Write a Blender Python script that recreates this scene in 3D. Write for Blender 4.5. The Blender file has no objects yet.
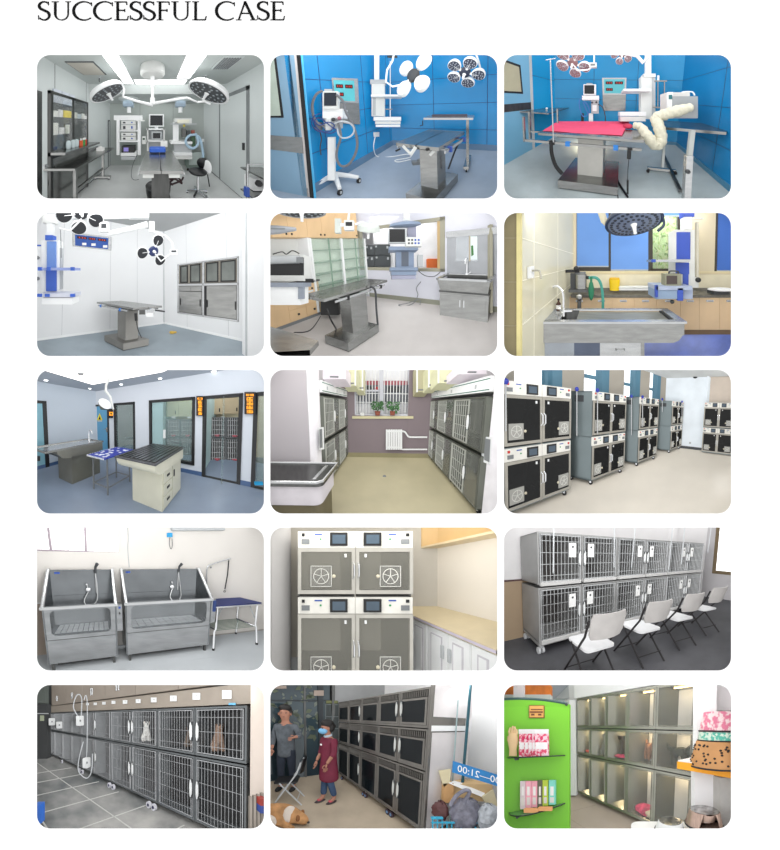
import bpy, bmesh, math, random
from mathutils import Vector, Matrix
PI = math.pi
R = math.radians
SC = bpy.context.scene
COL = SC.collection
SC.view_settings.view_transform = 'Standard'
SC.view_settings.look = 'None'
SC.view_settings.gamma = 1
SC.view_settings.exposure = 0
DEPTH = 2.0            # depth of every shadow box behind the page, in metres
K = 233 / 780 * 0.01   # metres on the page per measuring unit of a picture
COLS = [34, 267, 501]
ROWS = [52, 210, 367, 525, 682]

# ------------------------------------------------------------------ materials
def lin(c):
    if isinstance(c, str):
        c = [int(c[i:i+2], 16) / 255 for i in (0, 2, 4)]
    return [x / 12.92 if x <= 0.04045 else ((x + 0.055) / 1.055) ** 2.4 for x in c]
_mats = {}
def mat(name, col, rough=0.5, metal=0.0, var=0.06, scale=6.0, stretch=(1, 1, 1), col2=None, bump=0.0, emit=0.0, spec=0.5, lohi=(0.35, 0.65)):
    if name in _mats: return _mats[name]
    m = bpy.data.materials.new(name); m.use_nodes = True
    nt = m.node_tree; N = nt.nodes; L = nt.links
    b = N['Principled BSDF']
    b.inputs['Roughness'].default_value = rough
    b.inputs['Metallic'].default_value = metal
    b.inputs['Specular IOR Level'].default_value = spec
    c = lin(col)
    tc = N.new('ShaderNodeTexCoord'); mp = N.new('ShaderNodeMapping')
    mp.inputs['Scale'].default_value = stretch
    nz = N.new('ShaderNodeTexNoise'); nz.inputs['Scale'].default_value = scale
    nz.inputs['Detail'].default_value = 4
    L.new(tc.outputs['Object'], mp.inputs['Vector']); L.new(mp.outputs['Vector'], nz.inputs['Vector'])
    cr = N.new('ShaderNodeValToRGB')
    cr.color_ramp.elements[0].position = lohi[0]; cr.color_ramp.elements[1].position = lohi[1]
    if col2 is None:
        a = [x * (1 - var) for x in c]; d = [min(1, x * (1 + var)) for x in c]
    else:
        a = c; d = lin(col2)
    cr.color_ramp.elements[0].color = (*a, 1); cr.color_ramp.elements[1].color = (*d, 1)
    L.new(nz.outputs['Fac'], cr.inputs['Fac']); L.new(cr.outputs['Color'], b.inputs['Base Color'])
    if bump:
        bp = N.new('ShaderNodeBump'); bp.inputs['Strength'].default_value = bump; bp.inputs['Distance'].default_value = 0.01
        L.new(nz.outputs['Fac'], bp.inputs['Height']); L.new(bp.outputs['Normal'], b.inputs['Normal'])
    if emit:
        b.inputs['Emission Color'].default_value = (*c, 1); b.inputs['Emission Strength'].default_value = emit
    _mats[name] = m
    return m
def glass(name, tint='ffffff', opac=0.12, gloss=0.25, rough=0.03):
    if name in _mats: return _mats[name]
    m = bpy.data.materials.new(name); m.use_nodes = True
    nt = m.node_tree; N = nt.nodes; L = nt.links
    for n in list(N): N.remove(n)
    out = N.new('ShaderNodeOutputMaterial')
    tr = N.new('ShaderNodeBsdfTransparent'); df = N.new('ShaderNodeBsdfDiffuse'); gl = N.new('ShaderNodeBsdfGlossy')
    df.inputs['Color'].default_value = (*lin(tint), 1); gl.inputs['Roughness'].default_value = rough
    m1 = N.new('ShaderNodeMixShader'); m2 = N.new('ShaderNodeMixShader')
    fr = N.new('ShaderNodeFresnel'); mu = N.new('ShaderNodeMath'); mu.operation = 'MULTIPLY'; mu.inputs[1].default_value = gloss * 4; mu.use_clamp = True
    m1.inputs['Fac'].default_value = opac
    L.new(tr.outputs[0], m1.inputs[1]); L.new(df.outputs[0], m1.inputs[2])
    L.new(fr.outputs[0], mu.inputs[0]); L.new(mu.outputs[0], m2.inputs['Fac'])
    L.new(m1.outputs[0], m2.inputs[1]); L.new(gl.outputs[0], m2.inputs[2]); L.new(m2.outputs[0], out.inputs[0])
    _mats[name] = m
    return m
def glow(name, col, s=1.0):
    return mat(name, col, emit=s, var=0.0)
STEEL = mat('brushed_steel', '9c9d9b', 0.24, 0.95, 0.09, 6, (1, 1, 5))
STEELB = mat('bright_steel', 'bfc1c2', 0.24, 0.8, 0.05, 6, (1, 1, 5))
STEELD = mat('dull_steel', '5e5f5e', 0.28, 0.95, 0.12, 6, (5, 1, 1))
CHROME = mat('chrome', 'e2e4e6', 0.12, 0.95, 0.02)
WHITE = mat('white_enamel', 'eceeee', 0.35, 0, 0.02)
OFFW = mat('off_white_plastic', 'd9dbd8', 0.4, 0, 0.03)
LGREY = mat('light_grey_plastic', 'b4b8ba', 0.45, 0, 0.03)
GREY = mat('grey_plastic', '7c8082', 0.5, 0, 0.04)
DGREY = mat('dark_grey_plastic', '3a3d40', 0.45, 0, 0.05)
BLACK = mat('black_plastic', '141517', 0.35, 0, 0.05)
RUBBER = mat('black_rubber', '1c1c1e', 0.7, 0, 0.05)
BLUEP = mat('blue_plastic', '2b50a8', 0.4, 0, 0.05)
SCREEN = mat('dark_screen', '10151c', 0.12, 0, 0.05)
PAPER = mat('white_paper', 'f2f2f0', 0.7, 0, 0.02)
REDLED = glow('red_digits', 'ff2a10', 2.0)
CLEAR = glass('clear_glass', 'e8f4f0', 0.03, 0.08)
TUBING = glass('clear_tubing', 'dfe6ea', 0.55, 0.3)

# ------------------------------------------------------------------ geometry
def V(*a): return Vector(a[0] if len(a) == 1 else a)
class G:
    """collects solids in metres; becomes ONE mesh"""
    def __init__(s): s.v = []; s.f = []; s.m = []; s.mi = 0; s.X = None
    def use(s, i): s.mi = i; return s
    def add(s, vs, fs):
        n = len(s.v)
        if s.X is not None: vs = [s.X @ V(p) for p in vs]
        s.v += [tuple(p) for p in vs]; s.f += [tuple(n + i for i in f) for f in fs]; s.m += [s.mi] * len(fs)
        return s
    def b(s, x0, x1, y0, y1, z0, z1):
        if x0 > x1: x0, x1 = x1, x0
        if y0 > y1: y0, y1 = y1, y0
        if z0 > z1: z0, z1 = z1, z0
        vs = [(x, y, z) for x in (x0, x1) for y in (y0, y1) for z in (z0, z1)]
        return s.add(vs, [(0, 1, 3, 2), (4, 6, 7, 5), (0, 4, 5, 1), (2, 3, 7, 6), (0, 2, 6, 4), (1, 5, 7, 3)])
    def c(s, x, y, z, sx, sy, sz): return s.b(x - sx/2, x + sx/2, y - sy/2, y + sy/2, z - sz/2, z + sz/2)
    def rb(s, x0, x1, y0, y1, z0, z1, r=0.02, ax='z', n=3):
        """box with rounded upright corners (axis ax)"""
        if ax == 'z': a0, a1, c0, c1, d0, d1 = x0, x1, y0, y1, z0, z1
        elif ax == 'y': a0, a1, c0, c1, d0, d1 = x0, x1, z0, z1, y0, y1
        else: a0, a1, c0, c1, d0, d1 = y0, y1, z0, z1, x0, x1
        pts = []
        for (cx, cy, st) in ((a1-r, c1-r, 0), (a0+r, c1-r, 1), (a0+r, c0+r, 2), (a1-r, c0+r, 3)):
            for k in range(n + 1):
                t = (st + k / n) * PI / 2; pts.append((cx + r*math.cos(t), cy + r*math.sin(t)))
        return s.prism(pts, d0, d1, ax)
    def prism(s, pts, d0, d1, ax='z'):
        def P(p, d):
            return (p[0], p[1], d) if ax == 'z' else (p[0], d, p[1]) if ax == 'y' else (d, p[0], p[1])
        n = len(pts); vs = [P(p, d0) for p in pts] + [P(p, d1) for p in pts]
        fs = [tuple(range(n))[::-1], tuple(range(n, 2*n))] + [(i, (i+1) % n, n + (i+1) % n, n + i) for i in range(n)]
        return s.add(vs, fs)
    def quad(s, a, b, c, d): return s.add([a, b, c, d], [(0, 1, 2, 3)])
    def tube(s, pts, r, n=8, close=False, r1=None):
        pts = [V(p) for p in pts]
        if close: pts = pts + [pts[0]]
        vs = []; fs = []; m = len(pts); prev = None
        for i, p in enumerate(pts):
            t = (pts[min(i+1, m-1)] - pts[max(i-1, 0)])
            if close and i in (0, m-1): t = pts[1] - pts[-2]
            t = t.normalized() if t.length > 1e-9 else V(0, 0, 1)
            if prev is None:
                a = t.cross(V(0, 0, 1)) if abs(t.z) < 0.9 else t.cross(V(1, 0, 0))
            else: a = prev - t * prev.dot(t)
            a.normalize(); prev = a; bb = t.cross(a)
            rr = r if r1 is None else r + (r1 - r) * i / (m - 1)
            if isinstance(r, (list, tuple)): rr = r[i]
            for k in range(n):
                an = 2 * PI * k / n; vs.append(p + a * (rr*math.cos(an)) + bb * (rr*math.sin(an)))
        for i in range(m - 1):
            for k in range(n):
                fs.append((i*n + k, i*n + (k+1) % n, (i+1)*n + (k+1) % n, (i+1)*n + k))
        if not close:
            fs += [tuple(range(n))[::-1], tuple(range((m-1)*n, m*n))]
        return s.add(vs, fs)
    def cy(s, p, q, r, r1=None, n=14): return s.tube([p, q], r, n, r1=r1)
    def curve(s, pts, r, n=6, sub=6):
        return s.tube(smooth(pts, sub), r, n)
    def lathe(s, prof, o=(0, 0, 0), ax=(0, 0, 1), n=20):
        """prof: (radius, height) pairs turned about ax through o"""
        ax = V(ax).normalized(); a = ax.cross(V(0, 0, 1)) if abs(ax.z) < 0.9 else V(1, 0, 0)
        a = (a - ax * a.dot(ax)).normalized(); bb = ax.cross(a); o = V(o); vs = []; fs = []
        for (r, h) in prof:
            for k in range(n):
                t = 2 * PI * k / n; vs.append(o + ax*h + a*(r*math.cos(t)) + bb*(r*math.sin(t)))
        for i in range(len(prof) - 1):
            for k in range(n): fs.append((i*n+k, i*n+(k+1) % n, (i+1)*n+(k+1) % n, (i+1)*n+k))
        fs += [tuple(range(n))[::-1], tuple(range((len(prof)-1)*n, len(prof)*n))]
        return s.add(vs, fs)
    def ell(s, c, r, n=12, m=8):
        if not isinstance(r, (tuple, list)): r = (r, r, r)
        vs = []; fs = []
        for i in range(m + 1):
            ph = PI * i / m
            for k in range(n):
                t = 2*PI*k/n; rr = max(1e-4, math.sin(ph))
                vs.append((c[0] + r[0]*rr*math.cos(t), c[1] + r[1]*rr*math.sin(t), c[2] - r[2]*math.cos(ph)))
        for i in range(m):
            for k in range(n): fs.append((i*n+k, i*n+(k+1) % n, (i+1)*n+(k+1) % n, (i+1)*n+k))
        fs += [tuple(range(n))[::-1], tuple(range(m*n, (m+1)*n))]
        return s.add(vs, fs)
    def ring(s, c, r, th, ax=(0, 0, 1), n=24, k=6):
        ax = V(ax).normalized(); a = ax.cross(V(0, 0, 1)) if abs(ax.z) < 0.9 else V(1, 0, 0); a.normalize(); bb = ax.cross(a)
        return s.tube([V(c) + a*(r*math.cos(2*PI*i/n)) + bb*(r*math.sin(2*PI*i/n)) for i in range(n)], th, k, close=True)
    def bar(s, p, q, w, h=None):
        """rectangular bar from p to q"""
        p = V(p); q = V(q); h = h or w; t = (q-p).normalized()
        a = t.cross(V(0, 0, 1)) if abs(t.z) < 0.95 else V(1, 0, 0); a.normalize(); bb = a.cross(t)
        vs = [o + a*(i*w/2) + bb*(j*h/2) for o in (p, q) for (i, j) in ((-1, -1), (1, -1), (1, 1), (-1, 1))]
        return s.add(vs, [(3, 2, 1, 0), (4, 5, 6, 7), (0, 1, 5, 4), (1, 2, 6, 5), (2, 3, 7, 6), (3, 0, 4, 7)])
    def at(s, x, y, z, rz=0, rx=0, ry=0, sc=1):
        s.X = Matrix.Translation((x, y, z)) @ Matrix.Rotation(rz, 4, 'Z') @ Matrix.Rotation(ry, 4, 'Y') @ Matrix.Rotation(rx, 4, 'X') @ Matrix.Scale(sc, 4)
        return s
    def loc(s): s.X = None; return s
def smooth(pts, sub=6):
    pts = [V(p) for p in pts]; out = []
    for i in range(len(pts) - 1):
        p0 = pts[max(i-1, 0)]; p1 = pts[i]; p2 = pts[i+1]; p3 = pts[min(i+2, len(pts)-1)]
        for k in range(sub):
            t = k / sub
            out.append(0.5 * ((2*p1) + (p2-p0)*t + (2*p0-5*p1+4*p2-p3)*t*t + (3*p1-p0-3*p2+p3)*t**3))
    return out + [pts[-1]]
def skin(chains, sub=2):
    """one continuous surface grown on a skeleton. chains: lists of (x,y,z,r) ; a chain may start on a point already given"""
    me = bpy.data.meshes.new('tmp'); bm = bmesh.new(); vs = {}; rad = []
    for ch in chains:
        pr = None
        for (x, y, z, *r) in ch:
            key = (round(x, 3), round(y, 3), round(z, 3))
            if key not in vs:
                vs[key] = bm.verts.new((x, y, z)); rad.append(r if len(r) > 1 else (r[0], r[0]))
            if pr is not None and pr is not vs[key]: bm.edges.new((pr, vs[key]))
            pr = vs[key]
    bm.to_mesh(me); bm.free()
    o = bpy.data.objects.new('tmp', me); COL.objects.link(o)
    md = o.modifiers.new('s', 'SKIN'); md.use_smooth_shade = True
    for i, rr in enumerate(rad):
        me.skin_vertices[0].data[i].radius = rr
        me.skin_vertices[0].data[i].use_root = (i == 0)
    sb = o.modifiers.new('u', 'SUBSURF'); sb.levels = sub
    dg = bpy.context.evaluated_depsgraph_get(); ev = o.evaluated_get(dg); em = ev.to_mesh()
    g = G(); g.add([tuple(v.co) for v in em.vertices], [tuple(p.vertices) for p in em.polygons])
    ev.to_mesh_clear(); bpy.data.objects.remove(o); bpy.data.meshes.remove(me)
    return g
def text(body, size=1.0, th=0.01, mirror=False):
    """raised lettering standing in the xz plane, facing -y, centred"""
    cu = bpy.data.curves.new('t', 'FONT'); cu.body = body; cu.size = size; cu.align_x = 'CENTER'; cu.align_y = 'CENTER'; cu.resolution_u = 3
    cu.extrude = th
    o = bpy.data.objects.new('t', cu); COL.objects.link(o)
    dg = bpy.context.evaluated_depsgraph_get(); ev = o.evaluated_get(dg); em = ev.to_mesh()
    k = -1 if mirror else 1
    g = G(); g.add([(k*v.co.x, -v.co.z, v.co.y) for v in em.vertices], [tuple(p.vertices)[::k] for p in em.polygons])
    ev.to_mesh_clear(); bpy.data.objects.remove(o); bpy.data.curves.remove(cu)
    return g

# ------------------------------------------------------------------ one picture = one shadow box
C = None
class Cell:
    def __init__(s, i, f, u0, vh, h, yaw=0, pitch=0, roll=0, zn=1.0):
        """f: focal length, u0/vh: principal point and horizon in picture units; h: eye height; yaw: eye turned left (deg)"""
        global C
        C = s; s.i = i; s.ox = COLS[i % 3]; s.oy = ROWS[i // 3]
        s.f = f; s.u0 = u0; s.vh = vh; s.h = h; s.zn = zn
        s.W = (Matrix.Rotation(R(roll), 4, 'Y') @ Matrix.Rotation(R(pitch), 4, 'X') @ Matrix.Rotation(-R(yaw), 4, 'Z') @ Matrix.Translation((0, 0, -h)))
        s.Wi = s.W.inverted(); s.fr = [Matrix()]; s.par = [None]
        s.lim = (0.5, 779.5, -12, 511)
    def ray(s, u, v):
        d = V((u - s.u0) / s.f, 1, (s.vh - v) / s.f)
        o = s.Wi @ V(0, 0, 0); return o, (s.Wi @ d) - o
    def fl(s, u, v, z=0):
        o, d = s.ray(u, v); t = (z - o.z) / d.z; return s.F.inverted() @ (o + d*t)
    def wy(s, u, v, y):
        o, d = s.ray(u, v); t = (y - o.y) / d.y; return s.F.inverted() @ (o + d*t)
    def wx(s, u, v, x):
        o, d = s.ray(u, v); t = (x - o.x) / d.x; return s.F.inverted() @ (o + d*t)
    def dz(s, u, v, Z):
        o, d = s.ray(u, v); return s.F.inverted() @ (o + d*Z)
    def cam(s, p): return s.W @ V(p)
    def out(s, c):
        y = max(c.y, s.zn * 0.98)
        u = s.u0 + s.f * c.x / y; v = s.vh - s.f * c.z / y
        return V((s.ox - 390) / 100 + K*u, DEPTH * (1 - s.zn / y), (425 - s.oy) / 100 - K*v)
    def mp(s, p): return s.out(s.W @ V(p))
    @property
    def F(s): return s.fr[-1]
def place(name, g, mats, parent=None, sharp=38):
    """clip to the shadow box, carve into its depth and link as one mesh object"""
    mats = mats if isinstance(mats, (list, tuple)) else [mats]
    if not g.v: return None
    M4 = C.W @ C.F
    cs = [M4 @ V(p) for p in g.v]
    bm = bmesh.new(); vv = [bm.verts.new(p) for p in cs]
    for f, mi in zip(g.f, g.m):
        try: fc = bm.faces.new([vv[i] for i in f]); fc.material_index = mi; fc.smooth = True
        except ValueError: pass
    bm.normal_update()
    for e in bm.edges:
        if len(e.link_faces) == 2 and e.calc_face_angle(0) < R(sharp): e.smooth = True
        else: e.smooth = False
    u0, u1, v0, v1 = C.lim
    pl = [(V(0, 1, 0), C.zn), (V(1, -(u0-C.u0)/C.f, 0), 0), (V(-1, (u1-C.u0)/C.f, 0), 0),
          (V(0, (C.vh-v0)/C.f, -1), 0), (V(0, -(C.vh-v1)/C.f, 1), 0)]
    for n, d in pl:
        n2 = n.normalized(); dd = d / n.length
        if any(v.co.dot(n2) < dd - 1e-7 for v in bm.verts):
            if all(v.co.dot(n2) < dd for v in bm.verts): bm.free(); return None
            bmesh.ops.bisect_plane(bm, geom=bm.verts[:] + bm.edges[:] + bm.faces[:], dist=1e-6, plane_co=n2*dd, plane_no=n2, clear_inner=True)
    if not bm.faces: bm.free(); return None
    off = parent.location.copy() if parent is not None else None
    q = parent
    while q is not None and q.parent is not None: q = q.parent; off += q.location
    for v in bm.verts: v.co = C.out(v.co)
    if off is None:
        n = len(bm.verts); off = sum((v.co for v in bm.verts), V(0, 0, 0)) / n; off.z = min(v.co.z for v in bm.verts)
    for v in bm.verts: v.co -= off
    me = bpy.data.meshes.new(name); bm.to_mesh(me); bm.free()
    for m in mats: me.materials.append(m)
    o = bpy.data.objects.new(name, me); COL.objects.link(o)
    if parent is None: o.location = off
    else: o.parent = parent
    return o
def tag(o, label=None, cat=None, group=None, kind=None):
    if o is None: return o
    if label: o['label'] = label
    if cat: o['category'] = cat
    if group: o['group'] = group
    if kind: o['kind'] = kind
    return o
class thing:
    """an Empty at the base of a thing; with-block: its local frame"""
    def __init__(s, name, label, cat, loc=(0, 0, 0), rz=0, group=None, kind=None):
        loc = V(loc) if len(loc) == 3 else V(loc[0], loc[1], 0)
        s.m = C.F @ Matrix.Translation(loc) @ Matrix.Rotation(rz, 4, 'Z')
        e = bpy.data.objects.new(name, None); COL.objects.link(e); e.empty_display_size = 0.05
        e.location = C.mp(s.m.translation); tag(e, label, cat, group, kind); s.e = e
    def __enter__(s): C.fr.append(s.m); C.par.append(s.e); return s.e
    def __exit__(s, *a):
        C.fr.pop(); C.par.pop()
        if not s.e.children: bpy.data.objects.remove(s.e)
class frame:
    def __init__(s, loc, rz=0): s.m = C.F @ Matrix.Translation(V(loc) if len(loc) == 3 else V(loc[0], loc[1], 0)) @ Matrix.Rotation(rz, 4, 'Z')
    def __enter__(s): C.fr.append(s.m)
    def __exit__(s, *a): C.fr.pop()
def P(name, g, mats, parent=None, label=None, sharp=38, kind=None):
    """a part of the thing being built (or of parent); if parent itself fell outside the box, of the thing"""
    o = place(name, g, mats, parent if parent is not None else C.par[-1], sharp)
    return tag(o, label, kind=kind)
def solo(name, label, cat, g, mats, group=None, kind=None, sharp=38):
    return tag(place(name, g, mats, None, sharp), label, cat, group, kind)
def S(name, g, mats, parent=None):
    """setting"""
    o = place(name, g, mats, parent)
    if parent is None: tag(o, kind='structure')
    return o
def light(p, power, size=0.3, size_y=None, d=(0, 0, -1), col=(1, 1, 1), name='ceiling_or_fill_light', shape='RECTANGLE'):  # default name covers seen ceiling panels and added fill lamps
    """a lamp at room point p (or a page point if a tuple of 4), shining along page direction d"""
    L = bpy.data.lights.new(name, 'AREA'); L.shape = shape; L.size = size; L.size_y = size_y or size; L.energy = power; L.color = col
    o = bpy.data.objects.new(name, L); COL.objects.link(o)
    o.location = C.mp(C.F @ V(p)) if len(p) == 3 else V(p[:3])
    o.location.z = min(o.location.z, (425 - C.oy) / 100 + K*4)
    o.rotation_euler = V(d).to_track_quat('-Z', 'Y').to_euler()
    return o
def top_fill_light(power, depth=1.5, y=0.9, col=(1, 1, 1), back=0.35, w=2.0):
    """added fill lamps in the roof of the shadow box, unseen above the opening"""
    X = (C.ox - 390) / 100 + K*390; Z = (425 - C.oy) / 100 - K*(-4)
    light((X, .22, Z, 0), power*.45, w, .09, (0, .7, -1), col)  # front strip of the added fill, hidden by the page edge
    return light((X, y, Z, 0), power*.8, w, depth, (0, 0, -1), col)

SC.world = bpy.data.worlds.new('world'); SC.world.use_nodes = True
bg = SC.world.node_tree.nodes['Background']; bg.inputs[0].default_value = (1, 1, 1, 1); bg.inputs[1].default_value = 1.2
cam = bpy.data.objects.new('camera', bpy.data.cameras.new('camera')); COL.objects.link(cam); SC.camera = cam
cam.data.type = 'ORTHO'; cam.data.ortho_scale = 8.5; cam.location = (0, -12, 0); cam.rotation_euler = (PI/2, 0, 0); cam.data.clip_end = 60
# ------------------------------------------------------------------ helpers shared by the rooms
def pb(g, u0, v0, u1, v1, Z, d):
    """box facing the eye: picture rectangle u0 v0 u1 v1 at distance Z, d deep"""
    f = C.F.inverted().to_3x3() @ (C.Wi.to_3x3() @ V(0, 1, 0))
    q = [C.dz(u0, v1, Z), C.dz(u1, v1, Z), C.dz(u1, v0, Z), C.dz(u0, v0, Z)]
    return g.add(q + [p + f*d for p in q], [(0, 1, 2, 3), (7, 6, 5, 4), (0, 4, 5, 1), (1, 5, 6, 2), (2, 6, 7, 3), (3, 7, 4, 0)])
def PB(u0, v0, u1, v1, Z, d): return pb(G(), u0, v0, u1, v1, Z, d)
def pts(*a, Z=None):
    """picture points to room points: (u, v) at distance Z or (u, v, Z)"""
    return [C.dz(p[0], p[1], p[2] if len(p) > 2 else Z) for p in a]
def lines(g, mi, axis, at, a, b, c0, c1, w=0.006, t=0.004):
    """joint lines on a wall"""
    return g
def castors(spots, r=0.035, z=0.0, tyre=None, name='castor', lab=None):
    for (x, y) in spots:
        g = G().cy((x - 0.012, y, z + r), (x + 0.012, y, z + r), r, n=12)
        g.use(1).b(x - 0.018, x + 0.018, y - 0.02, y + 0.02, z + r, z + 2.1*r)
        P(name, g, [tyre or RUBBER, CHROME], label=lab)
def ctube(name, label, cat, p, r, m, group=None, n=6, sub=6):
    return solo(name, label, cat, G().curve(p, r, n, sub), m, group)
def grid(g, x0, x1, z0, z1, y, nx, nz, r=0.003, frame_r=None):
    """welded wire panel standing in a plane y"""
    for i in range(nx):
        x = x0 + (x1 - x0) * (i + 0.5) / nx; g.b(x - r, x + r, y - r, y + r, z0, z1)
    for j in range(nz):
        z = z0 + (z1 - z0) * (j + 0.5) / nz; g.b(x0, x1, y + r, y + 3*r, z - r, z + r)
    if frame_r:
        q = frame_r
        g.b(x0, x1, y-q, y+q, z0-q, z0+q).b(x0, x1, y-q, y+q, z1-q, z1+q).b(x0-q, x0+q, y-q, y+q, z0-q, z1+q).b(x1-q, x1+q, y-q, y+q, z0-q, z1+q)
    return g
def dome_lamp(label, p, n, Rd, group=None, shell=None, face=None, arm=None, holes=30, name='surgical_light', th=0.09, lensm=None):
    """round surgical light head: p centre, n the way it shines, Rd radius"""
    n = V(n).normalized(); p = V(p); shell = shell or WHITE; face = face or GREY
    with thing(name, label, 'surgical light', p, group=group):
        P('housing', G().lathe([(0.02, -th*1.3), (Rd*0.55, -th*1.2), (Rd*0.9, -th*0.75), (Rd, -0.01), (Rd, 0.015), (Rd*0.93, 0.02), (Rd*0.9, 0.0)], (0, 0, 0), n, 36), shell)
        a = n.cross(V(0, 0, 1)).normalized(); bb = n.cross(a)
        g = G().lathe([(0.01, 0.004), (Rd*0.9, 0.004), (Rd*0.9, 0.012), (0.01, 0.02)], (0, 0, 0), n, 36).use(1)
        for rr, cnt in ((0.78, holes // 2), (0.56, holes // 3), (0.34, holes // 5)):
            for k in range(cnt):
                t = 2*PI*k/cnt; q = (a*math.cos(t) + bb*math.sin(t)) * (Rd*rr)
                g.cy(q + n*0.018, q + n*0.026, Rd*0.055, n=8)
        P('lamp_face', g, [face, lensm or mat('dull_lens', '9aa2a6', .25)])
        P('handle', G().lathe([(0.045, 0.02), (0.03, 0.05), (0.02, 0.13), (0.024, 0.15), (0.005, 0.16)], (0, 0, 0), n, 12), WHITE)
        if arm: P('yoke', G().tube([V(q) - p for q in arm], 0.018, 8), WHITE)
def petal_lamp(label, p, n, Rd, petals=5, shell=None, face=None, group=None, rot=0.0, lens=True, hubm=None, arm=None, gap=1.0, elong=1.0):
    n = V(n).normalized(); p = V(p); a = n.cross(V(0, 0, 1)).normalized(); bb = n.cross(a)
    shell = shell or WHITE; face = face or DGREY
    with thing('surgical_light', label, 'surgical light', p, group=group):
        P('hub', G().lathe([(Rd*.1, -.07), (Rd*.27, -.05), (Rd*.3, 0), (Rd*.24, .03), (.02, .04)], (0, 0, 0), n, 20), hubm or face)
        for k in range(petals):
            t = rot + 2*PI*k/petals; d = a*math.cos(t) + bb*math.sin(t); e = n.cross(d)
            c = d * (Rd*0.66*gap); r0 = Rd*0.34
            def ringv(s, h): return [c + d*(math.cos(q)*r0*s*elong) + e*(math.sin(q)*r0*s*(1 - .12*math.cos(q)*-1)) + n*h for q in [2*PI*i/20 for i in range(20)]]
            g = G(); L4 = [(0.45, -.07), (0.85, -.055), (1.0, -.02), (1.0, 0.01), (0.9, 0.018)]
            vs = []; fs = []
            for s_, h in L4: vs += ringv(s_, h)
            for i in range(4):
                for j in range(20): fs.append((i*20+j, i*20+(j+1) % 20, (i+1)*20+(j+1) % 20, (i+1)*20+j))
            fs.append(tuple(range(20))[::-1]); g.add(vs, fs)
            g.tube([V(0, 0, 0), c], 0.025, 6)
            pt = P('petal', g, shell)
            f = G(); v2 = ringv(0.9, 0.014) + ringv(0.86, 0.022)
            f.add(v2, [(j, (j+1) % 20, 20+(j+1) % 20, 20+j) for j in range(20)] + [tuple(range(20, 40))])
            if lens:
                f.use(1)
                for rr, cn in ((0.0, 1), (0.38, 5), (0.66, 9)):
                    for q in range(cn):
                        w = 2*PI*q/cn; cc = c + (d*math.cos(w)*elong + e*math.sin(w)) * (r0*rr)
                        f.cy(cc + n*0.02, cc + n*0.03, r0*0.1, n=6)
            if pt: P('lens_panel', f, [face, mat('lamp_lens', 'a6acb6', 0.2)], parent=pt)
        P('handle', G().lathe([(0.035, 0.03), (0.022, 0.06), (0.02, 0.13), (0.005, 0.14)], (0, 0, 0), n, 10), WHITE)
        if arm: P('yoke', G().tube([V(q) - p for q in arm], 0.016, 8), WHITE)
def knob_handle(g, x, y, z, l=0.1, ver=True):
    if ver: g.b(x-.006, x+.006, y-.03, y-.018, z-l/2, z+l/2).b(x-.005, x+.005, y-.03, y, z-l/2, z-l/2+.012).b(x-.005, x+.005, y-.03, y, z+l/2-.012, z+l/2)
    else: g.b(x-l/2, x+l/2, y-.03, y-.018, z-.006, z+.006).b(x-l/2, x-l/2+.012, y-.03, y, z-.005, z+.005).b(x+l/2-.012, x+l/2, y-.03, y, z-.005, z+.005)
    return g
def top_plan(L, W, z0, z1, notch=0.0, r=0.03):
    return G().rb(-L/2, L/2, -W/2, W/2, z0, z1, r)

def pp(uv, ax, val, t):
    """outline taken on the plane ax=val, t thick (towards negative when t<0)"""
    q = [(C.wy(u, v, val) if ax == 'y' else C.wx(u, v, val) if ax == 'x' else C.fl(u, v, val)) for u, v in uv]
    n = len(q); d = V((t, 0, 0) if ax == 'x' else (0, t, 0) if ax == 'y' else (0, 0, t))
    d = C.F.inverted().to_3x3() @ d
    a = q; b = [p + d for p in q]
    g = G(); g.add(a + b, [tuple(range(n)), tuple(range(n, 2*n))[::-1]] + [(i, n+i, n+(i+1) % n, (i+1) % n) for i in range(n)])
    return g
def join(*gs):
    """one mesh, one material slot per solid given"""
    o = G()
    for i, g in enumerate(gs):
        n = len(o.v); o.v += g.v; o.f += [tuple(n + k for k in f) for f in g.f]; o.m += [i] * len(g.f)
    return o
def rect(u0, v0, u1, v1): return [(u0, v0), (u1, v0), (u1, v1), (u0, v1)]
def orient(o, ax, g):
    return g
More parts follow.
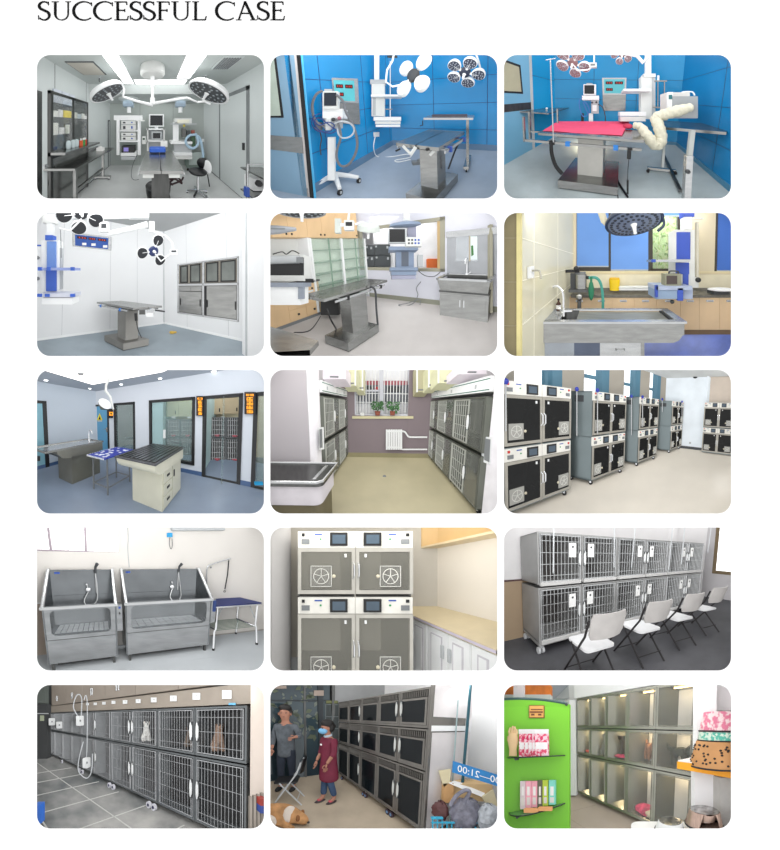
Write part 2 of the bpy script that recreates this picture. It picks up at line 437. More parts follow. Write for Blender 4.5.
def op_table(label, loc, rz, L, W, H, base, colm, bh=.12, cx=0, m=None, mb=None, split=True, clamps=BLUEP, off=(0, 0)):
    m = m or STEEL; mb = mb or STEEL
    with thing('operating_table', label, 'operating table', loc, rz):
        if split:
            for s in (-1, 1): P('tabletop', G().rb(-L/2, L/2, s*W/4-W/4+.006, s*W/4+W/4-.006, H-.045, H, .015), m)
        else: P('tabletop', G().rb(-L/2, L/2, -W/2, W/2, H-.045, H, .03), m)
        P('under_frame', G().b(-L*.36, L*.36, -W*.3, W*.3, H-.1, H-.05), STEELD)
        for s in (-1, 1):
            P('side_rail', G().b(-L*.4, L*.4, s*(W/2+.03)-.008, s*(W/2+.03)+.008, H-.1, H-.065).b(-L*.3, -L*.3+.02, s*W*.3, s*(W/2+.03), H-.09, H-.075).b(L*.3, L*.3+.02, s*W*.3, s*(W/2+.03), H-.09, H-.075), STEELB)
            if clamps:
                for k in (-.25, .3): P('rail_clamp', G().b(L*k, L*k+.04, s*(W/2+.03)-.025, s*(W/2+.03)+.025, H-.12, H-.05), clamps)
        cl, cw = colm; bl, bw = base
        P('column', G().b(cx-cl/2+off[0], cx+cl/2+off[0], off[1]-cw/2, off[1]+cw/2, bh, H-.1), mb)
        P('base', G().b(off[0]-bl/2, off[0]+bl/2, off[1]-bw/2, off[1]+bw/2, .02, bh), mb)
        P('plinth', G().b(off[0]-bl/2+.02, off[0]+bl/2-.02, off[1]-bw/2+.02, off[1]+bw/2-.02, 0, .03), BLACK)
def fold_chair(name, label, loc, rz, seat, legs, group=None, padb=None, s=1.0):
    with thing(name, label, 'chair', loc, rz, group):
        P('seat', G().rb(-.2*s, .2*s, -.2*s, .2*s, .43*s, .455*s, .05*s), seat)
        g = G(); pr = []
        for i in range(7):
            a = -1 + i/3; pr.append(V(a*.22*s, (-.27 - .04*(1-a*a))*s, 0))
        vs = []; 
        for (z, k, dy) in ((.60, .86, .03), (.66, 1, .02), (.83, 1, -.02), (.88, .9, -.03)):
            for t in (0, -.018): vs += [V(p.x*k, p.y + (dy + t)*s, z*s) for p in pr]
        fs = []
        for r in range(3):
            for i in range(6):
                a = r*14 + i; fs.append((a, a+1, a+15, a+14)); b = a+7; fs.append((b, b+14, b+15, b+1))
            fs += [(r*14, r*14+14, r*14+21, r*14+7), (r*14+6, r*14+13, r*14+27, r*14+20)]
        for i in range(6): fs += [(i, i+7, i+8, i+1), (42+i, 43+i, 50+i, 49+i)]
        g.add(vs, fs); P('backrest', g, padb or seat)
        for q in (-1, 1):
            P('leg', G().tube([(q*.225*s, -.27*s, .82*s), (q*.225*s, -.2*s, .62*s), (q*.225*s, .24*s, .0)], .013*s, 8), legs)
            P('leg', G().tube([(q*.2*s, .1*s, .44*s), (q*.2*s, -.27*s, .0)], .013*s, 8), legs)
        P('crossbar', G().cy((-.2*s, -.2*s, .12*s), (.2*s, -.2*s, .12*s), .007*s), legs)
        P('crossbar', G().cy((-.225*s, .19*s, .07*s), (.225*s, .19*s, .07*s), .007*s), legs)
ORD = ['first', 'second', 'third', 'fourth', 'fifth', 'sixth', 'seventh', 'eighth', 'ninth', 'tenth']
def red_panel(label, wall, uv, lower=None, cols=3, m=None, digits=None, depth=-.06, name='readout_display'):
    """wall control panel with red digital read-outs"""
    ax, val = wall
    with thing(name, label, 'wall display', (C.wy if ax == 'y' else C.wx)(uv[3][0], uv[3][1], val)):
        cx = sum(p[0] for p in uv)/4; cy_ = sum(p[1] for p in uv)/4
        P('frame', pp(uv, ax, val, depth), STEELB)
        ins = [(cx + (u-cx)*.86, cy_ + (v-cy_)*.84) for u, v in uv]
        P('display', pp(ins, ax, val + depth*1.05, depth*.1), m)
        def bil(a, b_):
            t = [(ins[0][k]*(1-a) + ins[1][k]*a)*(1-b_) + (ins[3][k]*(1-a) + ins[2][k]*a)*b_ for k in (0, 1)]; return tuple(t)
        for (a0, b0, a1, b1) in digits:
            P('readout', join(pp([bil(a0, b0), bil(a1, b0), bil(a1, b1), bil(a0, b1)], ax, val + depth*1.18, depth*.05),
              *[pp([bil(a0+(a1-a0)*x, b0+(b1-b0)*.25), bil(a0+(a1-a0)*(x+.1), b0+(b1-b0)*.25), bil(a0+(a1-a0)*(x+.1), b1-(b1-b0)*.25), bil(a0+(a1-a0)*x, b1-(b1-b0)*.25)], ax, val + depth*1.25, depth*.02) for x in (.2, .5, .75)]), [mat('readout_black', '2a0c0c', .3)] + [mat('red_led', 'd03028', .4, emit=.35)]*3)
        if lower: P('lower_cover', pp(lower, ax, val, depth), STEEL)
def cage(label, x0, x1, z0, z1, d, nx=9, nz=4, m=None, inner=None, barm=None, hinge='r', solid=False, latch=True, glassm=None, tray=None, group=None, fr=.022, y=0, name='animal_cage', r=.0035, split=None, vent=False, cat='animal cage', latchm=None, rl=.03, spl=None, ls=1):
    m = m or STEEL; w = x1-x0; h = z1-z0
    with thing(name, label, cat, ((x0+x1)/2, y, z0), group=group):
        a, b_ = -w/2, w/2
        P('body', G().b(a, a+.012, .012, d, 0, h).b(b_-.012, b_, .012, d, 0, h).b(a, b_, .012, d, 0, .015).b(a, b_, .012, d, h-.015, h), m)
        P('back_panel', G().b(a+.012, b_-.012, d-.02, d, .015, h-.015), inner or m)
        P('front_frame', G().b(a, a+fr, -.01, .012, 0, h).b(b_-fr, b_, -.01, .012, 0, h).b(a+fr, b_-fr, -.01, .012, 0, fr*1.3).b(a+fr, b_-fr, -.01, .012, h-fr, h), m)
        x_0, x_1, z_0, z_1 = a+fr+.004, b_-fr-.004, fr*1.3+.004, h-fr-.004
        if solid:
            zz = z_1 - (.09 if vent else 0)
            dr = P('door', G().b(x_0+rl, x_1-rl, -.02, -.008, z_0, z_0+rl).b(x_0+rl, x_1-rl, -.02, -.008, zz-rl, zz).b(x_0, x_0+rl, -.02, -.008, z_0, zz).b(x_1-rl, x_1, -.02, -.008, z_0, zz), m)
            if glassm and dr: P('pane', G().b(x_0+rl, x_1-rl, -.016, -.011, z_0+rl, zz-rl), glassm, parent=dr)
            if vent:
                g = G()
                n = 14
                for i in range(n): xx = x_0 + (x_1-x_0)*(i+.5)/n; g.b(xx-.006, xx+.006, -.016, -.01, zz+.008, z_1-.004)
                P('vent_bars', g, m)
        else:
            xe = x_1 if spl is None else x_0+(x_1-x_0)*spl
            if spl: P('acrylic_panel', G().b(xe, x_1, -.018, -.012, z_0, z_1), glassm); P('panel_frame', G().b(xe-.008, xe+.008, -.02, -.008, z_0, z_1).b(x_1-.012, x_1, -.02, -.008, z_0, z_1), m)
            g = grid(G(), x_0+.01, xe-.01, z_0+.01, z_1-.01, -.015, nx, nz, r, r*2)
            dr = P('door', g, barm or STEELB)
        if latch:
            lx = (x_0+(x_1-x_0)*spl) if spl else x_1-.02 if hinge == 'r' else x_0+.02
            P('latch', G().ell((lx, -.035, h*.5), (.022*ls, .015, min(.13, h*.22)), 8, 6), latchm or WHITE)
            for s_ in (-1, 1): P('latch_plate', G().c(lx, -.03, h*.5 + s_*min(.1, h*.18), .03, .02, .05), DGREY)
        if tray: P('tray', G().b(x_0, x_1, -.05, .0, -.02, .035), tray)
def icu_unit(label, loc, rz, w, h, d, side=None, frm=None, glassm=None, inner=None, z0=.1, panel_h=.16, group=None, detail=True, casters=True, zs=None):
    """two by two intensive care cabinet: two control strips, four glazed doors"""
    frm = frm or STEEL
    with thing('intensive_care_cabinet', label, 'animal care cabinet', loc, rz, group):
        H = (h - z0)/2
        P('body', G().b(0, .02, .02, d, z0, h).b(w-.02, w, .02, d, z0, h).b(0, w, .02, d, h-.02, h).b(0, w, .02, d, z0, z0+.04).b(w/2-.01, w/2+.01, .02, d, z0, h).b(0, w, .02, d, (zs or z0+H)-.02, (zs or z0+H)+.005).b(.0, w, d-.02, d, z0, h), side or STEEL)
        if inner: P('lining', G().b(.02, w-.02, d-.04, d-.021, z0+.04, h-.02), inner)
        P('side_vent', G().b(-.008, 0, d*.35, d*.7, h-.2, h-.08) if rz > 0 else G().b(w, w+.008, d*.35, d*.7, h-.2, h-.08), DGREY)
        for r in (0, 1):
            zt = (h if r else (zs or z0+H)); zb = ((zs or z0+H) if r else z0)
            for c in (0, 1):
                x0 = c*w/2 + .004; x1 = x0 + w/2 - .008
                cp = P('control_strip', G().b(x0, x1, -.012, .02, zt-panel_h, zt-.005), mat('ivory_front', 'e9e7df', .35))
                if cp:
                    mx = (x0+x1)/2; o = 1 if c == 0 else -1; q = w/2
                    P('touch_screen', G().b(mx+o*q*.06, mx+o*q*.36, -.03, -.012, zt-panel_h*.9, zt-panel_h*.12).use(1).b(min(mx+o*q*.1, mx+o*q*.32), max(mx+o*q*.1, mx+o*q*.32), -.032, -.03, zt-panel_h*.78, zt-panel_h*.26), [BLACK, mat('slate_screen', '4a5a68', .2)], parent=cp)
                    P('grille', G().c(mx-o*q*.36, -.016, zt-panel_h*.65, q*.14, .01, panel_h*.3), GREY, parent=cp)
                    P('red_switch', G().c(mx-o*q*.4, -.016, zt-panel_h*.25, q*.05, .014, panel_h*.18), mat('red_plastic', 'c8281e', .4) if detail is True else BLACK, parent=cp)
                    P('green_light', G().c(mx-o*q*.1, -.014, zt-panel_h*.5, q*.03, .008, panel_h*.1), mat('green_plastic', '2c9a58', .4), parent=cp)
                    P('logo_mark', G().c(mx-o*q*.14, -.014, zt-panel_h*.22, q*.13, .004, panel_h*.08), BLUEP, parent=cp)
                zt2 = zt-panel_h-.004; zb2 = zb+.03
                dr = P('door', G().b(x0+.035, x1-.035, -.02, .0, zt2-.04, zt2).b(x0+.035, x1-.035, -.02, .0, zb2, zb2+.04).b(x0, x0+.035, -.02, 0, zb2, zt2).b(x1-.035, x1, -.02, 0, zb2, zt2), frm)
                if not dr: continue
                P('pane', G().b(x0+.035, x1-.035, -.014, -.006, zb2+.04, zt2-.04), glassm, parent=dr)
                hx = x1-.02 if c == 0 else x0+.02
                P('handle', G().tube([(hx, -.02, (zb2+zt2)/2+.09), (hx, -.055, (zb2+zt2)/2+.06), (hx, -.055, (zb2+zt2)/2-.05), (hx, -.02, (zb2+zt2)/2-.08)], .009, 6), CHROME, parent=dr)
                px = x0+.035+.15*w if (c == 0) else x1-.035-.15*w; pz = zb2+.04+.12*w; q = .157 if detail is True else .2*w
                px = (x0+q) if c == 0 else (x1-q)
                s_ = .09*w
                g = G().b(px-s_, px+s_, -.026, -.015, pz-s_, pz+s_)
                P('port_door', g, mat('frosted_port', 'a5a49e', .35, .2) if detail is True else glass('port_glass', 'c8c8c0', .16, .1), parent=dr)
                g = G().ring((px, -.03, pz), s_*.72, .004, (0, 1, 0), 20)
                for k in range(5): t = 2*PI*k/5+.3; g.bar((px, -.03, pz), (px + s_*.7*math.cos(t), -.03, pz + s_*.7*math.sin(t)), .006)
                if detail != True: g.b(px-s_, px+s_, -.03, -.026, pz-s_, pz-s_+.006).b(px-s_, px+s_, -.03, -.026, pz+s_-.006, pz+s_).b(px-s_, px-s_+.006, -.03, -.026, pz-s_, pz+s_).b(px+s_-.006, px+s_, -.03, -.026, pz-s_, pz+s_)
                P('port_fan', g, mat('pale_fan', 'd8d8d2', .4), parent=dr)
                P('port_knob', G().ell((px + (s_*1.2 if c == 0 else -s_*1.2), -.03, pz), (.02, .015, .02), 8, 6), mat('cream_knob', 'd8d0b8', .4), parent=dr)
                P('hook', G().c((x1-.1 if c == 0 else x0+.1), -.02, zt2-.08, .02, .015, .035), WHITE, parent=dr)
        P('centre_post', G().b(w/2-.004, w/2+.004, -.008, .02, z0, h), frm)
        if casters: castors([(.06, .06), (w-.06, .06), (.06, d-.06), (w-.06, d-.06)], z0*.47)
def faucet(label, loc, rz, h=.3, r=.012, reach=.16, name='tap'):
    with thing(name, label, 'tap', loc, rz):
        P('spout', G().curve([(0, 0, 0), (0, 0, h*.7), (0, -reach*.3, h), (0, -reach*.8, h*.95), (0, -reach, h*.7)], r, 8), CHROME)
        P('base', G().cy((0, 0, 0), (0, 0, .04), r*2), CHROME)
        P('lever', G().bar((r*2, 0, .03), (r*5, 0, .07), r), CHROME)
def wallslab(name, g, m): return S(name, g, m)
# ================================================================== 1: grey operating room with two round lights
Cell(0, 400, 409, 243, 1.5, zn=1.5)
WALLG = mat('pale_grey_panel_wall', 'c9d0cf', 0.45, 0, 0.03, 2)
WALLB = mat('grey_panel_back_wall', 'a2aaa6', 0.5, 0, 0.03, 2)
CEILG = mat('grey_ceiling_panel', 'b3bab8', 0.5, 0, 0.03, 2)
FLG = mat('pale_vinyl_floor', 'c9cccb', 0.4, 0, 0.05, 5)
DARKL = mat('dark_joint', '55595a', 0.6)
PANEL = glow('ceiling_light_panel', 'ffffff', 1.6)
def room1():
    S('floor', G().b(-1.7, 1.75, 1.4, 4.4, -.05, 0), FLG)
    g = G().b(-1.8, -1.7, 1.4, 4.4, 0, 2.6); g.use(1)
    for y in (2.0, 2.9): g.b(-1.702, -1.697, y, y+.008, 0, 2.52)
    g.b(-1.702, -1.695, 1.4, 4.4, 0.0, .02)
    S('wall_left', g, [WALLG, DARKL])
    g = G().b(1.75, 1.85, 1.4, 4.4, 0, 2.6); g.use(1).b(1.744, 1.752, 1.4, 4.4, 0, .02)
    S('wall_right', g, [WALLG, DARKL])
    g = G().b(-1.8, 1.85, 4.4, 4.5, 0, 2.6); g.use(1)
    for x in (-.6, .62): g.b(x, x+.008, 4.395, 4.4, 0, 2.3)
    S('wall_back', g, [WALLB, DARKL])
    g = G().b(-1.8, 1.85, 1.4, 3.0, 2.52, 2.6)
    S('ceiling', g, CEILG)
    S('trim_1', G().b(-1.7, 1.75, 3.0, 4.4, 2.27, 2.6), CEILG)   # lowered bulkhead
    for (x0, x1, y0, y1) in ((-.78, -.555, 1.4, 2.96), (.45, .73, 1.4, 2.6), (-.5, .7, 2.7, 2.98)):
        with thing('ceiling_light_panel', {-.78: 'long white ceiling light panel on the left of the round lamp mount', .45: 'long white ceiling light panel on the right of the round lamp mount', -.5: 'crosswise white ceiling light panel behind the round lamp mount'}[x0], 'ceiling light', ((x0+x1)/2, (y0+y1)/2, 2.5)):
            C.fr.append(Matrix()); P('frame', G().b(x0-.015, x1+.015, y0-.015, y1+.015, 2.512, 2.519), WHITE); P('diffuser', G().b(x0, x1, y0, y1, 2.506, 2.511), PANEL); C.fr.pop()
    a, b_ = C.fl(110, 35, 2.52), C.fl(237, 75, 2.52); q = [C.fl(*p, 2.51) for p in ((110, 35), (193, 35), (237, 75), (170, 75))]
    with thing('access_hatch', 'square grey access hatch in the ceiling above the glass fronted cabinet', 'ceiling hatch', q[0]):
        C.fr.append(Matrix())
        x0, x1, y0, y1 = q[0].x, q[1].x + .02, q[0].y, q[3].y
        P('frame', G().b(x0-.02, x1+.02, y0-.02, y1+.02, 2.505, 2.519), DARKL); P('panel', G().b(x0, x1, y0, y1, 2.498, 2.505), mat('hatch_panel', 'b2aea4', .5)); C.fr.pop()
    q = [C.fl(*p, 2.51) for p in ((622, 18), (690, 18), (650, 55), (598, 55))]
    x0, x1, y0, y1 = q[3].x, q[2].x, q[0].y, q[3].y
    with thing('air_vent', 'square slatted air vent in the ceiling near the grey door', 'air vent', q[0]):
        C.fr.append(Matrix()); g = G()
        for i in range(7): y = x0 + (x1-x0)*(i+.2)/7; g.b(y, y+.02, y0, y1, 2.492, 2.505)
        P('frame', G().b(x0-.02, x1+.02, y0-.02, y1+.02, 2.505, 2.519), WALLG); P('slats', g, GREY); C.fr.pop()
    for (u, v, s) in ((219, 92, 'left of the round lamps, by the access hatch'), (575, 85, 'above the right round lamp, by the slatted vent')):
        q = C.fl(u, v-6, 2.52)
        with thing('sprinkler', 'small dark ceiling sprinkler ' + s, 'sprinkler', q):
            P('rose', G().cy((0, 0, 0), (0, 0, -.015), .035), LGREY); P('nozzle', G().cy((0, 0, -.01), (0, 0, -.09), .012), DGREY)
    light((-.66, 2.1, 2.48), 3.6, .25, .5); light((.6, 1.95, 2.48), 3.6, .25, .5); light((.1, 2.85, 2.47), .3, .6, .1); light((0, 3.6, 2.2), .6, .7, .15)
    # doors
    y0 = C.wx(722, 300, 1.75).y; y1 = C.wx(622, 300, 1.75).y
    zt = 1.5 + 95/400*y0 * 1.0
    with_door = S('door_1', G().b(1.735, 1.75, y0+.06, y1-.05, 0.02, 2.16), WALLG)
    S('door_frame', G().b(1.728, 1.75, y0, y0+.06, 0, 2.24).b(1.728, 1.75, y1-.05, y1, 0, 2.24).b(1.728, 1.75, y0, y1, 2.16, 2.24), mat('door_gasket', '7a7f80', .5), parent=with_door)
    S('door_handle', G().b(1.70, 1.735, y0+.1, y0+.13, 1.0, 1.14), BLACK, parent=with_door)
    ya = C.wx(247, 300, -1.7).y; yb = 4.36
    d2 = S('door_2', G().b(-1.7, -1.685, ya+.04, yb-.04, 0.02, 1.62), WALLG)
    S('door_frame', G().b(-1.7, -1.68, ya, ya+.04, 0, 1.66).b(-1.7, -1.68, yb-.04, yb, 0, 1.66).b(-1.7, -1.68, ya, yb, 1.62, 1.66), DARKL, parent=d2)
room1()
def lamps1():
    j = C.dz(398, 180, 2.1)
    top = V(C.dz(397, 60, 2.1).x, 2.1, 2.52)
    with thing('surgical_light_mount', 'round white ceiling drum with stem and jointed arms carrying both round lamps', 'lamp mount', top):
        P('ceiling_drum', G().lathe([(.205, 0), (.215, -.02), (.215, -.14), (.19, -.17), (.05, -.18)], n=30), OFFW)
        P('stem', G().cy((0, 0, -.17), (0, 0, -.36), .04).cy((0, 0, -.36), (0, 0, -.58), .028), WHITE)
        P('joint', G().cy((0, 0, -.55), (0, 0, -.66), .045), WHITE)
        l = j - top
        P('arm', G().tube([C.dz(398, 178, 2.1), C.dz(345, 165, 2.1), C.dz(298, 150, 2.1)], [.03, .024, .02]), WHITE)
        P('arm', G().tube([C.dz(398, 172, 2.1), C.dz(450, 163, 2.1), C.dz(512, 153, 2.1), C.dz(548, 168, 2.1)], [.03, .024, .02, .016]), WHITE)
    dome_lamp('round surgical lamp on the left arm, tilted towards the steel cabinet', C.dz(248, 137, 2.1), (.5, .04, -.86), .315, face=DGREY, arm=pts((298, 150), (302, 125), (290, 100), (262, 118), Z=2.08))
    dome_lamp('round surgical lamp on the right arm, tilted above the grey door side', C.dz(580, 136, 2.1), (-.5, .02, -.86), .365, face=DGREY, arm=pts((548, 168), (570, 165), (590, 175), Z=2.0))
lamps1()
def cabinet1():
    x = -1.7; ya = C.wx(45, 300, x).y; yb = C.wx(175, 300, x).y; n = yb - ya
    zt = 1.5 + (243-128)/400*ya
    with thing('medicine_cabinet', 'tall built in steel cabinet with two glass doors and open worktop', 'cabinet', (x, ya, 0)):
        P('frame', G().b(0, .05, 0, .05, 0, zt).b(0, .05, n-.05, n, 0, zt).b(0, .05, 0, n, zt-.05, zt).b(0, .05, n*.5-.03, n*.5+.03, 1.02, zt).b(0, .05, 0, n, 1.0, 1.05).b(0, .02, 0, n, .55, .62), STEELD)
        P('back_panel', G().b(-.02, .005, 0, n, 0, zt), mat('cabinet_inside', '4b4e50', .4, .4))
        P('lower_door', G().b(0, .03, .05, n*.5, .05, .95), STEEL); P('lower_door', G().b(0, .03, n*.5+.01, n-.05, .05, .95), STEEL)
        for z in (1.32, 1.62, 1.86): P('shelf', G().b(0, .04, .05, n-.05, z-.02, z), DGREY)
        P('work_shelf', G().b(0, .28, 0, n+.1, 1.02, 1.06), STEEL)
        for k in (0, 1): P('glass_door', G().b(.045, .05, .05+k*n*.48, n*.5-.03+k*n*.48, 1.06, zt-.05), CLEAR)
    random.seed(3)
    cols = ['e8e9e2', 'f0f0ee', 'dfe3d8', 'c9d6dd']
    def item(z, y, w, h, col, name='medicine_box', lab=None, grp='small boxes in the glass fronted cabinet'):
        solo(name, lab or 'small pale medicine box on a shelf of the glass fronted cabinet', 'box', G().at(x+.01, ya+y, z).b(0, .03, 0, w, 0, h), mat('box_' + col, col, .6), grp if not lab or grp == 'file boxes' else None)
    for k in range(3): item(1.87, .08+k*.17, .15, .22, 'ccd3dc', 'file_box', 'pale blue grey file box on the top shelf of the glass fronted cabinet', 'file boxes')
    for (z, row) in ((1.63, ((.06, .1, .1), (.18, .08, .13), (.55, .09, .12), (.66, .1, .1), (.8, .08, .12), (.9, .1, .08))), (1.33, ((.05, .12, .2), (.2, .1, .12), (.34, .08, .17)))):
        for i, (y, w, h) in enumerate(row): item(z, y*n, w*.9, h, cols[i % 4])
    item(1.63, .29*n, .17, .13, 'f2dc10', lab='bright yellow medicine box on the middle shelf of the glass fronted cabinet')
    for i, (y, col) in enumerate(((.62, 'd8561e'), (.7, '3c9a4a'), (.76, 'c22b20'))):
        with thing('bottle', ['orange bottle on the steel cabinet worktop', 'green capped bottle beside the orange one on the steel worktop', 'red bottle on the steel cabinet worktop'][i], 'bottle', (x+.12, ya+y*n, 1.06)):
            P('body', G().cy((0, 0, 0), (0, 0, .11), .035), mat('bottle_' + col, col, .3)); P('cap', G().cy((0, 0, .11), (0, 0, .15), .018), WHITE)
    for i, y in enumerate((.3, .42, .52)):
        solo('jar', 'pale glass jar on the worktop of the steel cabinet', 'jar', G().at(x+.1, ya+y*n, 1.06).lathe([(.03, 0), (.04, .02), (.04, .12), (.02, .15)]), mat('pale_jar', 'c6d4d6', .2), 'jars on the steel cabinet worktop')
    # left edge door frame strip
    S('trim_2', G().b(-1.7, -1.66, 1.5, C.wx(18, 300, -1.7).y, 0, 1.98), STEELD)
    # stainless work table
    Zn_ = C.dz
    a = C.fl(20, 392, .82); 
    with thing('steel_work_table', 'long wheeled steel work table standing before the medicine cabinet', 'table', (-1.4, 2.55, 0)):
        P('tabletop', G().b(-.30, .18, -.75, .90, .80, .835), STEEL)
        P('back_splash', G().b(-.30, -.28, -.75, .90, .835, .89), STEELB)
        P('leg', G().b(-.08, -.03, -.42, -.37, .06, .8), STEEL); P('leg', G().b(-.08, -.03, .7, .75, .06, .8), STEEL)
        P('stretcher', G().b(-.075, -.035, -.4, .7, .28, .33), STEEL)
        P('foot', G().b(-.28, .15, .69, .76, .05, .09), STEEL); P('foot', G().b(-.28, .15, -.43, -.36, .05, .09), STEEL)
        castors([(-.25, .72), (.12, .72), (.12, -.4)], .025)
    solo('tissue_pack', 'small white tissue pack on the wheeled steel work table', 'tissue pack', G().at(-1.42, 3.05, .835).b(-.08, .08, -.06, .06, 0, .08).ell((0, 0, .09), (.04, .03, .03)), PAPER)
    p = C.dz(743, 400, 1.75)
    with thing('steel_trolley', 'steel instrument trolley at the lower right corner of the grey operating room', 'trolley', (p.x, p.y, 0)):
        P('tray', G().b(-.05, .5, -.2, .25, p.z-.04, p.z-.02), STEEL)
        P('post', G().cy((-.05, .1, 0), (-.05, .1, p.z+.08), .018), STEELB)
        P('rail', G().cy((-.05, .1, p.z+.07), (.5, .1, p.z+.07), .01), STEELB)
        P('lower_tray', G().b(-.05, .5, -.2, .25, p.z-.4, p.z-.38), STEEL)
    solo('blue_sleeve', 'small blue cap on the post foot of the corner trolley', 'cap', PB(710, 455, 722, 486, 1.8, .05), BLUEP)
    with thing('instrument_box', 'white box with a round dark dial on the corner trolley', 'device', C.dz(755, 440, 1.9)):
        P('case', PB(735, 425, 775, 465, 1.9, .2), WHITE); P('dial', G().cy(C.dz(752, 440, 1.9), C.dz(752, 440, 1.87), .05), BLACK)
cabinet1()
def towers1():
    # left pendant tower
    Z = 3.5
    def towertop(u, lab, Z):
        with thing('ceiling_pendant', lab, 'pendant arm', V(C.dz(u, 200, Z).x, Z, 2.27)):
            P('ceiling_disc', G().lathe([(.02, 0), (.3, -.005), (.3, -.05), (.2, -.075), (.02, -.08)], n=28), WALLG)
            P('bracket', G().b(-.14, .12, -.14, .1, -.26, -.12), mat('blue_grey_plastic', '8d9fae', .4)); P('neck', G().cy((0, 0, -.26), (0, 0, -.42), .06), WHITE)
    towertop(318, 'white ceiling disc and neck carrying the left equipment tower', Z)
    towertop(490, 'white ceiling disc and neck carrying the right equipment tower', Z)
    with thing('equipment_tower', 'tall white hanging tower with a wide top bar and four stacked devices', 'equipment tower', C.dz(316, 362, Z)):
        P('top_beam', PB(267, 212, 362, 228, Z, .3), WHITE)
        P('side_post', PB(276, 228, 286, 345, Z, .08), WHITE); P('side_post', PB(347, 228, 357, 345, Z, .08), WHITE)
        for v in (262, 297): P('shelf', PB(284, v, 350, v+4, Z-.05, .35), WHITE)
        P('drawer', PB(290, 338, 342, 348, Z-.08, .35), WHITE); P('drawer', PB(292, 350, 340, 361, Z-.08, .35), LGREY)
        P('arm_rail', PB(340, 228, 370, 232, Z-.1, .03), OFFW)
    for i, (v0, v1) in enumerate(((230, 242), (244, 261), (270, 281), (283, 296))):
        with thing('monitor_module', ['topmost slim white device in the left tower', 'white device with dark sockets, second down in the left tower', 'white device below the gap of the left tower', 'lowest white device on the middle shelf of the left tower'][i], 'medical device', C.dz(318, v1, Z)):
            P('case', PB(292, v0, 340, v1, Z-.05, .3), OFFW); P('controls', PB(298, v0+4, 306, v1-3, Z-.06, .02), DGREY); P('controls', PB(325, v0+4, 330, v1-4, Z-.06, .02), BLUEP)
    solo('electrosurgery_unit', 'black box with a glowing violet front on the lower shelf of the left tower', 'medical device', PB(293, 316, 336, 337, Z-.05, .25).use(1) and pb(PB(293, 316, 336, 337, Z-.05, .25).use(1), 300, 320, 316, 333, Z-.06, .01), [BLACK, mat('violet_front', '9a8fe0', .4)])
    solo('handset', 'small white handset hanging from the right side of the left tower', 'handset', pb(PB(362, 283, 374, 308, Z-.1, .05).use(1), 364, 288, 371, 294, Z-.12, .02), [OFFW, mat('green_lcd', '3c5a48', .3)])
    # centre cart with monitors
    Z = 3.9
    with thing('endoscopy_cart', 'white equipment cart against the back wall with shelves for two screens', 'equipment cart', C.dz(410, 378, Z)):
        for v in (256, 296): P('shelf', PB(376, v, 440, v+5, Z, .35), WHITE)
        P('post', PB(378, 256, 383, 372, Z, .05), OFFW); P('post', PB(433, 256, 438, 372, Z, .05), OFFW)
        P('back_panel', PB(382, 262, 434, 345, Z+.3, .02), LGREY)
        P('side_box', PB(424, 298, 447, 318, Z-.05, .1), PAPER)
    def screen(lab, u0, v0, u1, v1, Z, b=5, m=None):
        with thing('monitor', lab, 'monitor', C.dz((u0+u1)/2, v1, Z)):
            P('housing', PB(u0, v0, u1, v1, Z, .06), m or WHITE); P('screen', PB(u0+b, v0+b, u1-b, v1-b, Z-.01, .01), SCREEN)
            P('stand', PB((u0+u1)/2-6, v1, (u0+u1)/2+6, v1+6, Z+.02, .04), WHITE)
    screen('large white framed monitor on top of the cart by the back wall', 385, 208, 435, 250, Z, 4)
    screen('smaller grey framed screen on the middle shelf of the back cart', 393, 266, 428, 294, Z, 5, LGREY)
    # right tower = anaesthesia
    Z = 3.5
    with thing('anaesthesia_tower', 'right hanging equipment tower with a white top, gas bottles and drawers', 'equipment tower', C.dz(496, 362, Z)):
        P('top_box', PB(472, 222, 528, 243, Z, .35), OFFW)
        P('control_strip', PB(480, 226, 520, 238, Z-.01, .02), mat('cream_panel', 'e5e4d2', .4))
        P('post', PB(466, 235, 484, 300, Z, .1), WHITE)
        P('shelf', PB(458, 300, 530, 308, Z-.1, .4), WHITE)
        P('shelf', PB(458, 239, 545, 243, Z-.1, .05), LGREY)
        P('lower_body', PB(470, 308, 528, 338, Z, .3), LGREY)
        P('drawer', PB(470, 338, 530, 347, Z-.08, .35), WHITE); P('drawer', PB(474, 349, 530, 359, Z-.08, .35), OFFW)
        P('vaporiser', PB(496, 256, 508, 285, Z-.08, .1), STEELD); P('vaporiser', PB(512, 262, 522, 298, Z-.08, .1), DGREY)
        P('knob', PB(500, 240, 506, 250, Z-.1, .05), mat('yellow_knob', 'c9b93a', .4))
    with thing('gas_flow_bottle', 'red topped gas bottle beside the right tower', 'gas bottle', C.dz(532, 310, Z)):
        P('bottle', PB(526, 275, 540, 315, Z, .1), mat('dark_green_bottle', '23502c', .3)); P('cap', PB(527, 262, 538, 276, Z, .08), mat('dull_red_cap', '9a4a3c', .4))
    ctube('breathing_hose', 'light blue breathing hose looped at the right equipment tower', 'hose', pts((545, 276), (520, 280), (508, 297), (516, 316), (535, 322), (550, 305), (545, 282), (556, 290), (563, 320), (566, 350), (558, 368), Z=3.4), .035, mat('pale_blue_hose', 'a9c6da', .35), n=8)
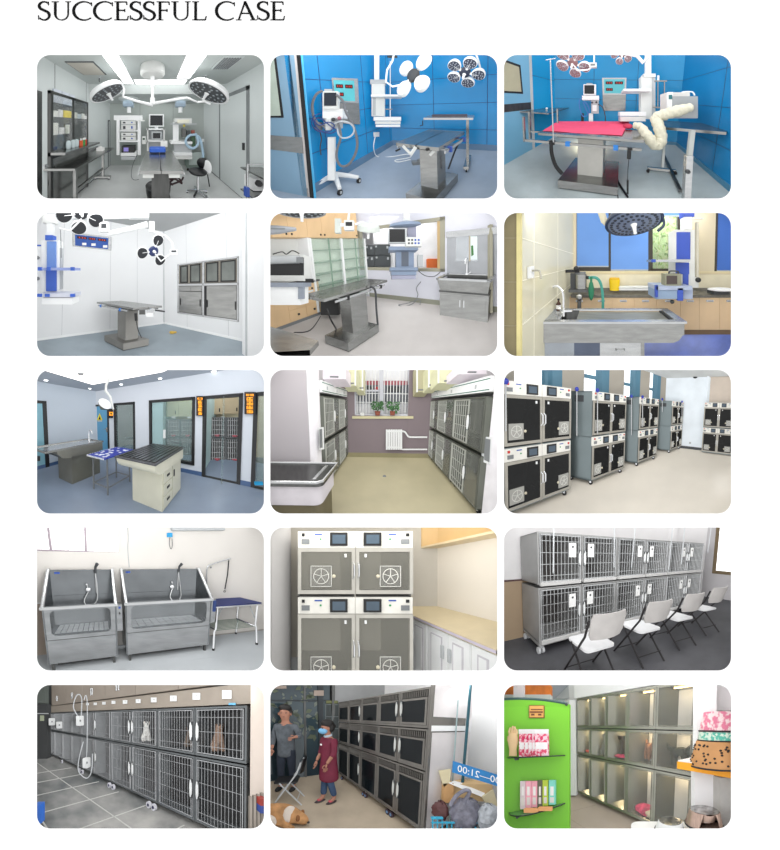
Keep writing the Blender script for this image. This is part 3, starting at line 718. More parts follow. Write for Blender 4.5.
    with thing('ventilator_cart', 'dull green grey wheeled cart behind the saddle stool', 'cart', C.dz(542, 395, 3.7)):
        P('body', PB(512, 345, 572, 388, 3.7, .3), mat('green_grey_cart', '6f8078', .4)); P('front', PB(520, 336, 566, 378, 3.65, .05), mat('pale_green_front', 'a9b6b2', .4))
        for u in (515, 568): P('castor', G().ell(C.dz(u, 393, 3.7), .04), RUBBER)
    solo('wall_socket', 'white socket plate on the back wall near the right tower', 'socket', PB(555, 291, 572, 301, 4.35, .04), WHITE)
towers1()
def table1():
    a = C.fl(353, 398, .9); b_ = C.fl(500, 398, .9); yf = a.y; xc = (a.x+b_.x)/2; w = b_.x-a.x
    yb = C.fl(370, 332, .9).y
    with thing('operating_table', 'steel operating table seen end on in the middle of the grey room', 'operating table', (xc, yf, 0)):
        L = yb - yf; 
        P('tabletop', G().b(-w/2, 0-.005, 0, L, .86, .9), STEEL); P('tabletop', G().b(.005, w/2, 0, L, .86, .9), STEEL)
        P('side_rail', G().b(-w/2-.03, -w/2-.015, .05, L-.1, .82, .86), STEELB); P('side_rail', G().b(w/2+.015, w/2+.03, .05, L-.1, .82, .86), STEELB)
        P('column', G().b(-.14, .14, .3, .7, .12, .86), STEELD); P('base', G().rb(-.2, .2, .1, 1.0, 0, .12, .04), mat('black_base', '17181a', .4))
        P('hinge', G().b(-w/2+.04, -.1, .02, .1, .8, .85), OFFW); P('hinge', G().b(.1, w/2-.04, .02, .1, .8, .85), OFFW)
    solo('blue_pillow', 'flat blue headrest pad at the far end of the steel operating table', 'cushion', G().at(xc-.04, yb-.1, .93).rb(-w*.3, w*.3, -.14, .14, 0, .07, .04), mat('blue_pad', '2c62c8', .5))
    ctube('restraint_strap', 'thin black strap lying along the steel operating table', 'strap', pts((414, 336, yb), (420, 360, (yf+yb)/2), (424, 396, yf)), .006, BLACK)
    solo('waste_bin', 'black bin with a liner under the near end of the grey operating table', 'bin', G().at(xc-.03, 2.35, 0).lathe([(.2, 0), (.24, .2), (.25, .3), (.2, .28), (.02, .26)]), mat('black_bag', '0c0d0e', .25))
    ctube('thin_cable', 'thin dark cable looping at the left side of the operating table', 'cable', pts((345, 345), (330, 380), (326, 415), (335, 428), (352, 426), Z=2.6), .006, DGREY)
    solo('cable_bundle', 'tangle of dark and red cables beneath the right side of the operating table', 'cables', G().curve(pts((440, 425), (465, 445), (450, 430), (480, 420), (495, 440), (470, 425), (450, 445), (490, 432), (500, 418), Z=2.6), .02), mat('dark_red_cable', '3a2226', .5))
    with thing('saddle_stool', 'black saddle stool with a low backrest and chrome star base beside the operating table', 'stool', C.fl(548, 478)):
        P('seat', G().ell((0, 0, .5), (.19, .2, .07), 18, 10), mat('black_vinyl', '101216', .3))
        P('backrest', G().at(.13, .05, .66, rz=-.5).ell((0, 0, 0), (.13, .05, .12), 16, 10), mat('black_vinyl', '101216', .3))
        P('backrest_shell', G().at(.19, -.03, .6, rz=-.9).ell((0, 0, 0), (.1, .03, .15), 16, 10), WHITE)
        P('lever', G().cy((.2, 0, .5), (.23, -.05, .2), .012), BLACK)
        P('gas_lift', G().cy((0, 0, .1), (0, 0, .45), .025), CHROME)
        g = G()
        for k in range(5): t = 2*PI*k/5+.3; g.bar((0, 0, .1), (.22*math.cos(t), .22*math.sin(t), .06), .04, .03)
        P('star_base', g, CHROME)
        castors([(.22*math.cos(2*PI*k/5+.3), .22*math.sin(2*PI*k/5+.3)) for k in range(5)], .025)
table1()
# ================================================================== 2: blue tiled operating room with ventilator
Cell(1, 693, 433, 242, 1.5, 23.8, 8.7, -3.1, zn=2.15)
BLUEW = mat('blue_wall_panel', '1a8ecb', 0.22, 0, 0.08, 1.2, spec=.6)
BLUEJ = mat('dark_blue_joint', '0d4a80', .5)
BFLOOR = mat('grey_blue_vinyl', '94a2b2', 0.3, 0, 0.08, 3)
LBLUE = mat('pale_blue_door', '86a9c2', .35, 0, .04, 2)
TEALD = mat('cyan_display', '5fc0c8', .3)
def room2():
    xl, yb = -2.5, 5.32
    S('floor', G().b(xl-1, 2.5, 1.8, yb, -.05, 0), BFLOOR)
    g = G().b(xl-.1, xl, 2.15, yb, 0, 3.6); g.use(1)
    for (u, v) in ((235, 97), (323, 193), (248, 305)): z = C.wx(u, v, xl).z; g.b(xl, xl+.004, 2.15, yb, z, z+.012)
    for u in (178, 320, 402): y = C.wx(u, 120, xl).y; g.b(xl, xl+.004, y, y+.014, 0, 3.6)
    S('wall_left', g, [BLUEW, BLUEJ])
    g = G().b(xl, 2.5, yb, yb+.1, 0, 3.6); g.use(1)
    for (u, v) in ((771, 75), (771, 169), (771, 262)): z = C.wy(u, v, yb).z; g.b(xl, 2.5, yb-.004, yb, z, z+.012)
    for u in (556, 737): x = C.wy(u, 150, yb).x; g.b(x, x+.014, yb-.004, yb, 0, 3.6)
    S('wall_back', g, [BLUEW, BLUEJ])
    sk = mat('blue_grey_coving', '5d7f9f', .3)
    S('baseboard_left', G().b(xl, xl+.03, 2.15, yb, 0, .14), sk); S('baseboard_back', G().b(xl, 2.5, yb-.03, yb, 0, .14), sk)
    S('trim_1', pp([(404, 12), (436, 12), (436, 20), (406, 20)], 'y', yb-.02, -.03), DGREY)
    y = 2.15
    d = S('door_1', pp([(2, 2), (90, 2), (137, 505), (2, 505)], 'y', y, .08), LBLUE)
    S('door_band', pp([(2, 278), (117, 286), (122, 340), (2, 325)], 'y', y-.005, .006), STEEL, parent=d)
    S('window_frame', join(pp([(2, 2), (26, 2), (54, 220), (2, 220)], 'y', y-.012, .012), pp([(2, 2), (20, 2), (46, 213), (2, 214)], 'y', y-.014, .004)), [BLACK, mat('pale_pane', 'bcc8bb', .1)], parent=d)
    S('door_edge', join(pp([(90, 2), (98, 2), (145, 505), (137, 505)], 'y', y, .08), pp([(98, 2), (110, 2), (157, 505), (145, 505)], 'y', y-.01, .03), pp([(110, 2), (117, 2), (165, 505), (157, 505)], 'y', y, .01)), [mat('warm_white', 'cfc8c4', .4), BLACK, mat('sky_blue_edge', '4fb4e6', .3)], parent=d)
    top_fill_light(12, back=.5)
room2()
def gear2():
    red_panel('steel framed cyan display with red readouts on blue tiles beside the ventilator', ('x', -2.5), [(216, 87), (296, 90), (300, 172), (224, 168)], [(224, 170), (300, 172), (304, 242), (226, 238)], m=TEALD, digits=[(.1, .2, .45, .38), (.55, .2, .92, .38), (.12, .6, .45, .78)], depth=.06)
    Z = 3.25
    c = C.fl(228, 432)
    with thing('ventilator_cart', 'white ventilator on a tall wheeled stand with hoses in the blue room', 'ventilator', (c.x, c.y, 0)):
        w = [C.fl(*p) for p in ((245, 478), (172, 462), (308, 438))]
        g = G()
        for q in w: g.tube([V(0, 0, .13), V((q.x)*.6, (q.y)*.6, .12), V(q.x, q.y, .1)], [.05, .04, .03], 8)
        P('base', g, WHITE)
        for q in w: P('castor', G().cy((q.x-.02, q.y, .04), (q.x+.02, q.y, .04), .045).use(1).cy((q.x+.021, q.y, .04), (q.x+.024, q.y, .04), .025).cy((q.x-.025, q.y-.004, .04), (q.x-.021, q.y, .04), .03), [RUBBER, LGREY])
        P('pole', PB(203, 285, 226, 430, Z, .07), WHITE)
        P('body', PB(186, 190, 254, 222, Z-.05, .3), WHITE)
        P('screen_housing', PB(186, 131, 236, 190, Z-.1, .12), OFFW); P('screen', PB(191, 136, 232, 180, Z-.11, .01), mat('navy_screen', '101c2c', .1))
        P('screen_handle', PB(192, 124, 216, 131, Z-.05, .04), LGREY)
        P('humidifier', PB(196, 222, 214, 262, Z-.1, .1), OFFW); P('side_box', PB(160, 235, 178, 262, Z, .1), GREY)
        P('lower_body', PB(190, 222, 244, 256, Z, .18), LGREY)
        P('valve', G().ell(C.dz(222, 226, Z-.1), .03), DGREY); P('valve', G().ell(C.dz(242, 222, Z-.1), .03), mat('dusty_pink', 'a86c78', .4))
    gh = mat('grey_corrugated_hose', '6c6e72', .4)
    ctube('ventilator_hose', 'grey hose arching from the left side of the ventilator screen', 'hose', pts((186, 130), (165, 142), (152, 175), (156, 215), (172, 240), (190, 248), Z=Z-.12), .02, gh)
    ctube('ventilator_hose', 'long grey hose falling in a loop on the right of the ventilator stand', 'hose', pts((232, 143), (255, 165), (264, 200), (290, 250), (302, 300), (296, 340), (275, 375), (250, 382), (235, 362), (234, 330), (247, 285), (240, 245), (230, 225), Z=Z-.14), .02, gh)
    ctube('clear_tube', 'pale transparent tube looping at the right of the ventilator body', 'hose', pts((225, 240), (250, 232), (280, 240), (292, 262), (280, 282), (255, 288), (240, 276), (236, 256), Z=Z-.16), .014, TUBING)
    ctube('cable_tangle', 'tangled blue and dark cables below the ventilator body', 'cables', pts((180, 205), (158, 215), (150, 240), (165, 262), (190, 268), (215, 262), (225, 245), (205, 235), (175, 245), (160, 230), (178, 222), (215, 250), (232, 262), (210, 272), (170, 258), (154, 225), Z=Z-.14), .009, mat('navy_cable', '25407f', .5))
    ctube('hanging_cable', 'thin dark cable hanging at the left of the ventilator stand', 'cable', pts((176, 262), (182, 290), (178, 320), (181, 345), Z=Z), .009, DGREY)
    Z = 4.6
    with thing('ceiling_pendant', 'white service column hanging from the ceiling in the corner of the blue room', 'service column', C.dz(395, 250, Z)):
        P('pole', PB(359, 2, 375, 98, Z, .12), WHITE); P('cap', PB(345, 92, 397, 106, Z-.05, .25), LGREY)
        P('column', PB(350, 104, 394, 215, Z-.03, .22), OFFW); P('panel', PB(354, 148, 364, 212, Z-.04, .02), LGREY)
        P('shelf', PB(348, 142, 452, 149, Z-.25, .4), WHITE)
        P('iv_pole', PB(411, 30, 414, 235, Z, .02), CHROME); P('rail', PB(395, 190, 420, 193, Z, .03), STEEL)
        P('drawer', PB(357, 217, 449, 230, Z-.3, .4), WHITE); P('drawer', PB(362, 232, 447, 241, Z-.3, .4), OFFW); P('drawer', PB(364, 243, 446, 251, Z-.3, .4), WHITE)
    solo('wall_socket', 'white socket on the blue tiles with a cable to the floor', 'socket', pp([(356, 269), (370, 268), (370, 283), (357, 284)], 'x', -2.47, .05), WHITE)
    ctube('floor_cable', 'white cable running from the wall socket across the blue grey floor', 'cable', [C.dz(362, 284, 4.6), C.dz(357, 320, 4.5), C.fl(370, 350, .01), C.fl(420, 350, .01), C.fl(470, 342, .01), C.fl(480, 352, .01), C.fl(430, 362, .01), C.fl(440, 368, .01), C.fl(480, 360, .01)], .01, WHITE)
    a, b_ = C.fl(432, 303, .85), C.fl(586, 318, .85); c, d = C.fl(560, 258, .85), C.fl(652, 265, .85)
    L = ((c-a).length + (d-b_).length)/2; W = (b_-a).length; ctr = (a+b_+c+d)/4; ax = ((c-a)+(d-b_)).normalized(); rz = math.atan2(ax.y, ax.x)
    op_table('steel operating table with a black centre groove on a square column in the blue room', (ctr.x-.02, ctr.y-.02, 0), rz, L, W*.98, .85, (.95, .4), (.3, .26), bh=.15, cx=-.02, clamps=BLUEP)
    with thing('table_bracket', 'white angled bracket assembly at the near end of the blue room operating table', 'bracket', C.dz(500, 320, 2.5)):
        for q in ((455, 315, 480, 340), (480, 345, 498, 318), (560, 330, 545, 345)): P('arm', G().bar(C.dz(q[0], q[1], 2.5), C.dz(q[2], q[3], 2.52), .03), OFFW)
        P('knob', G().cy(C.dz(430, 332, 2.55), C.dz(446, 324, 2.55), .012), BLACK); P('knob', G().ell(C.dz(536, 326, 2.45), .02), BLACK)
    ctube('gas_strut', 'black rod slanting from the table rail to the steel base in the blue room', 'rod', pts((652, 290), (632, 325), (607, 392), Z=3.0), .012, BLACK)
    solo('foot_pedal', 'small black and white foot pedal on the floor beside the table column', 'pedal', G().at(*C.fl(505, 374), rz=.5).b(-.12, .12, -.08, .08, 0, .06).ell((.05, 0, .08), (.07, .05, .03)), GREY)
    def lampp(uv, Z): return [C.dz(u, v, Z) for u, v in uv]
    petal_lamp('white surgical light seen from behind, nearest the ceiling service column', C.dz(492, 80, 3.3), (.35, .75, -.35), .39, 4, rot=.6, elong=1.1, lens=False, arm=lampp([(492, 80), (458, 108), (420, 116), (398, 100), (402, 60), (420, 30), (428, -8)], 3.3))
    petal_lamp('five petalled surgical light with dark lenses above the instrument trolley', C.dz(662, 70, 3.4), (-.15, -.72, -.68), .32, 5, face=mat('navy_lens_face', '2c3448', .3), rot=.35, arm=lampp([(662, 70), (700, 72), (716, 62), (708, 30), (694, -8)], 3.44))
    z = 1.0
    q = [C.fl(*p, z) for p in ((522, 214), (698, 212))]
    y0 = 4.0; p0 = C.wy(524, 222, y0); p1 = C.wy(690, 218, y0)
    with thing('instrument_trolley', 'steel overbed instrument trolley with black crank at the blue back wall', 'trolley', (p1.x-.1, y0, 0)):
        a = p0.x-(p1.x-.1)
        P('tray', G().b(a, .1, 0, .45, p0.z-.03, p0.z+.01), STEELB); P('tray_mat', G().b(a+.12, -.02, .2, .26, p0.z+.01, p0.z+.05), mat('brown_grey_roll', '54505a', .6))
        P('crank', G().tube([(a-.02, 0, p0.z-.05), (a-.02, 0, p0.z-.14), (a-.08, 0, p0.z-.15)], .01, 6), BLACK)
        P('column', G().b(-.03, .02, .1, .15, .1, p0.z-.03), STEEL); P('foot', G().b(-.05, .04, -.25, .5, .06, .11), STEEL)
        castors([(0, -.22), (0, .46)], .035)
gear2()
# ================================================================== 3: blue operating room with pink mat
Cell(2, 444, 338, 210, 1.5, 8.3, 7.3, 1.6, zn=1.6)
def room3():
    xl, xr, yb = -2.45, 1.87, 4.61
    bw = mat('turquoise_wall_panel', '1c8fc4', 0.25, 0, 0.12, 1.0); bj = mat('deep_teal_joint', '0b4a6e', .5)
    S('floor', G().b(xl-.3, xr, 1.2, yb, -.05, 0), mat('pale_grey_green_floor', 'a9b4b6', .25, 0, .12, 2.5))
    yc = C.wx(104, 200, xl).y
    g = G().b(xl-.1, xl, yc, yb, 0, 3.6); g.use(1)
    for z in (1.0, 2.05): g.b(xl, xl+.004, yc, yb, z, z+.012)
    S('wall_left', g, [bw, bj])
    g = G().b(xl, xr, yb, yb+.1, 0, 3.6); g.use(1)
    for (u, v) in ((500, 95), (500, 165), (500, 255)): z = C.wy(u, v, yb).z; g.b(xl, xr, yb-.004, yb, z, z+.012)
    for u in (310, 455): x = C.wy(u, 120, yb).x; g.b(x, x+.014, yb-.004, yb, 0, 3.6)
    S('wall_back', g, [bw, bj])
    g = G().b(xr, xr+.1, 1.2, yb, 0, 3.6); g.use(1)
    for (u, v) in ((690, 73), (715, 183), (700, 298)): z = C.wx(u, v, xr).z; g.b(xr-.004, xr, 1.2, yb, z, z+.012)
    for u in (737,): y = C.wx(u, 200, xr).y; g.b(xr-.004, xr, y, y+.014, 0, 3.6)
    S('wall_right', g, [mat('deep_blue_wall_panel', '1478b0', 0.25, 0, 0.1, 1.0), bj])
    sk = mat('blue_grey_coving2', '4a7f9c', .3)
    S('baseboard_right', G().b(xr-.03, xr, 1.2, yb, 0, .1), sk); S('baseboard_back', G().b(xl, xr, yb-.03, yb, 0, .1), sk)
    d = S('door_1', G().b(xl-.06, xl, 1.2, yc, 0, 3.6), mat('pale_blue_door2', '6fa6c4', .35, 0, .04, 2))
    S('door_band', pp([(2, 176), (100, 168), (102, 192), (2, 203)], 'x', xl+.002, .004), STEELD, parent=d)
    S('window_frame', join(pp([(2, 22), (12, 26), (64, 44), (73, 140), (2, 136)], 'x', xl+.004, .01), pp([(2, 30), (12, 33), (60, 50), (68, 133), (2, 130)], 'x', xl+.015, .004)), [BLACK, mat('beige_pane', 'a8a48a', .15)], parent=d)
    S('door_edge', G().b(xl, xl+.05, yc-.04, yc, 0, 3.6), LGREY, parent=d)
    top_fill_light(12, back=.4); light((-.9, 3.6, .35), 1.2, .12, .12, (0, .3, -1), (1, .8, .5), 'glow_lamp')
room3()
def gear3():
    red_panel('steel framed cyan wall display behind the pink mat table and white monitor', ('y', 4.61), [(339, 87), (420, 87), (418, 143), (341, 143)], [(341, 143), (418, 143), (416, 196), (343, 196)], m=TEALD, digits=[(.08, .15, .42, .35), (.52, .15, .92, .35), (.08, .62, .42, .82)])
    Z = 3.9
    with thing('patient_monitor', 'monitor and ventilator cluster on a white stand before the turquoise back wall', 'ventilator', C.dz(303, 232, Z)):
        P('screen_housing', PB(276, 108, 318, 144, Z-.1, .15), WHITE); P('screen', PB(279, 111, 312, 140, Z-.11, .01), SCREEN); P('carry_handle', PB(286, 104, 306, 108, Z, .04), LGREY)
        P('body', PB(271, 146, 328, 160, Z-.1, .3), WHITE); P('module', PB(302, 160, 327, 206, Z-.05, .2), LGREY)
        P('humidifier', PB(306, 178, 320, 198, Z-.1, .1), WHITE); P('post', PB(294, 205, 308, 300, Z, .06), WHITE)
        P('knob', G().ell(C.dz(305, 169, Z-.1), .03), DGREY); P('knob', G().ell(C.dz(319, 168, Z-.1), .03), DGREY)
    ctube('monitor_cable', 'tangle of blue cables at the left of the white monitor stand', 'cables', pts((272, 150), (262, 165), (264, 190), (274, 215), (288, 212), (296, 195), (286, 172), (276, 168), (284, 190), (292, 208), Z=Z-.1), .014, mat('blue_cable', '3a6fb8', .5))
    ctube('monitor_hose', 'dark hose hanging at the right of the white monitor stand', 'hose', pts((325, 175), (340, 185), (348, 210), (350, 235), Z=Z-.1), .016, DGREY)
    solo('black_device', 'slim black device hanging below the monitor cables', 'device', PB(268, 205, 277, 232, Z-.05, .05), BLACK)
    Z = 3.2
    with thing('ceiling_pendant', 'white service column with shelf and drawers right of the turquoise wall display', 'service column', C.dz(480, 235, Z)):
        P('pole', PB(485, 2, 503, 78, Z, .1), WHITE); P('cap', PB(478, 72, 518, 84, Z-.03, .25), OFFW)
        P('column', PB(469, 82, 505, 225, Z, .2), OFFW); P('side_panel', PB(503, 82, 517, 215, Z+.03, .15), LGREY)
        P('shelf', PB(410, 123, 503, 131, Z-.25, .4), WHITE)
        P('drawer', PB(398, 200, 486, 214, Z-.3, .35), WHITE); P('drawer', PB(400, 216, 484, 232, Z-.3, .35), OFFW)
        P('rail_post', PB(524, 98, 527, 190, Z, .02), STEEL); P('rail_post', PB(546, 98, 549, 190, Z, .02), STEEL); P('crossbar', PB(510, 183, 555, 187, Z, .03), STEEL); P('crossbar', PB(515, 95, 556, 99, Z, .03), STEEL)
        P('cup', PB(524, 78, 530, 96, Z, .03), WHITE)
    # operating table seen from the side
    a = C.fl(100, 270, .9); zt = .9
    p0, p1 = C.fl(110, 272, zt), C.fl(482, 292, zt); b0 = C.fl(190, 236, zt)
    y0, y1 = 1.98, 2.62; x0, x1 = p0.x, p1.x
    with thing('operating_table', 'steel operating table carrying the pink mat, on a broad square column', 'operating table', (-.55, 2.3, 0)):
        P('tabletop', G().rb(x0+.55, x1+.55, y0-2.3, y1-2.3, .85, .89, .04), STEEL)
        P('under_frame', G().b(x0+.85, x1+.2, -.2, .2, .8, .85), STEELD)
        P('side_rail', G().b(x0+.35, x1+.5, y0-2.36, y0-2.34, .74, .78), STEEL); P('side_rail', G().b(x0+.55, x1+.5, y1-2.26, y1-2.24, .76, .79), STEEL)
        P('rail_post', G().b(x0+.34, x0+.37, y0-2.36, y0-2.33, .74, 1.16), STEEL)
        P('column', G().b(-.16, .28, -.2, .15, .14, .85), mat('warm_steel', 'b5b4ae', .4, .5)); P('base', G().b(-.42, .55, -.42, .42, .02, .15), STEEL); P('plinth', G().b(-.4, .53, -.4, .4, 0, .03), BLACK)
        for u in (224, 385): q = C.wy(u, 300, 1.93); P('rail_clamp', G().c(q.x, q.y, .76, .07, .05, .07), mat('cyan_blue_clamp', '2a7fd0', .4))
        P('rail_clamp', G().c(C.wy(172, 300, 1.93).x, -.37, .76, .09, .05, .06), BLACK, label='black rail clamp')
    # mat: cloth draped with slight waves
    def mat_pt(u, v): return C.fl(u, v, .905)
    random.seed(5); nx, ny = 28, 10; tl, tr_, br, bl = mat_pt(195, 233), mat_pt(430, 233), mat_pt(405, 278), mat_pt(140, 262)
    vs = []; 
    for lay in (0, 1):
        for j in range(ny+1):
            for i in range(nx+1):
                s, t = i/nx, j/ny; p = tl*(1-s)*(1-t) + tr_*s*(1-t) + br*s*t + bl*(1-s)*t
                z = .9 + (.012 + .014*math.sin(s*9+t*3)*math.sin(t*5) + (.03*max(0, s-.85)/.15 if t < .5 else 0)) if lay == 0 else .895
                if lay == 0 and t > .93: z -= .02
                vs.append((p.x, p.y, z))
    fs = []; n = (nx+1)*(ny+1)
    for j in range(ny):
        for i in range(nx):
            a = j*(nx+1)+i; fs += [(a, a+nx+1, a+nx+2, a+1), (n+a, n+a+1, n+a+nx+2, n+a+nx+1)]
    for i in range(nx): fs.append((i, i+1, n+i+1, n+i)); a = ny*(nx+1)+i; fs.append((a+1, a, n+a, n+a+1))
    for j in range(ny): a = j*(nx+1); fs.append((a+nx+1, a, n+a, n+a+nx+1)); a += nx; fs.append((a, a+nx+1, n+a+nx+1, n+a))
    solo('pink_mat', 'crumpled bright pink mat spread over the steel operating table', 'mat', G().add(vs, fs), mat('pink_fabric', 'e0486c', .65, 0, .05, 8))
    solo('dark_pink_wrap', 'crumpled deep pink cloth end at the right end of the pink mat', 'cloth', G().ell(C.fl(425, 248, .93), (.1, .16, .05), 14, 8), mat('deep_pink', 'b82848', .7, bump=.5))
    hs = mat('white_crumpled_hose', 'd6d2bd', .6, 0, .1, 30, bump=.8)
    P_ = [C.dz(442, 245, 2.35), C.dz(468, 252, 2.3), C.dz(492, 285, 2.2), C.dz(518, 310, 2.2), C.dz(536, 290, 2.2), C.dz(528, 250, 2.25), C.dz(520, 222, 2.35), C.dz(555, 207, 2.3), C.dz(600, 195, 2.25), C.dz(638, 184, 2.25)]
    sm = smooth(P_, 6); rr = [.045 + .045*min(1, i/12) + .007*((i*7) % 3) - (.04*max(0, (i-len(sm)+7))/7) for i in range(len(sm))]
    solo('warming_hose', 'thick crumpled white hose bending from the pink mat to the warming unit', 'hose', G().tube(sm, rr, 14), hs)
    Z = 2.5
    with thing('warming_unit', 'white boxy warming unit with a handle and grey front on the steel side table', 'warming unit', C.dz(605, 220, Z)):
        P('case', PB(556, 135, 632, 200, Z+.02, .3), mat('cream_case', 'd8d6d2', .4)); P('grey_front', PB(575, 148, 659, 222, Z-.05, .12), mat('grey_front', '9fa3a6', .4))
        P('control_face', PB(559, 134, 576, 188, Z-.03, .05), WHITE); P('display', PB(562, 143, 573, 158, Z-.04, .01), mat('teal_lcd', '2c6a70', .3))
        P('handle', G().curve(pts((604, 140), (610, 134), (640, 134), (648, 146), Z=Z+.05), .014), WHITE); P('hose_socket', G().cy(C.dz(638, 184, Z-.02), C.dz(638, 184, Z-.12), .04), LGREY)
    zt = C.fl(600, 235, 1.0)
    h = .98; fl_ = C.fl(530, 252, h); fr_ = C.fl(745, 270, h); bl_ = C.fl(528, 228, h); br_ = C.fl(735, 235, h)
    with thing('side_table', 'height adjustable steel side table holding the warming unit by the deep blue wall', 'table', C.fl(620, 489)):
        g = G(); q = [fl_, fr_, C.fl(765, 246, h), bl_]; vs = [C.F.inverted() @ (C.par and V(0, 0, 0) + p) if False else p for p in q]
        q = [C.fl(530, 250, h), C.fl(755, 268, h), C.fl(762, 244, h), C.fl(528, 228, h)]
        P('tabletop', G().add([V(p.x, p.y, h-.05) for p in q] + [V(p.x, p.y, h) for p in q], [(3, 2, 1, 0), (4, 5, 6, 7), (0, 1, 5, 4), (1, 2, 6, 5), (2, 3, 7, 6), (3, 0, 4, 7)]), STEEL)
        P('lift_column', G().bar(C.dz(640, 262, 1.9), C.dz(630, 350, 1.9), .06), mat('pale_steel_post', 'b9bdba', .4, .3)); P('lower_column', G().bar(C.dz(628, 345, 1.9), C.dz(618, 520, 1.9), .085), STEELB)
        P('rear_post', G().bar(C.dz(550, 258, 2.6), C.dz(541, 385, 2.6), .04), mat('pale_steel_post', 'b9bdba', .4, .3))
        P('foot', G().bar(C.fl(490, 388, .05), C.fl(585, 398, .05), .05), STEEL); P('foot_bar', G().bar(C.fl(545, 345, .06), C.fl(600, 465, .06), .05), STEELD)
        for u, v in ((492, 398), (584, 405)): P('castor', G().ell(C.fl(u, v, .035), .035), RUBBER)
        P('knob', G().ell(C.dz(624, 400, 1.85), .03), DGREY)
    ctube('drain_hose', 'black hose curving down from the table rail to the steel base', 'hose', pts((168, 302), (170, 340), (183, 380), (205, 408), Z=2.1), .028, RUBBER)
    with thing('hand_control', 'black hand control hanging from the table by a thin cord', 'hand control', C.dz(428, 357, 1.95)):
        P('grip', G().rb(-.03, .03, -.02, .02, 0, .16, .015), BLACK); P('cord', G().tube([V(0, 0, .0), V(-.005, 0, -.18), V(0, 0, -.36)], .006), DGREY); P('plug', G().bar((0, 0, -.34), (.01, 0, -.56), .03), BLACK)
    for i, (a, b_) in enumerate((((395, 440), (424, 485)), ((388, 470), (392, 489)))):
        ctube('floor_tube', ['black tube end on the floor beside the table base', 'thin dark wire on the floor at the corner of the table base'][i], 'tube', [C.fl(a[0]-8, a[1]-20, .02), C.fl(*a, .02), C.fl(*b_, .02)], .02 if i == 0 else .008, BLACK)
    # left drip stand and tray
    solo('drip_pole', 'thin steel drip pole rising at the left end of the pink mat', 'pole', G().cy(C.dz(165, 22, 1.95), C.dz(176, 302, 1.95), .009).cy(C.dz(150, 27, 1.95), C.dz(182, 22, 1.95), .006), STEELB)
    h = 1.12
    with thing('instrument_tray', 'steel instrument tray on a post left of the pink mat', 'tray', C.fl(120, 330)):
        q = [C.fl(62, 198, h), C.fl(160, 205, h), C.fl(228, 186, h), C.fl(130, 187, h)]
        P('tray', G().add([V(p.x, p.y, h-.03) for p in q] + [V(p.x, p.y, h) for p in q], [(3, 2, 1, 0), (4, 5, 6, 7), (0, 1, 5, 4), (1, 2, 6, 5), (2, 3, 7, 6), (3, 0, 4, 7)]), STEEL)
        P('post', G().bar(C.dz(95, 200, 2.6), C.dz(98, 290, 2.6), .04), STEEL); P('post', G().bar(C.dz(189, 190, 2.9), C.dz(190, 240, 2.9), .03), STEEL)
        P('base_bar', G().bar(C.dz(98, 266, 2.6), C.dz(170, 270, 2.6), .03), STEEL)
    solo('gauze', 'small white gauze lump on the left instrument tray', 'gauze', G().ell(C.fl(153, 189, h+.03), (.03, .03, .03)), PAPER)
    lp = [C.dz(240, 38, 2.6), C.dz(255, 62, 2.6), C.dz(290, 60, 2.6), C.dz(312, 45, 2.6), C.dz(312, -5, 2.6)]
    petal_lamp('surgical light with white petals and pink brown lenses above the pink mat', lp[0], (.0, -.62, -.78), .36, 5, face=mat('pinkish_lens_face', '8a6a6c', .3), rot=.25, arm=lp)
    with thing('lamp_joint', 'small white control box on the arm of the pink lensed light', 'lamp joint', C.dz(308, 50, 2.55)):
        P('box', PB(295, 35, 320, 50, 2.55, .08), OFFW); P('buttons', PB(300, 39, 315, 45, 2.54, .01), GREY)
    petal_lamp('second surgical light, cut by the picture top beside the column pole', C.dz(405, 8, 2.9), (0, -.7, -.7), .25, 5, face=mat('pinkish_lens_face', '8a6a6c', .3))
    solo('lamp_support', 'white jointed lamp arm beside the service column pole', 'lamp arm', G().tube(pts((420, 5), (455, 12), (475, 35), (490, 18), Z=2.8), .04, 8), WHITE)
gear3()
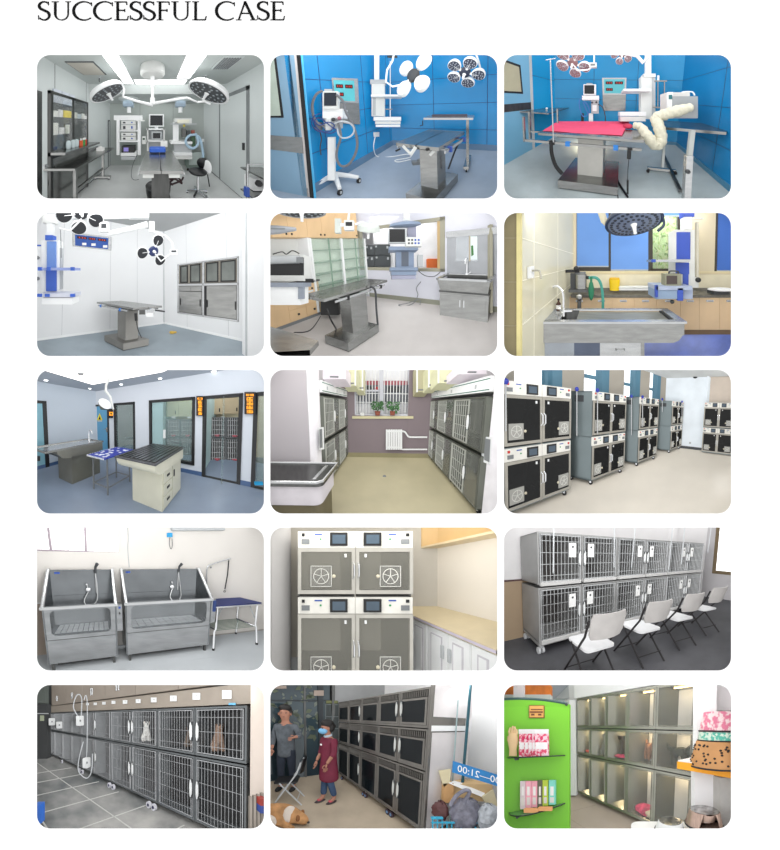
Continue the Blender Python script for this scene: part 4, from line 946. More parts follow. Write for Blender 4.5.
# ================================================================== 4: white operating room with recessed steel cabinet
Cell(3, 715, 388, 208, 1.5, -35.6, -3.6, -.1, zn=3.0)
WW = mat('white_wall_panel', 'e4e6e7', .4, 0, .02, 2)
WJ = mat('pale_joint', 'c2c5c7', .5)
def room4():
    xr, yb = 5.44, 6.64
    zc = C.wx(433, 73, xr).z
    S('floor', G().b(-1, xr, 2, yb, -.05, 0), mat('blue_grey_floor', '8b979f', .3, 0, .1, 3))
    g = G().b(-1, xr, yb, yb+.1, 0, zc+.4).use(1)
    for u in (96, 255, 345): x = C.wy(u, 250, yb).x; g.b(x, x+.012, yb-.004, yb, 0, zc)
    S('wall_left', g, [WW, WJ])
    g = G().b(xr, xr+.1, 2, yb, 0, zc+.4).use(1)
    for u in (510, 645): y = C.wx(u, 120, xr).y; g.b(xr-.004, xr, y, y+.012, 0, zc)
    S('wall_right', g, [WW, WJ])
    S('trim_1', G().b(xr-.04, xr, yb-.05, yb, 0, zc), WJ)
    S('baseboard_left', G().b(-1, xr, yb-.03, yb, 0, .06), WHITE); S('baseboard_right', G().b(xr-.03, xr, 2, yb, 0, .06), WHITE)
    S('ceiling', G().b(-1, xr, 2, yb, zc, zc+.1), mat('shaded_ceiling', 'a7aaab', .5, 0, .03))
    S('trim_2', PB(718, -20, 790, 520, 4.4, .3), WW); S('trim_3', PB(711, -20, 718, 520, 4.45, .05), LGREY)
    top_fill_light(13, back=.6)
    cz = C.wx(466, 410, xr)
    solo('tape_roll', 'small yellow tape roll lying on the blue grey floor', 'tape roll', G().at(*C.fl(462, 414)).ring((0, 0, .04), .05, .035).loc().at(*C.fl(472, 412)).c(0, 0, .03, .08, .06, .05), mat('yellow_tape', 'd8b24a', .5))
room4()
def gear4():
    red_panel('wide steel framed blue panel with three dark readouts high on the white wall', ('y', 6.64), [(128, 77), (258, 92), (257, 136), (129, 121)], m=mat('royal_blue_face', '2450a0', .3), digits=[(.06, .12, .36, .34), (.4, .12, .62, .34), (.68, .12, .94, .34)])
    for i, (u, v) in enumerate(((168, 114), (199, 116), (238, 122))): solo('label_card', 'small white card at the lower edge of the blue wall panel', 'card', pp(rect(u-7, v-4, u+7, v+4), 'y', 6.55, -.01), PAPER, 'white cards on the blue wall panel')
    X = 5.44
    def Q(u0, v0, u1, v1):  # skewed with the wall: v given at u=480 and interpolated to u=683
        def f(u, v): t = (u-480)/203; s = (v-182)/(345-182); return (u, v + t*((155-182)*(1-s) + (374-345)*s))
        return [f(u0, v0), f(u1, v0), f(u1, v1), f(u0, v1)]
    with thing('recessed_cabinet', 'steel cabinet set into the white wall with four glass panes and sliding doors', 'cabinet', C.wx(580, 350, X)):
        P('body', pp(Q(480, 182, 684, 345), 'x', X-.01, .02), STEELD)
        g = join(pp(Q(480, 182, 684, 186), 'x', X-.03, .04), pp(Q(480, 341, 684, 345), 'x', X-.03, .04), pp(Q(480, 182, 484, 345), 'x', X-.03, .04), pp(Q(680, 182, 684, 345), 'x', X-.03, .04), pp(Q(563, 182, 569, 345), 'x', X-.03, .04), pp(Q(484, 248, 684, 254), 'x', X-.03, .04))
        P('frame', g, [STEELB]*6)
        for a, b_ in ((486, 518), (519, 560), (572, 620), (621, 678)):
            d = P('glass_door', pp(Q(a, 188, b_, 246), 'x', X-.035, .02), mat('bronze_steel', '8f8a80', .35, .6))
            e = P('pane', pp(Q(a+6, 193, b_-6, 241), 'x', X-.04, .004), mat('dark_pane', '6f7470', .15, 0, .3, 3), parent=d)
            P('gasket', join(pp(Q(a+3, 189, b_-3, 193), 'x', X-.045, .009), pp(Q(a+3, 241, b_-3, 245), 'x', X-.045, .009), pp(Q(a+3, 189, a+7, 245), 'x', X-.045, .009), pp(Q(b_-7, 189, b_-3, 245), 'x', X-.045, .009)), [BLACK]*4, parent=d)
        for a, b_ in ((486, 522), (524, 560)): P('drawer', pp(Q(a, 256, b_, 270), 'x', X-.035, .02), STEEL)
        P('lower_door', pp(Q(486, 273, 560, 339), 'x', X-.035, .02), STEEL); P('lower_door', pp(Q(578, 256, 678, 339), 'x', X-.035, .02), STEEL)
        P('door_gap', pp(Q(570, 256, 577, 339), 'x', X-.036, .01), BLACK)
        for u in (490, 556, 580, 674): P('handle', pp(Q(u-2, 295, u+2, 316), 'x', X-.045, .01), BLACK)
    op_table('steel operating table on a square column and flat base in the white room', (2.77, 4.95, 0), PI/2, 2.05, .8, 1.03, (1.05, .72), (.42, .36), bh=.17, cx=-.1, clamps=mat('bright_blue_clamp', '2a6fc8', .4), m=STEEL, mb=mat('warm_steel_dark', '8f8e8a', .35, .8))
    with thing('head_bracket', 'dark levers and white fittings under the near corner of the white room table', 'bracket', C.dz(380, 345, 4.3)):
        P('lever', G().bar(C.dz(405, 335, 4.3), C.dz(438, 340, 4.3), .03), BLACK); P('fitting', PB(352, 335, 372, 350, 4.3, .1), STEELD); P('fitting', PB(378, 338, 402, 350, 4.3, .1), STEELB); P('tag', PB(375, 345, 400, 358, 4.28, .02), WHITE)
        P('hand_control', G().tube([C.dz(340, 345, 4.2), C.dz(342, 370, 4.2)], .03), BLACK); P('cord', G().curve(pts((342, 370), (348, 400), (360, 428), Z=4.2), .008), BLACK)
    Z = 3.6; BL = mat('royal_blue_plastic', '3560c0', .35)
    with thing('ceiling_pendant', 'white and blue service column hanging at the left edge of the white room', 'service column', C.dz(60, 312, Z)):
        P('ceiling_joint', PB(26, 14, 64, 42, Z, .2), OFFW); P('neck', PB(42, 40, 60, 85, Z+.02, .12), WHITE); P('collar', PB(37, 84, 62, 101, Z, .15), BL)
        P('column', PB(24, 101, 82, 285, Z+.03, .2), WHITE); P('blue_face', PB(43, 105, 73, 195, Z, .03), mat('soft_blue_face', '6a8fd0', .35)); P('blue_face', PB(40, 200, 74, 272, Z, .03), BL)
        P('side_column', PB(8, 118, 28, 265, Z+.05, .2), WHITE); P('side_cap', PB(8, 116, 28, 121, Z+.04, .2), BL); P('side_rail', PB(82, 127, 90, 265, Z+.08, .1), LGREY)
        P('shelf', PB(12, 193, 132, 202, Z-.2, .35), mat('lilac_shelf', '8f9ed0', .4)); 
        for u in (12, 42, 122): P('shelf_clip', PB(u, 191, u+11, 203, Z-.23, .05), BL)
        P('tray', PB(12, 280, 130, 292, Z-.3, .4), mat('pale_tray', 'c8ccd8', .4)); P('drawer', PB(26, 294, 127, 316, Z-.25, .35), WHITE)
        for u in (10, 36, 121): P('tray_clip', PB(u, 281, u+14, 291, Z-.33, .05), BL)
        for v in (160, 230): P('outlet', G().ell(C.dz(13, v, Z+.03), .03), GREY)
    ctube('hanging_line', 'thin grey cord hanging beside the blue and white service column', 'cord', pts((88, 62), (90, 100), (91, 160), Z=3.5), .007, GREY)
    with thing('lamp_carrier', 'white jointed carrier arm crossing the white room below the ceiling', 'lamp arm', C.dz(330, 40, 4)):
        P('arm', G().tube(pts((130, 20), (320, 16), Z=3.8), .07, 10), WHITE); P('arm', G().tube(pts((245, 80), (300, 68), (380, 48), Z=4), [.05, .045, .06], 10), WHITE)
        P('joint', PB(315, -6, 385, 24, 4, .2), WHITE); P('joint', G().rb(-.07, .07, -.07, .07, -.2, .0, .05) if False else PB(385, 38, 403, 72, 4, .1), WHITE)
        P('box', PB(218, 40, 248, 72, 3.7, .12), OFFW); P('display', PB(225, 46, 242, 60, 3.69, .01), DGREY)
    petal_lamp('surgical light with dark lenses hanging at the top left above the blue service column', C.dz(158, 10, 3.5), (-.1, -.75, -.66), .40, 5, rot=.3, face=mat('near_black_lens', '1c1f24', .3), lens=False, arm=pts((160, 30), (120, 70), (85, 62), Z=3.5))
    petal_lamp('small three petalled surgical light on a curved white arm beside the cabinet', C.dz(400, 138, 4.2), (-.3, -.88, -.3), .34, 3, rot=.2, face=mat('near_black_lens', '1c1f24', .3), lens=False, hubm=mat('navy_hub', '1c2c5c', .3), arm=pts((402, 142), (425, 172), (450, 152), (468, 138), (462, 108), (440, 85), (400, 72), Z=4.2))
    with thing('lamp_handle_box', 'small white grip box at the end of the curved lamp arm', 'lamp control', C.dz(468, 140, 4.15)):
        P('box', PB(455, 132, 480, 150, 4.15, .1), WHITE); P('display', PB(460, 135, 476, 141, 4.14, .01), DGREY)
gear4()
# ================================================================== 5: treatment room with wooden cupboards
Cell(4, 645, 383, 243, 1.6, 35.5, 10.2, -3.3, zn=1.7)
WOOD = mat('light_wood', 'e4c294', .45, 0, .06, 5, (1, 1, .3))
def room5():
    xl, yb = -4.03, 4.95
    S('floor', G().b(xl-.6, 3.5, -2, yb, -.05, 0), mat('pale_pink_grey_floor', 'bab6b3', .3, 0, .06, 3))
    w = mat('cool_white_wall', 'dcdde6', .6, 0, .02)
    wz0, wz1 = C.wy(450, 203, yb).z, C.wy(450, 42, yb).z; wx0, wx1 = C.wy(308, 120, yb).x, C.wy(596, 120, yb).x
    S('wall_back', G().b(xl-.5, wx0, yb, yb+.1, 0, 3.6).b(wx0, wx1, yb, yb+.1, 0, wz0).b(wx0, wx1, yb, yb+.1, wz1, 3.6).b(wx1, 1.5, yb, yb+.1, 0, 3.6), w)
    S('wall_left', G().b(xl-.6, xl-.5, 1, yb, 0, 3.6), w)
    S('window_1', G().b(wx0, wx1, yb-.03, yb+.12, wz0, wz0+.08).b(wx0, wx1, yb-.03, yb+.12, wz1-.09, wz1).b(wx0, wx0+.09, yb-.03, yb+.12, wz0, wz1).b(wx1-.12, wx1, yb-.03, yb+.12, wz0, wz1).use(1).b(wx1-.2, wx1-.12, yb, yb+.1, wz0, wz1), [mat('khaki_steel', 'a3a08e', .35, .5), mat('tan_frame', 'c4a878', .5)])
    S('baseboard_back', G().b(xl, 1.5, yb-.03, yb, 0, .13), mat('khaki_skirting', '8f9080', .4))
    S('wall_beyond', G().b(xl-1, 2, yb+1.7, yb+1.8, .2, 3.6), mat('bright_white_wall', 'f4f4f4', .6)); S('floor_beyond', G().b(xl-1, 2, yb+.1, yb+1.8, .2, .25), LGREY)
    S('trim_1', PB(747, 48, 756, 345, 4.1, .1), mat('khaki_steel', 'a3a08e', .35, .5))
    p = C.wy(526, 100, 4.7)
    S('trim_2', G().cy((p.x, 4.7, 2.5), (p.x, 4.7, 3.6), .012), GREY)
    top_fill_light(12, back=.6); L = light((wx0+1, yb+.9, 2.6), 2.5, .5, .2)
room5()
def gear5():
    xl, yb = -4.03, 4.95
    # wall cupboards
    ys = [C.wx(u, 60, xl).y for u in (12, 68, 132, 181, 228, 300)]; zb = C.wx(180, 93, xl).z
    for i in range(5):
        with thing('wall_cupboard', ORD[i].capitalize() + ' light wood wall cupboard door from the left in the treatment room', 'cupboard', (xl, ys[i], zb)):
            w = ys[i+1]-ys[i]
            P('carcass', G().b(-.4, 0, 0, w, 0, 1.4), WOOD); d = P('door', G().b(0, .02, .005, w-.005, .005, 1.4), WOOD)
            for h in ([w-.07] if i % 2 == 0 else [.05]): P('handle', G().b(.02, .05, h, h+.025, .05, .09), BLACK, parent=d)
    y0, y1 = ys[2]+.02, yb-.08; z0, z1 = .1, zb-.01
    with thing('glass_display_case', 'tall display case with pale green glass shelves under the wooden cupboards', 'display case', (xl, y0, 0)):
        w = y1-y0; gm = mat('mint_back', 'e6f2e4', .3)
        P('frame', G().b(-.05, .03, 0, .05, z0, z1).b(-.05, .03, w-.05, w, z0, z1).b(-.05, .03, w/2-.03, w/2+.03, z0, z1), WHITE)
        P('back_panel', G().b(-.35, -.33, 0, w, z0, z1), gm)
        for k in range(1, 6): P('shelf', G().b(-.33, 0, .04, w-.04, z0+(z1-z0)*k/6, z0+(z1-z0)*k/6+.02), mat('green_glass_edge', '7f9a88', .2))
        P('glass_door', G().b(.0, .006, .05, w-.05, z0, z1), glass('mint_glass', 'd4ecdc', .15, .15))
        P('door_edge', G().b(.006, .015, w*.27, w*.29, z0, z1).b(.006, .015, w*.76, w*.78, z0, z1), mat('green_glass_edge', '7f9a88', .2))
    with thing('open_shelf_unit', 'white open shelf unit at the left edge of the treatment room', 'shelf unit', (xl, ys[0], 1)):
        e = y0-ys[0]
        P('back_panel', G().b(-.4, -.38, -.6, e, -.1, zb-1), OFFW); P('side_panel', G().b(-.38, .02, e-.05, e-.005, -.1, zb-1), WHITE); z = C.wx(80, 132, xl).z-1; P('shelf', G().b(-.38, .02, -.6, e-.05, z-.02, z+.02), WHITE)
    zt = .92; w0 = C.fl(75, 388); w1 = C.fl(185, 350)
    ya = w0.y; yend = w1.y; m = (ya+yend)/2+.05
    with thing('base_cabinet', 'light wood base cabinet with a plain door and six drawers below the printer', 'cabinet', (xl, ya, 0)):
        P('carcass', G().b(-.5, -.02, -1.5, yend-ya, .08, zt-.04), WOOD); P('plinth', G().b(-.45, -.04, -1.5, yend-ya, 0, .1), GREY); P('worktop', G().b(-.5, .03, -1.5, yend-ya+.02, zt-.04, zt), STEELD)
        P('door', G().b(-.02, 0, -.8, -.02, .1, zt-.05), WOOD)
        w = yend-ya
        for k in range(3):
            for q in range(2):
                d = P('drawer', G().b(-.02, 0, q*w/2+.006, (q+1)*w/2-.006, .1+k*.26, .35+k*.26), WOOD); P('knob', G().b(0, .03, (q+.5)*w/2-.02, (q+.5)*w/2+.02, .2+k*.26, .24+k*.26), BLACK, parent=d)
    solo('dark_bin', 'dark open gap with a black bin between the drawers and the table column', 'bin', PB(180, 295, 240, 352, 4.6, .2), BLACK)
    Z = 3.3
    with thing('autoclave', 'white machine with a curved top bar and large black window in the open shelf', 'autoclave', C.dz(66, 235, Z)):
        P('body', PB(2, 150, 122, 235, Z+.05, .35), OFFW); P('window', PB(6, 158, 119, 219, Z, .06), BLACK); P('top_bar', G().tube(pts((2, 168), (60, 166), (108, 165), Z=Z-.05), .07, 12), LGREY); P('end_cap', PB(98, 158, 114, 176, Z-.13, .1), GREY)
        P('sill', PB(2, 219, 122, 238, Z-.03, .1), OFFW)
    ctube('machine_cable', 'thin black cables curling above the autoclave window', 'cable', pts((20, 148), (50, 140), (65, 148), (85, 136), (108, 146), Z=3.35), .01, BLACK)
    solo('black_cloth', 'small black object on the worktop beside the autoclave', 'box', PB(98, 230, 146, 244, 3.35, .15), BLACK)
    with thing('ultrasound_machine', 'large white machine front at the left edge below the autoclave', 'machine', C.dz(60, 318, 2.7)):
        P('body', PB(-5, 256, 112, 318, 2.72, .3), WHITE); P('top_edge', PB(-5, 243, 118, 258, 2.68, .35), mat('slate_blue_grey', '8a929e', .4)); P('corner_post', PB(104, 252, 122, 298, 2.7, .05), mat('slate_blue_grey', '8a929e', .4))
    with thing('steel_table', 'steel table corner in the lower left foreground of the treatment room', 'table', C.fl(60, 480, .0)):
        h = .75; q = [C.fl(u, v, h) for u, v in ((-30, 388), (10, 390), (172, 437), (105, 512), (-30, 512))]
        P('tabletop', G().add([V(p.x, p.y, h-.05) for p in q] + [V(p.x, p.y, h) for p in q], [(4, 3, 2, 1, 0), (5, 6, 7, 8, 9)] + [(i, (i+1) % 5, 5+(i+1) % 5, 5+i) for i in range(5)]), STEEL)
    op_table('steel operating table reflecting green on a square column before the wooden drawers', (-2.62, 2.62, 0), PI/2, 1.72, .62, .9, (.82, .56), (.42, .26), bh=.17, cx=.08, off=(-.26, -.24), clamps=BLACK, mb=STEEL)
    ctube('table_hose', 'bent grey tube dropping from the far end of the steel table to its base', 'tube', pts((345, 255), (362, 270), (366, 330), (371, 385), Z=3.6), .02, DGREY)
    ctube('power_cable', 'black power cable running from the table over the floor to the drawers', 'cable', [C.dz(200, 330, 3.1), C.dz(215, 370, 3.1), C.fl(238, 408, .01)] , .014, BLACK)
    ctube('power_cable', 'thin dark cable lying on the floor before the wooden drawers', 'cable', [C.fl(90, 410, .01), C.fl(145, 402, .01), C.fl(180, 355, .01)], .01, BLACK)
    # window view: cages, orange box
    for i, (u0, v0, u1, v1) in enumerate(((328, 117, 358, 150), (359, 115, 412, 150), (330, 153, 360, 190), (361, 152, 414, 189))):
        solo('far_cage', ['upper left', 'upper right', 'lower left', 'lower right'][i] + ' dark cage seen through the treatment room window', 'animal cage', join(PB(u0, v0, u1, v1, 7.2, .3), pb(PB(u0+3, v0+4, u0+9, v0+10, 7.18, .02), u1-12, v0+6, u1-6, v0+14, 7.18, .02)), [mat('cage_dark', '43484a', .4), LGREY])
    solo('orange_box', 'orange box behind the right end of the treatment room window', 'box', PB(538, 163, 580, 194, 6.6, .2), mat('orange_board', 'e8722c', .5))
    with thing('white_cabinet', 'white cabinet with a dark vent seen at the right in the window', 'cabinet', C.dz(555, 190, 7)):
        P('body', PB(528, 50, 578, 160, 7.1, .3), WHITE); P('door_line', PB(561, 90, 562, 155, 7.08, .02), GREY); P('latch', G().ell(C.dz(570, 124, 7.05), .06), BLACK)
    solo('dark_doorway', 'grey doorway panel in the middle of the window view', 'panel', PB(505, 60, 532, 150, 7.1, .05), GREY)
    Z = 3.9; SB = mat('slate_blue_plastic', '7f8fa6', .35)
    with thing('ceiling_pendant', 'slate blue service column with trays hanging before the treatment room window', 'service column', C.dz(460, 232, Z)):
        P('pole', PB(459, -5, 479, 50, Z, .15), OFFW); P('top_disc', G().lathe([(.05, .05), (.3, 0), (.33, -.05), (.2, -.08)], C.dz(462, 45, Z), (0, 0, 1), 24), SB)
        P('column', PB(472, 55, 500, 120, Z+.05, .2), mat('lilac_grey', '9a9cb0', .35)); P('upper_shelf', PB(408, 122, 506, 134, Z-.2, .35), SB)
        P('lower_column', PB(432, 134, 492, 192, Z, .25), SB); P('dark_face', PB(450, 136, 474, 188, Z-.01, .02), mat('dark_slate', '5c6470', .3))
        P('tray', PB(412, 192, 506, 203, Z-.25, .4), SB); P('drawer', PB(416, 205, 500, 218, Z-.22, .35), SB); P('drawer', PB(418, 219, 498, 231, Z-.22, .35), mat('lilac_grey', '9a9cb0', .35))
        P('socket_strip', PB(505, 150, 522, 190, Z, .1), LGREY)
    with thing('monitor', 'black screen monitor with grey frame on the slate blue service column', 'monitor', C.dz(436, 112, Z-.3)):
        P('housing', PB(406, 61, 468, 111, Z-.3, .08), LGREY); P('screen', PB(410, 64, 462, 107, Z-.31, .01), BLACK)
    with thing('control_unit', 'white control unit with blue buttons beside the pendant monitor', 'control unit', C.dz(490, 120, Z-.3)):
        P('case', PB(465, 91, 518, 121, Z-.32, .15), OFFW)
        for i in range(8): P('button', PB(472+(i % 4)*11, 97+(i//4)*11, 478+(i % 4)*11, 103+(i//4)*11, Z-.33, .01), BLUEP if i % 4 > 1 else DGREY)
    ctube('pendant_cable', 'dark cable hanging from the service column towards the sink', 'cable', pts((508, 205), (530, 220), (560, 222), (580, 208), Z=4.3), .009, DGREY)
    ctube('wall_cables', 'loose cables falling down the wall to the floor between pendant and sink', 'cables', pts((515, 240), (500, 262), (505, 285), (490, 312), (460, 322), (440, 318), (470, 312), (510, 300), (512, 318), Z=5.3), .01, GREY)
    # sink
    a, b_ = C.fl(577, 353), C.fl(740, 373)
    sx0, sx1, sy = a.x, b_.x, 4.2; H = C.wy(577, 228, sy).z; W = sx1-sx0
    with thing('steel_sink', 'large steel scrub sink with sloping apron and two cupboard doors', 'sink', ((sx0+sx1)/2, sy, 0)):
        w = W/2
        P('cabinet', G().b(-w, w, 0, .7, .0, H-.32), STEEL)
        for s in (0, 1): d = P('door', G().b(-w+.05 if s == 0 else .005, -.005 if s == 0 else w-.05, -.015, 0, .12, H-.34), STEEL); P('handle', G().b((s*2-1)*.04-.008, (s*2-1)*.04+.008, -.05, -.015, H-.6, H-.45), CHROME, parent=d)
        P('apron', G().add([(-w+.02, -.0, H-.32), (w-.02, 0, H-.32), (w+.02, -.1, H-.02), (-w-.02, -.1, H-.02), (-w+.02, .02, H-.32), (w-.02, .02, H-.32), (w+.02, -.08, H-.02), (-w-.02, -.08, H-.02)], [(0, 1, 2, 3), (7, 6, 5, 4), (0, 4, 5, 1), (1, 5, 6, 2), (2, 6, 7, 3), (3, 7, 4, 0)]), STEEL)
        P('rim', G().b(-w-.04, w+.04, -.12, -.06, H-.02, H+.02).b(-w-.04, -w+.03, -.12, .68, H-.02, H+.02).b(w-.03, w+.04, -.12, .68, H-.02, H+.02).b(-w-.04, w+.04, .6, .68, H-.02, H+.02), STEELB)
        P('basin', G().b(-w, w, -.05, .6, H-.3, H-.27).b(-w, w, .58, .6, H-.3, H), STEELD)
    zz0, zz1 = H, C.wy(680, 66, yb-.03).z
    with thing('steel_splashback', 'steel splashback panel with a narrow lamp strip above the scrub sink', 'splashback', ((sx0+sx1)/2, yb-.04, H)):
        w = W/2+.05
        P('panel', G().b(-w, w, 0, .03, 0, zz1-H), mat('soft_steel', 'a9acb0', .4, .5)); P('lamp_strip', G().b(-w, w, -.08, 0, zz1-H-.14, zz1-H), STEELB)
    with thing('mirror', 'upright mirror on the steel splashback showing a window and a plant', 'mirror', C.wy(668, 170, yb-.06)):
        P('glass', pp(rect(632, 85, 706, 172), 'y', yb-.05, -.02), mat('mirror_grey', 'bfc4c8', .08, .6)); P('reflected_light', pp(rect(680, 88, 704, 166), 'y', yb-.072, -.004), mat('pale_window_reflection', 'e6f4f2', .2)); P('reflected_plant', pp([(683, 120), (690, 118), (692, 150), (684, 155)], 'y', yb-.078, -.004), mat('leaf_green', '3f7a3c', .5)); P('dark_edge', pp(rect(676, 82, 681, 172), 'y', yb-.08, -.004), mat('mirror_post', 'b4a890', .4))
    faucet('tall chrome tap at the back of the large scrub sink', (((sx0+sx1)/2)-.05, 4.82, H), 0, .38, .018, .2)
    solo('tissue_box', 'white towel box on the right back rim of the scrub sink', 'towel box', PB(712, 178, 748, 192, 4.5, .1), WHITE)
    # lights
    dome_lamp('pale domed surgical light with a yellow trim left of the window', C.dz(340, 66, 3.3), (-.25, .12, -.96), .2, shell=mat('pale_dome', 'c3cac4', .3), face=LGREY, arm=pts((340, 60), (320, 40), (295, 48), Z=3.3))
    with thing('lamp_control', 'white lamp control head with a black display beside the pale dome', 'lamp control', C.dz(272, 62, 3.2)):
        P('case', PB(258, 34, 290, 66, 3.2, .1), OFFW); P('display', PB(263, 40, 285, 53, 3.19, .01), BLACK); P('bracket', PB(227, 28, 246, 76, 3.22, .08), mat('pale_dome', 'c3cac4', .3))
        P('arm', G().tube(pts((245, 50), (262, 50), Z=3.25), .03, 8), WHITE); P('neck', G().tube(pts((272, 34), (275, 10), (280, -5), Z=3.25), .02, 8), OFFW)
    dome_lamp('large grey surgical light cut by the top of the treatment room picture', C.dz(115, 4, 2.9), (.05, -.1, -.99), .36, shell=mat('grey_shell', '9a9ea4', .3), face=DGREY)
    with thing('lamp_arm_housing', 'grey tapered arm housing at the upper left edge before the cupboards', 'lamp arm', C.dz(50, 66, 2.7)):
        P('shell', G().tube(pts((-10, 68), (40, 66), (96, 64), Z=2.7), [.07, .06, .025], 10), mat('grey_shell', '9a9ea4', .3)); P('slot', PB(5, 60, 60, 64, 2.62, .01), GREY)
gear5()
# ================================================================== 6: preparation room with blue blinds
Cell(5, 560, 325, 172, 1.5, 0, 0, 0, zn=1.2)
CREAM = mat('cream_wall', 'd9cdb0', .5, 0, .04, 2)
def room6():
    xl, yb, yp = -.58, 3.95, 1.28
    S('floor', G().b(-1.2, 3.4, 1, yb, -.05, 0), mat('cobalt_floor', '6478c4', .3, 0, .15, 6))
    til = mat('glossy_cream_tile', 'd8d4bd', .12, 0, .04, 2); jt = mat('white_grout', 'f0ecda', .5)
    g = G().b(xl-.1, xl, yp, yb, 0, 3).use(1)
    for (u, v) in ((73, 95), (75, 381), (75, 235)): z = C.wx(u, v, xl).z; g.b(xl, xl+.003, yp, yb, z-.004, z+.004)
    for u in (110, 190): y = C.wx(u, 300, xl).y; g.b(xl, xl+.003, y-.005, y+.005, 0, 3)
    S('wall_left', g, [til, jt])
    g = G().b(-1.2, xl-.02, yp-.02, yp+.1, 0, 3).use(1)
    for v in (95, 240, 384): z = C.wy(30, v, yp).z; g.b(-1.2, xl-.02, yp-.023, yp-.02, z-.002, z+.002)
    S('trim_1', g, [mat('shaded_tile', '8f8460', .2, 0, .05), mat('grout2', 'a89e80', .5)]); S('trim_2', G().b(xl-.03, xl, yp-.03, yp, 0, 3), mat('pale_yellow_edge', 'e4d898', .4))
    W0, W1 = C.wy(252, 205, yb), C.wy(608, 205, yb); zt = 3
    S('wall_back', G().b(xl-.1, W0.x, yb, yb+.12, 0, zt).b(W0.x, W1.x, yb, yb+.12, 0, W0.z).b(W1.x, C.wy(720, 0, yb).x, yb, yb+.12, 0, zt).b(C.wy(720, 0, yb).x, 3.4, yb, yb+.12, 0, C.wy(700, 210, yb).z), CREAM)
    S('window_1', join(*[pp(rect(*r), 'y', yb+.04, .05) for r in ((252, -8, 257, 205), (360, -8, 368, 205), (493, -8, 502, 205), (502, 196, 608, 205), (594, -8, 608, 205), (252, 190, 360, 205), (502, -8, 508, 205))]), [mat('dark_bronze', '3a352c', .4)]*7)
    S('window_pane', pp(rect(502, -8, 608, 205), 'y', yb+.07, .01), glass('window_glass6', 'f0f8f0', .05, .15))
    S('window_sill', pp(rect(252, 205, 775, 213), 'y', yb-.03, .05), mat('cream_sill', 'e2d4ac', .4))
    bl = mat('blue_blind', '6a9ae0', .6, 0, .08, 1.2)
    for i, (u0, u1, v1, l) in enumerate(((254, 360, 191, 'blue roller blind nearest the glossy tiled wall'), (368, 493, 203, 'blue roller blind behind the big round lamp'), (724, 778, 206, 'darker blue roller blind at the right edge of the preparation room'), (502, 612, 22, 'short rolled up blue blind above the tree window'))):
        with thing('roller_blind', l, 'roller blind', C.wy((u0+u1)/2, v1, yb)):
            P('fabric', pp(rect(u0, -8, u1, v1), 'y', yb-.02+(.03 if i < 3 else 0), .015), bl if i != 2 else mat('deep_blue_blind', '3f70c8', .6, 0, .08, 1.2)); P('bottom_bar', pp(rect(u0, v1-4, u1, v1), 'y', yb-.03+(.03 if i < 3 else 0), .03), LGREY)
    S('trim_3', pp([(722, -8), (727, -8), (722, 210), (716, 210)], 'y', yb-.02, .02), mat('dark_bronze', '3a352c', .4))
    random.seed(11); g = G()
    for k in range(420):
        p = C.wy(random.uniform(495, 615), random.uniform(-10, 205), yb+.9+random.uniform(0, .5)); r = random.uniform(.03, .08)
        a = [V(random.uniform(-1, 1), random.uniform(-.4, .4), random.uniform(-1, 1)).normalized()*r for _ in range(2)]
        g.use(k % 3).quad(p-a[0], p-a[1]*.5, p+a[0], p+a[1]*.5)
    g.use(2)
    for k in range(3): q = C.wy(520+k*30, 210, yb+1.2); g.cy(q, C.wy(540+k*22, -10, yb+1.3), .02).cy((q.x, q.y, 0), q, .025)
    solo('tree', 'leafy green tree outside the preparation room window', 'tree', g, [mat('leaf_light', '9cc060', .5), mat('leaf_mid', '6d9440', .5), mat('leaf_pale', 'cfd8a0', .5)])
    S('backdrop_hedge', G().b(.9, 2.6, yb+1.6, yb+1.7, .8, 3.2), mat('distant_foliage', 'c4dca0', .8)); light((1.4, yb+.35, 2.9), 3.0, .4, .1, (0, .5, -1))  # unseen lamp added outside to light the tree and hedge
    S('ground', G().b(.3, 3.4, yb+.12, yb+1.7, -.05, 0), mat('grass_ground', '6c8450', .9))
    S('trim_4', G().b(xl, 3.4, yb-.03, yb, C.wy(400, 262, yb).z, C.wy(400, 216, yb).z), mat('pale_splash', 'e4dcc0', .3))
    top_fill_light(12, back=.6, col=(1, .97, .9)); light((1.2, 3.0, 2.4), 2.5, .8, .3)  # the second lamp is added fill for the back of the room
room6()
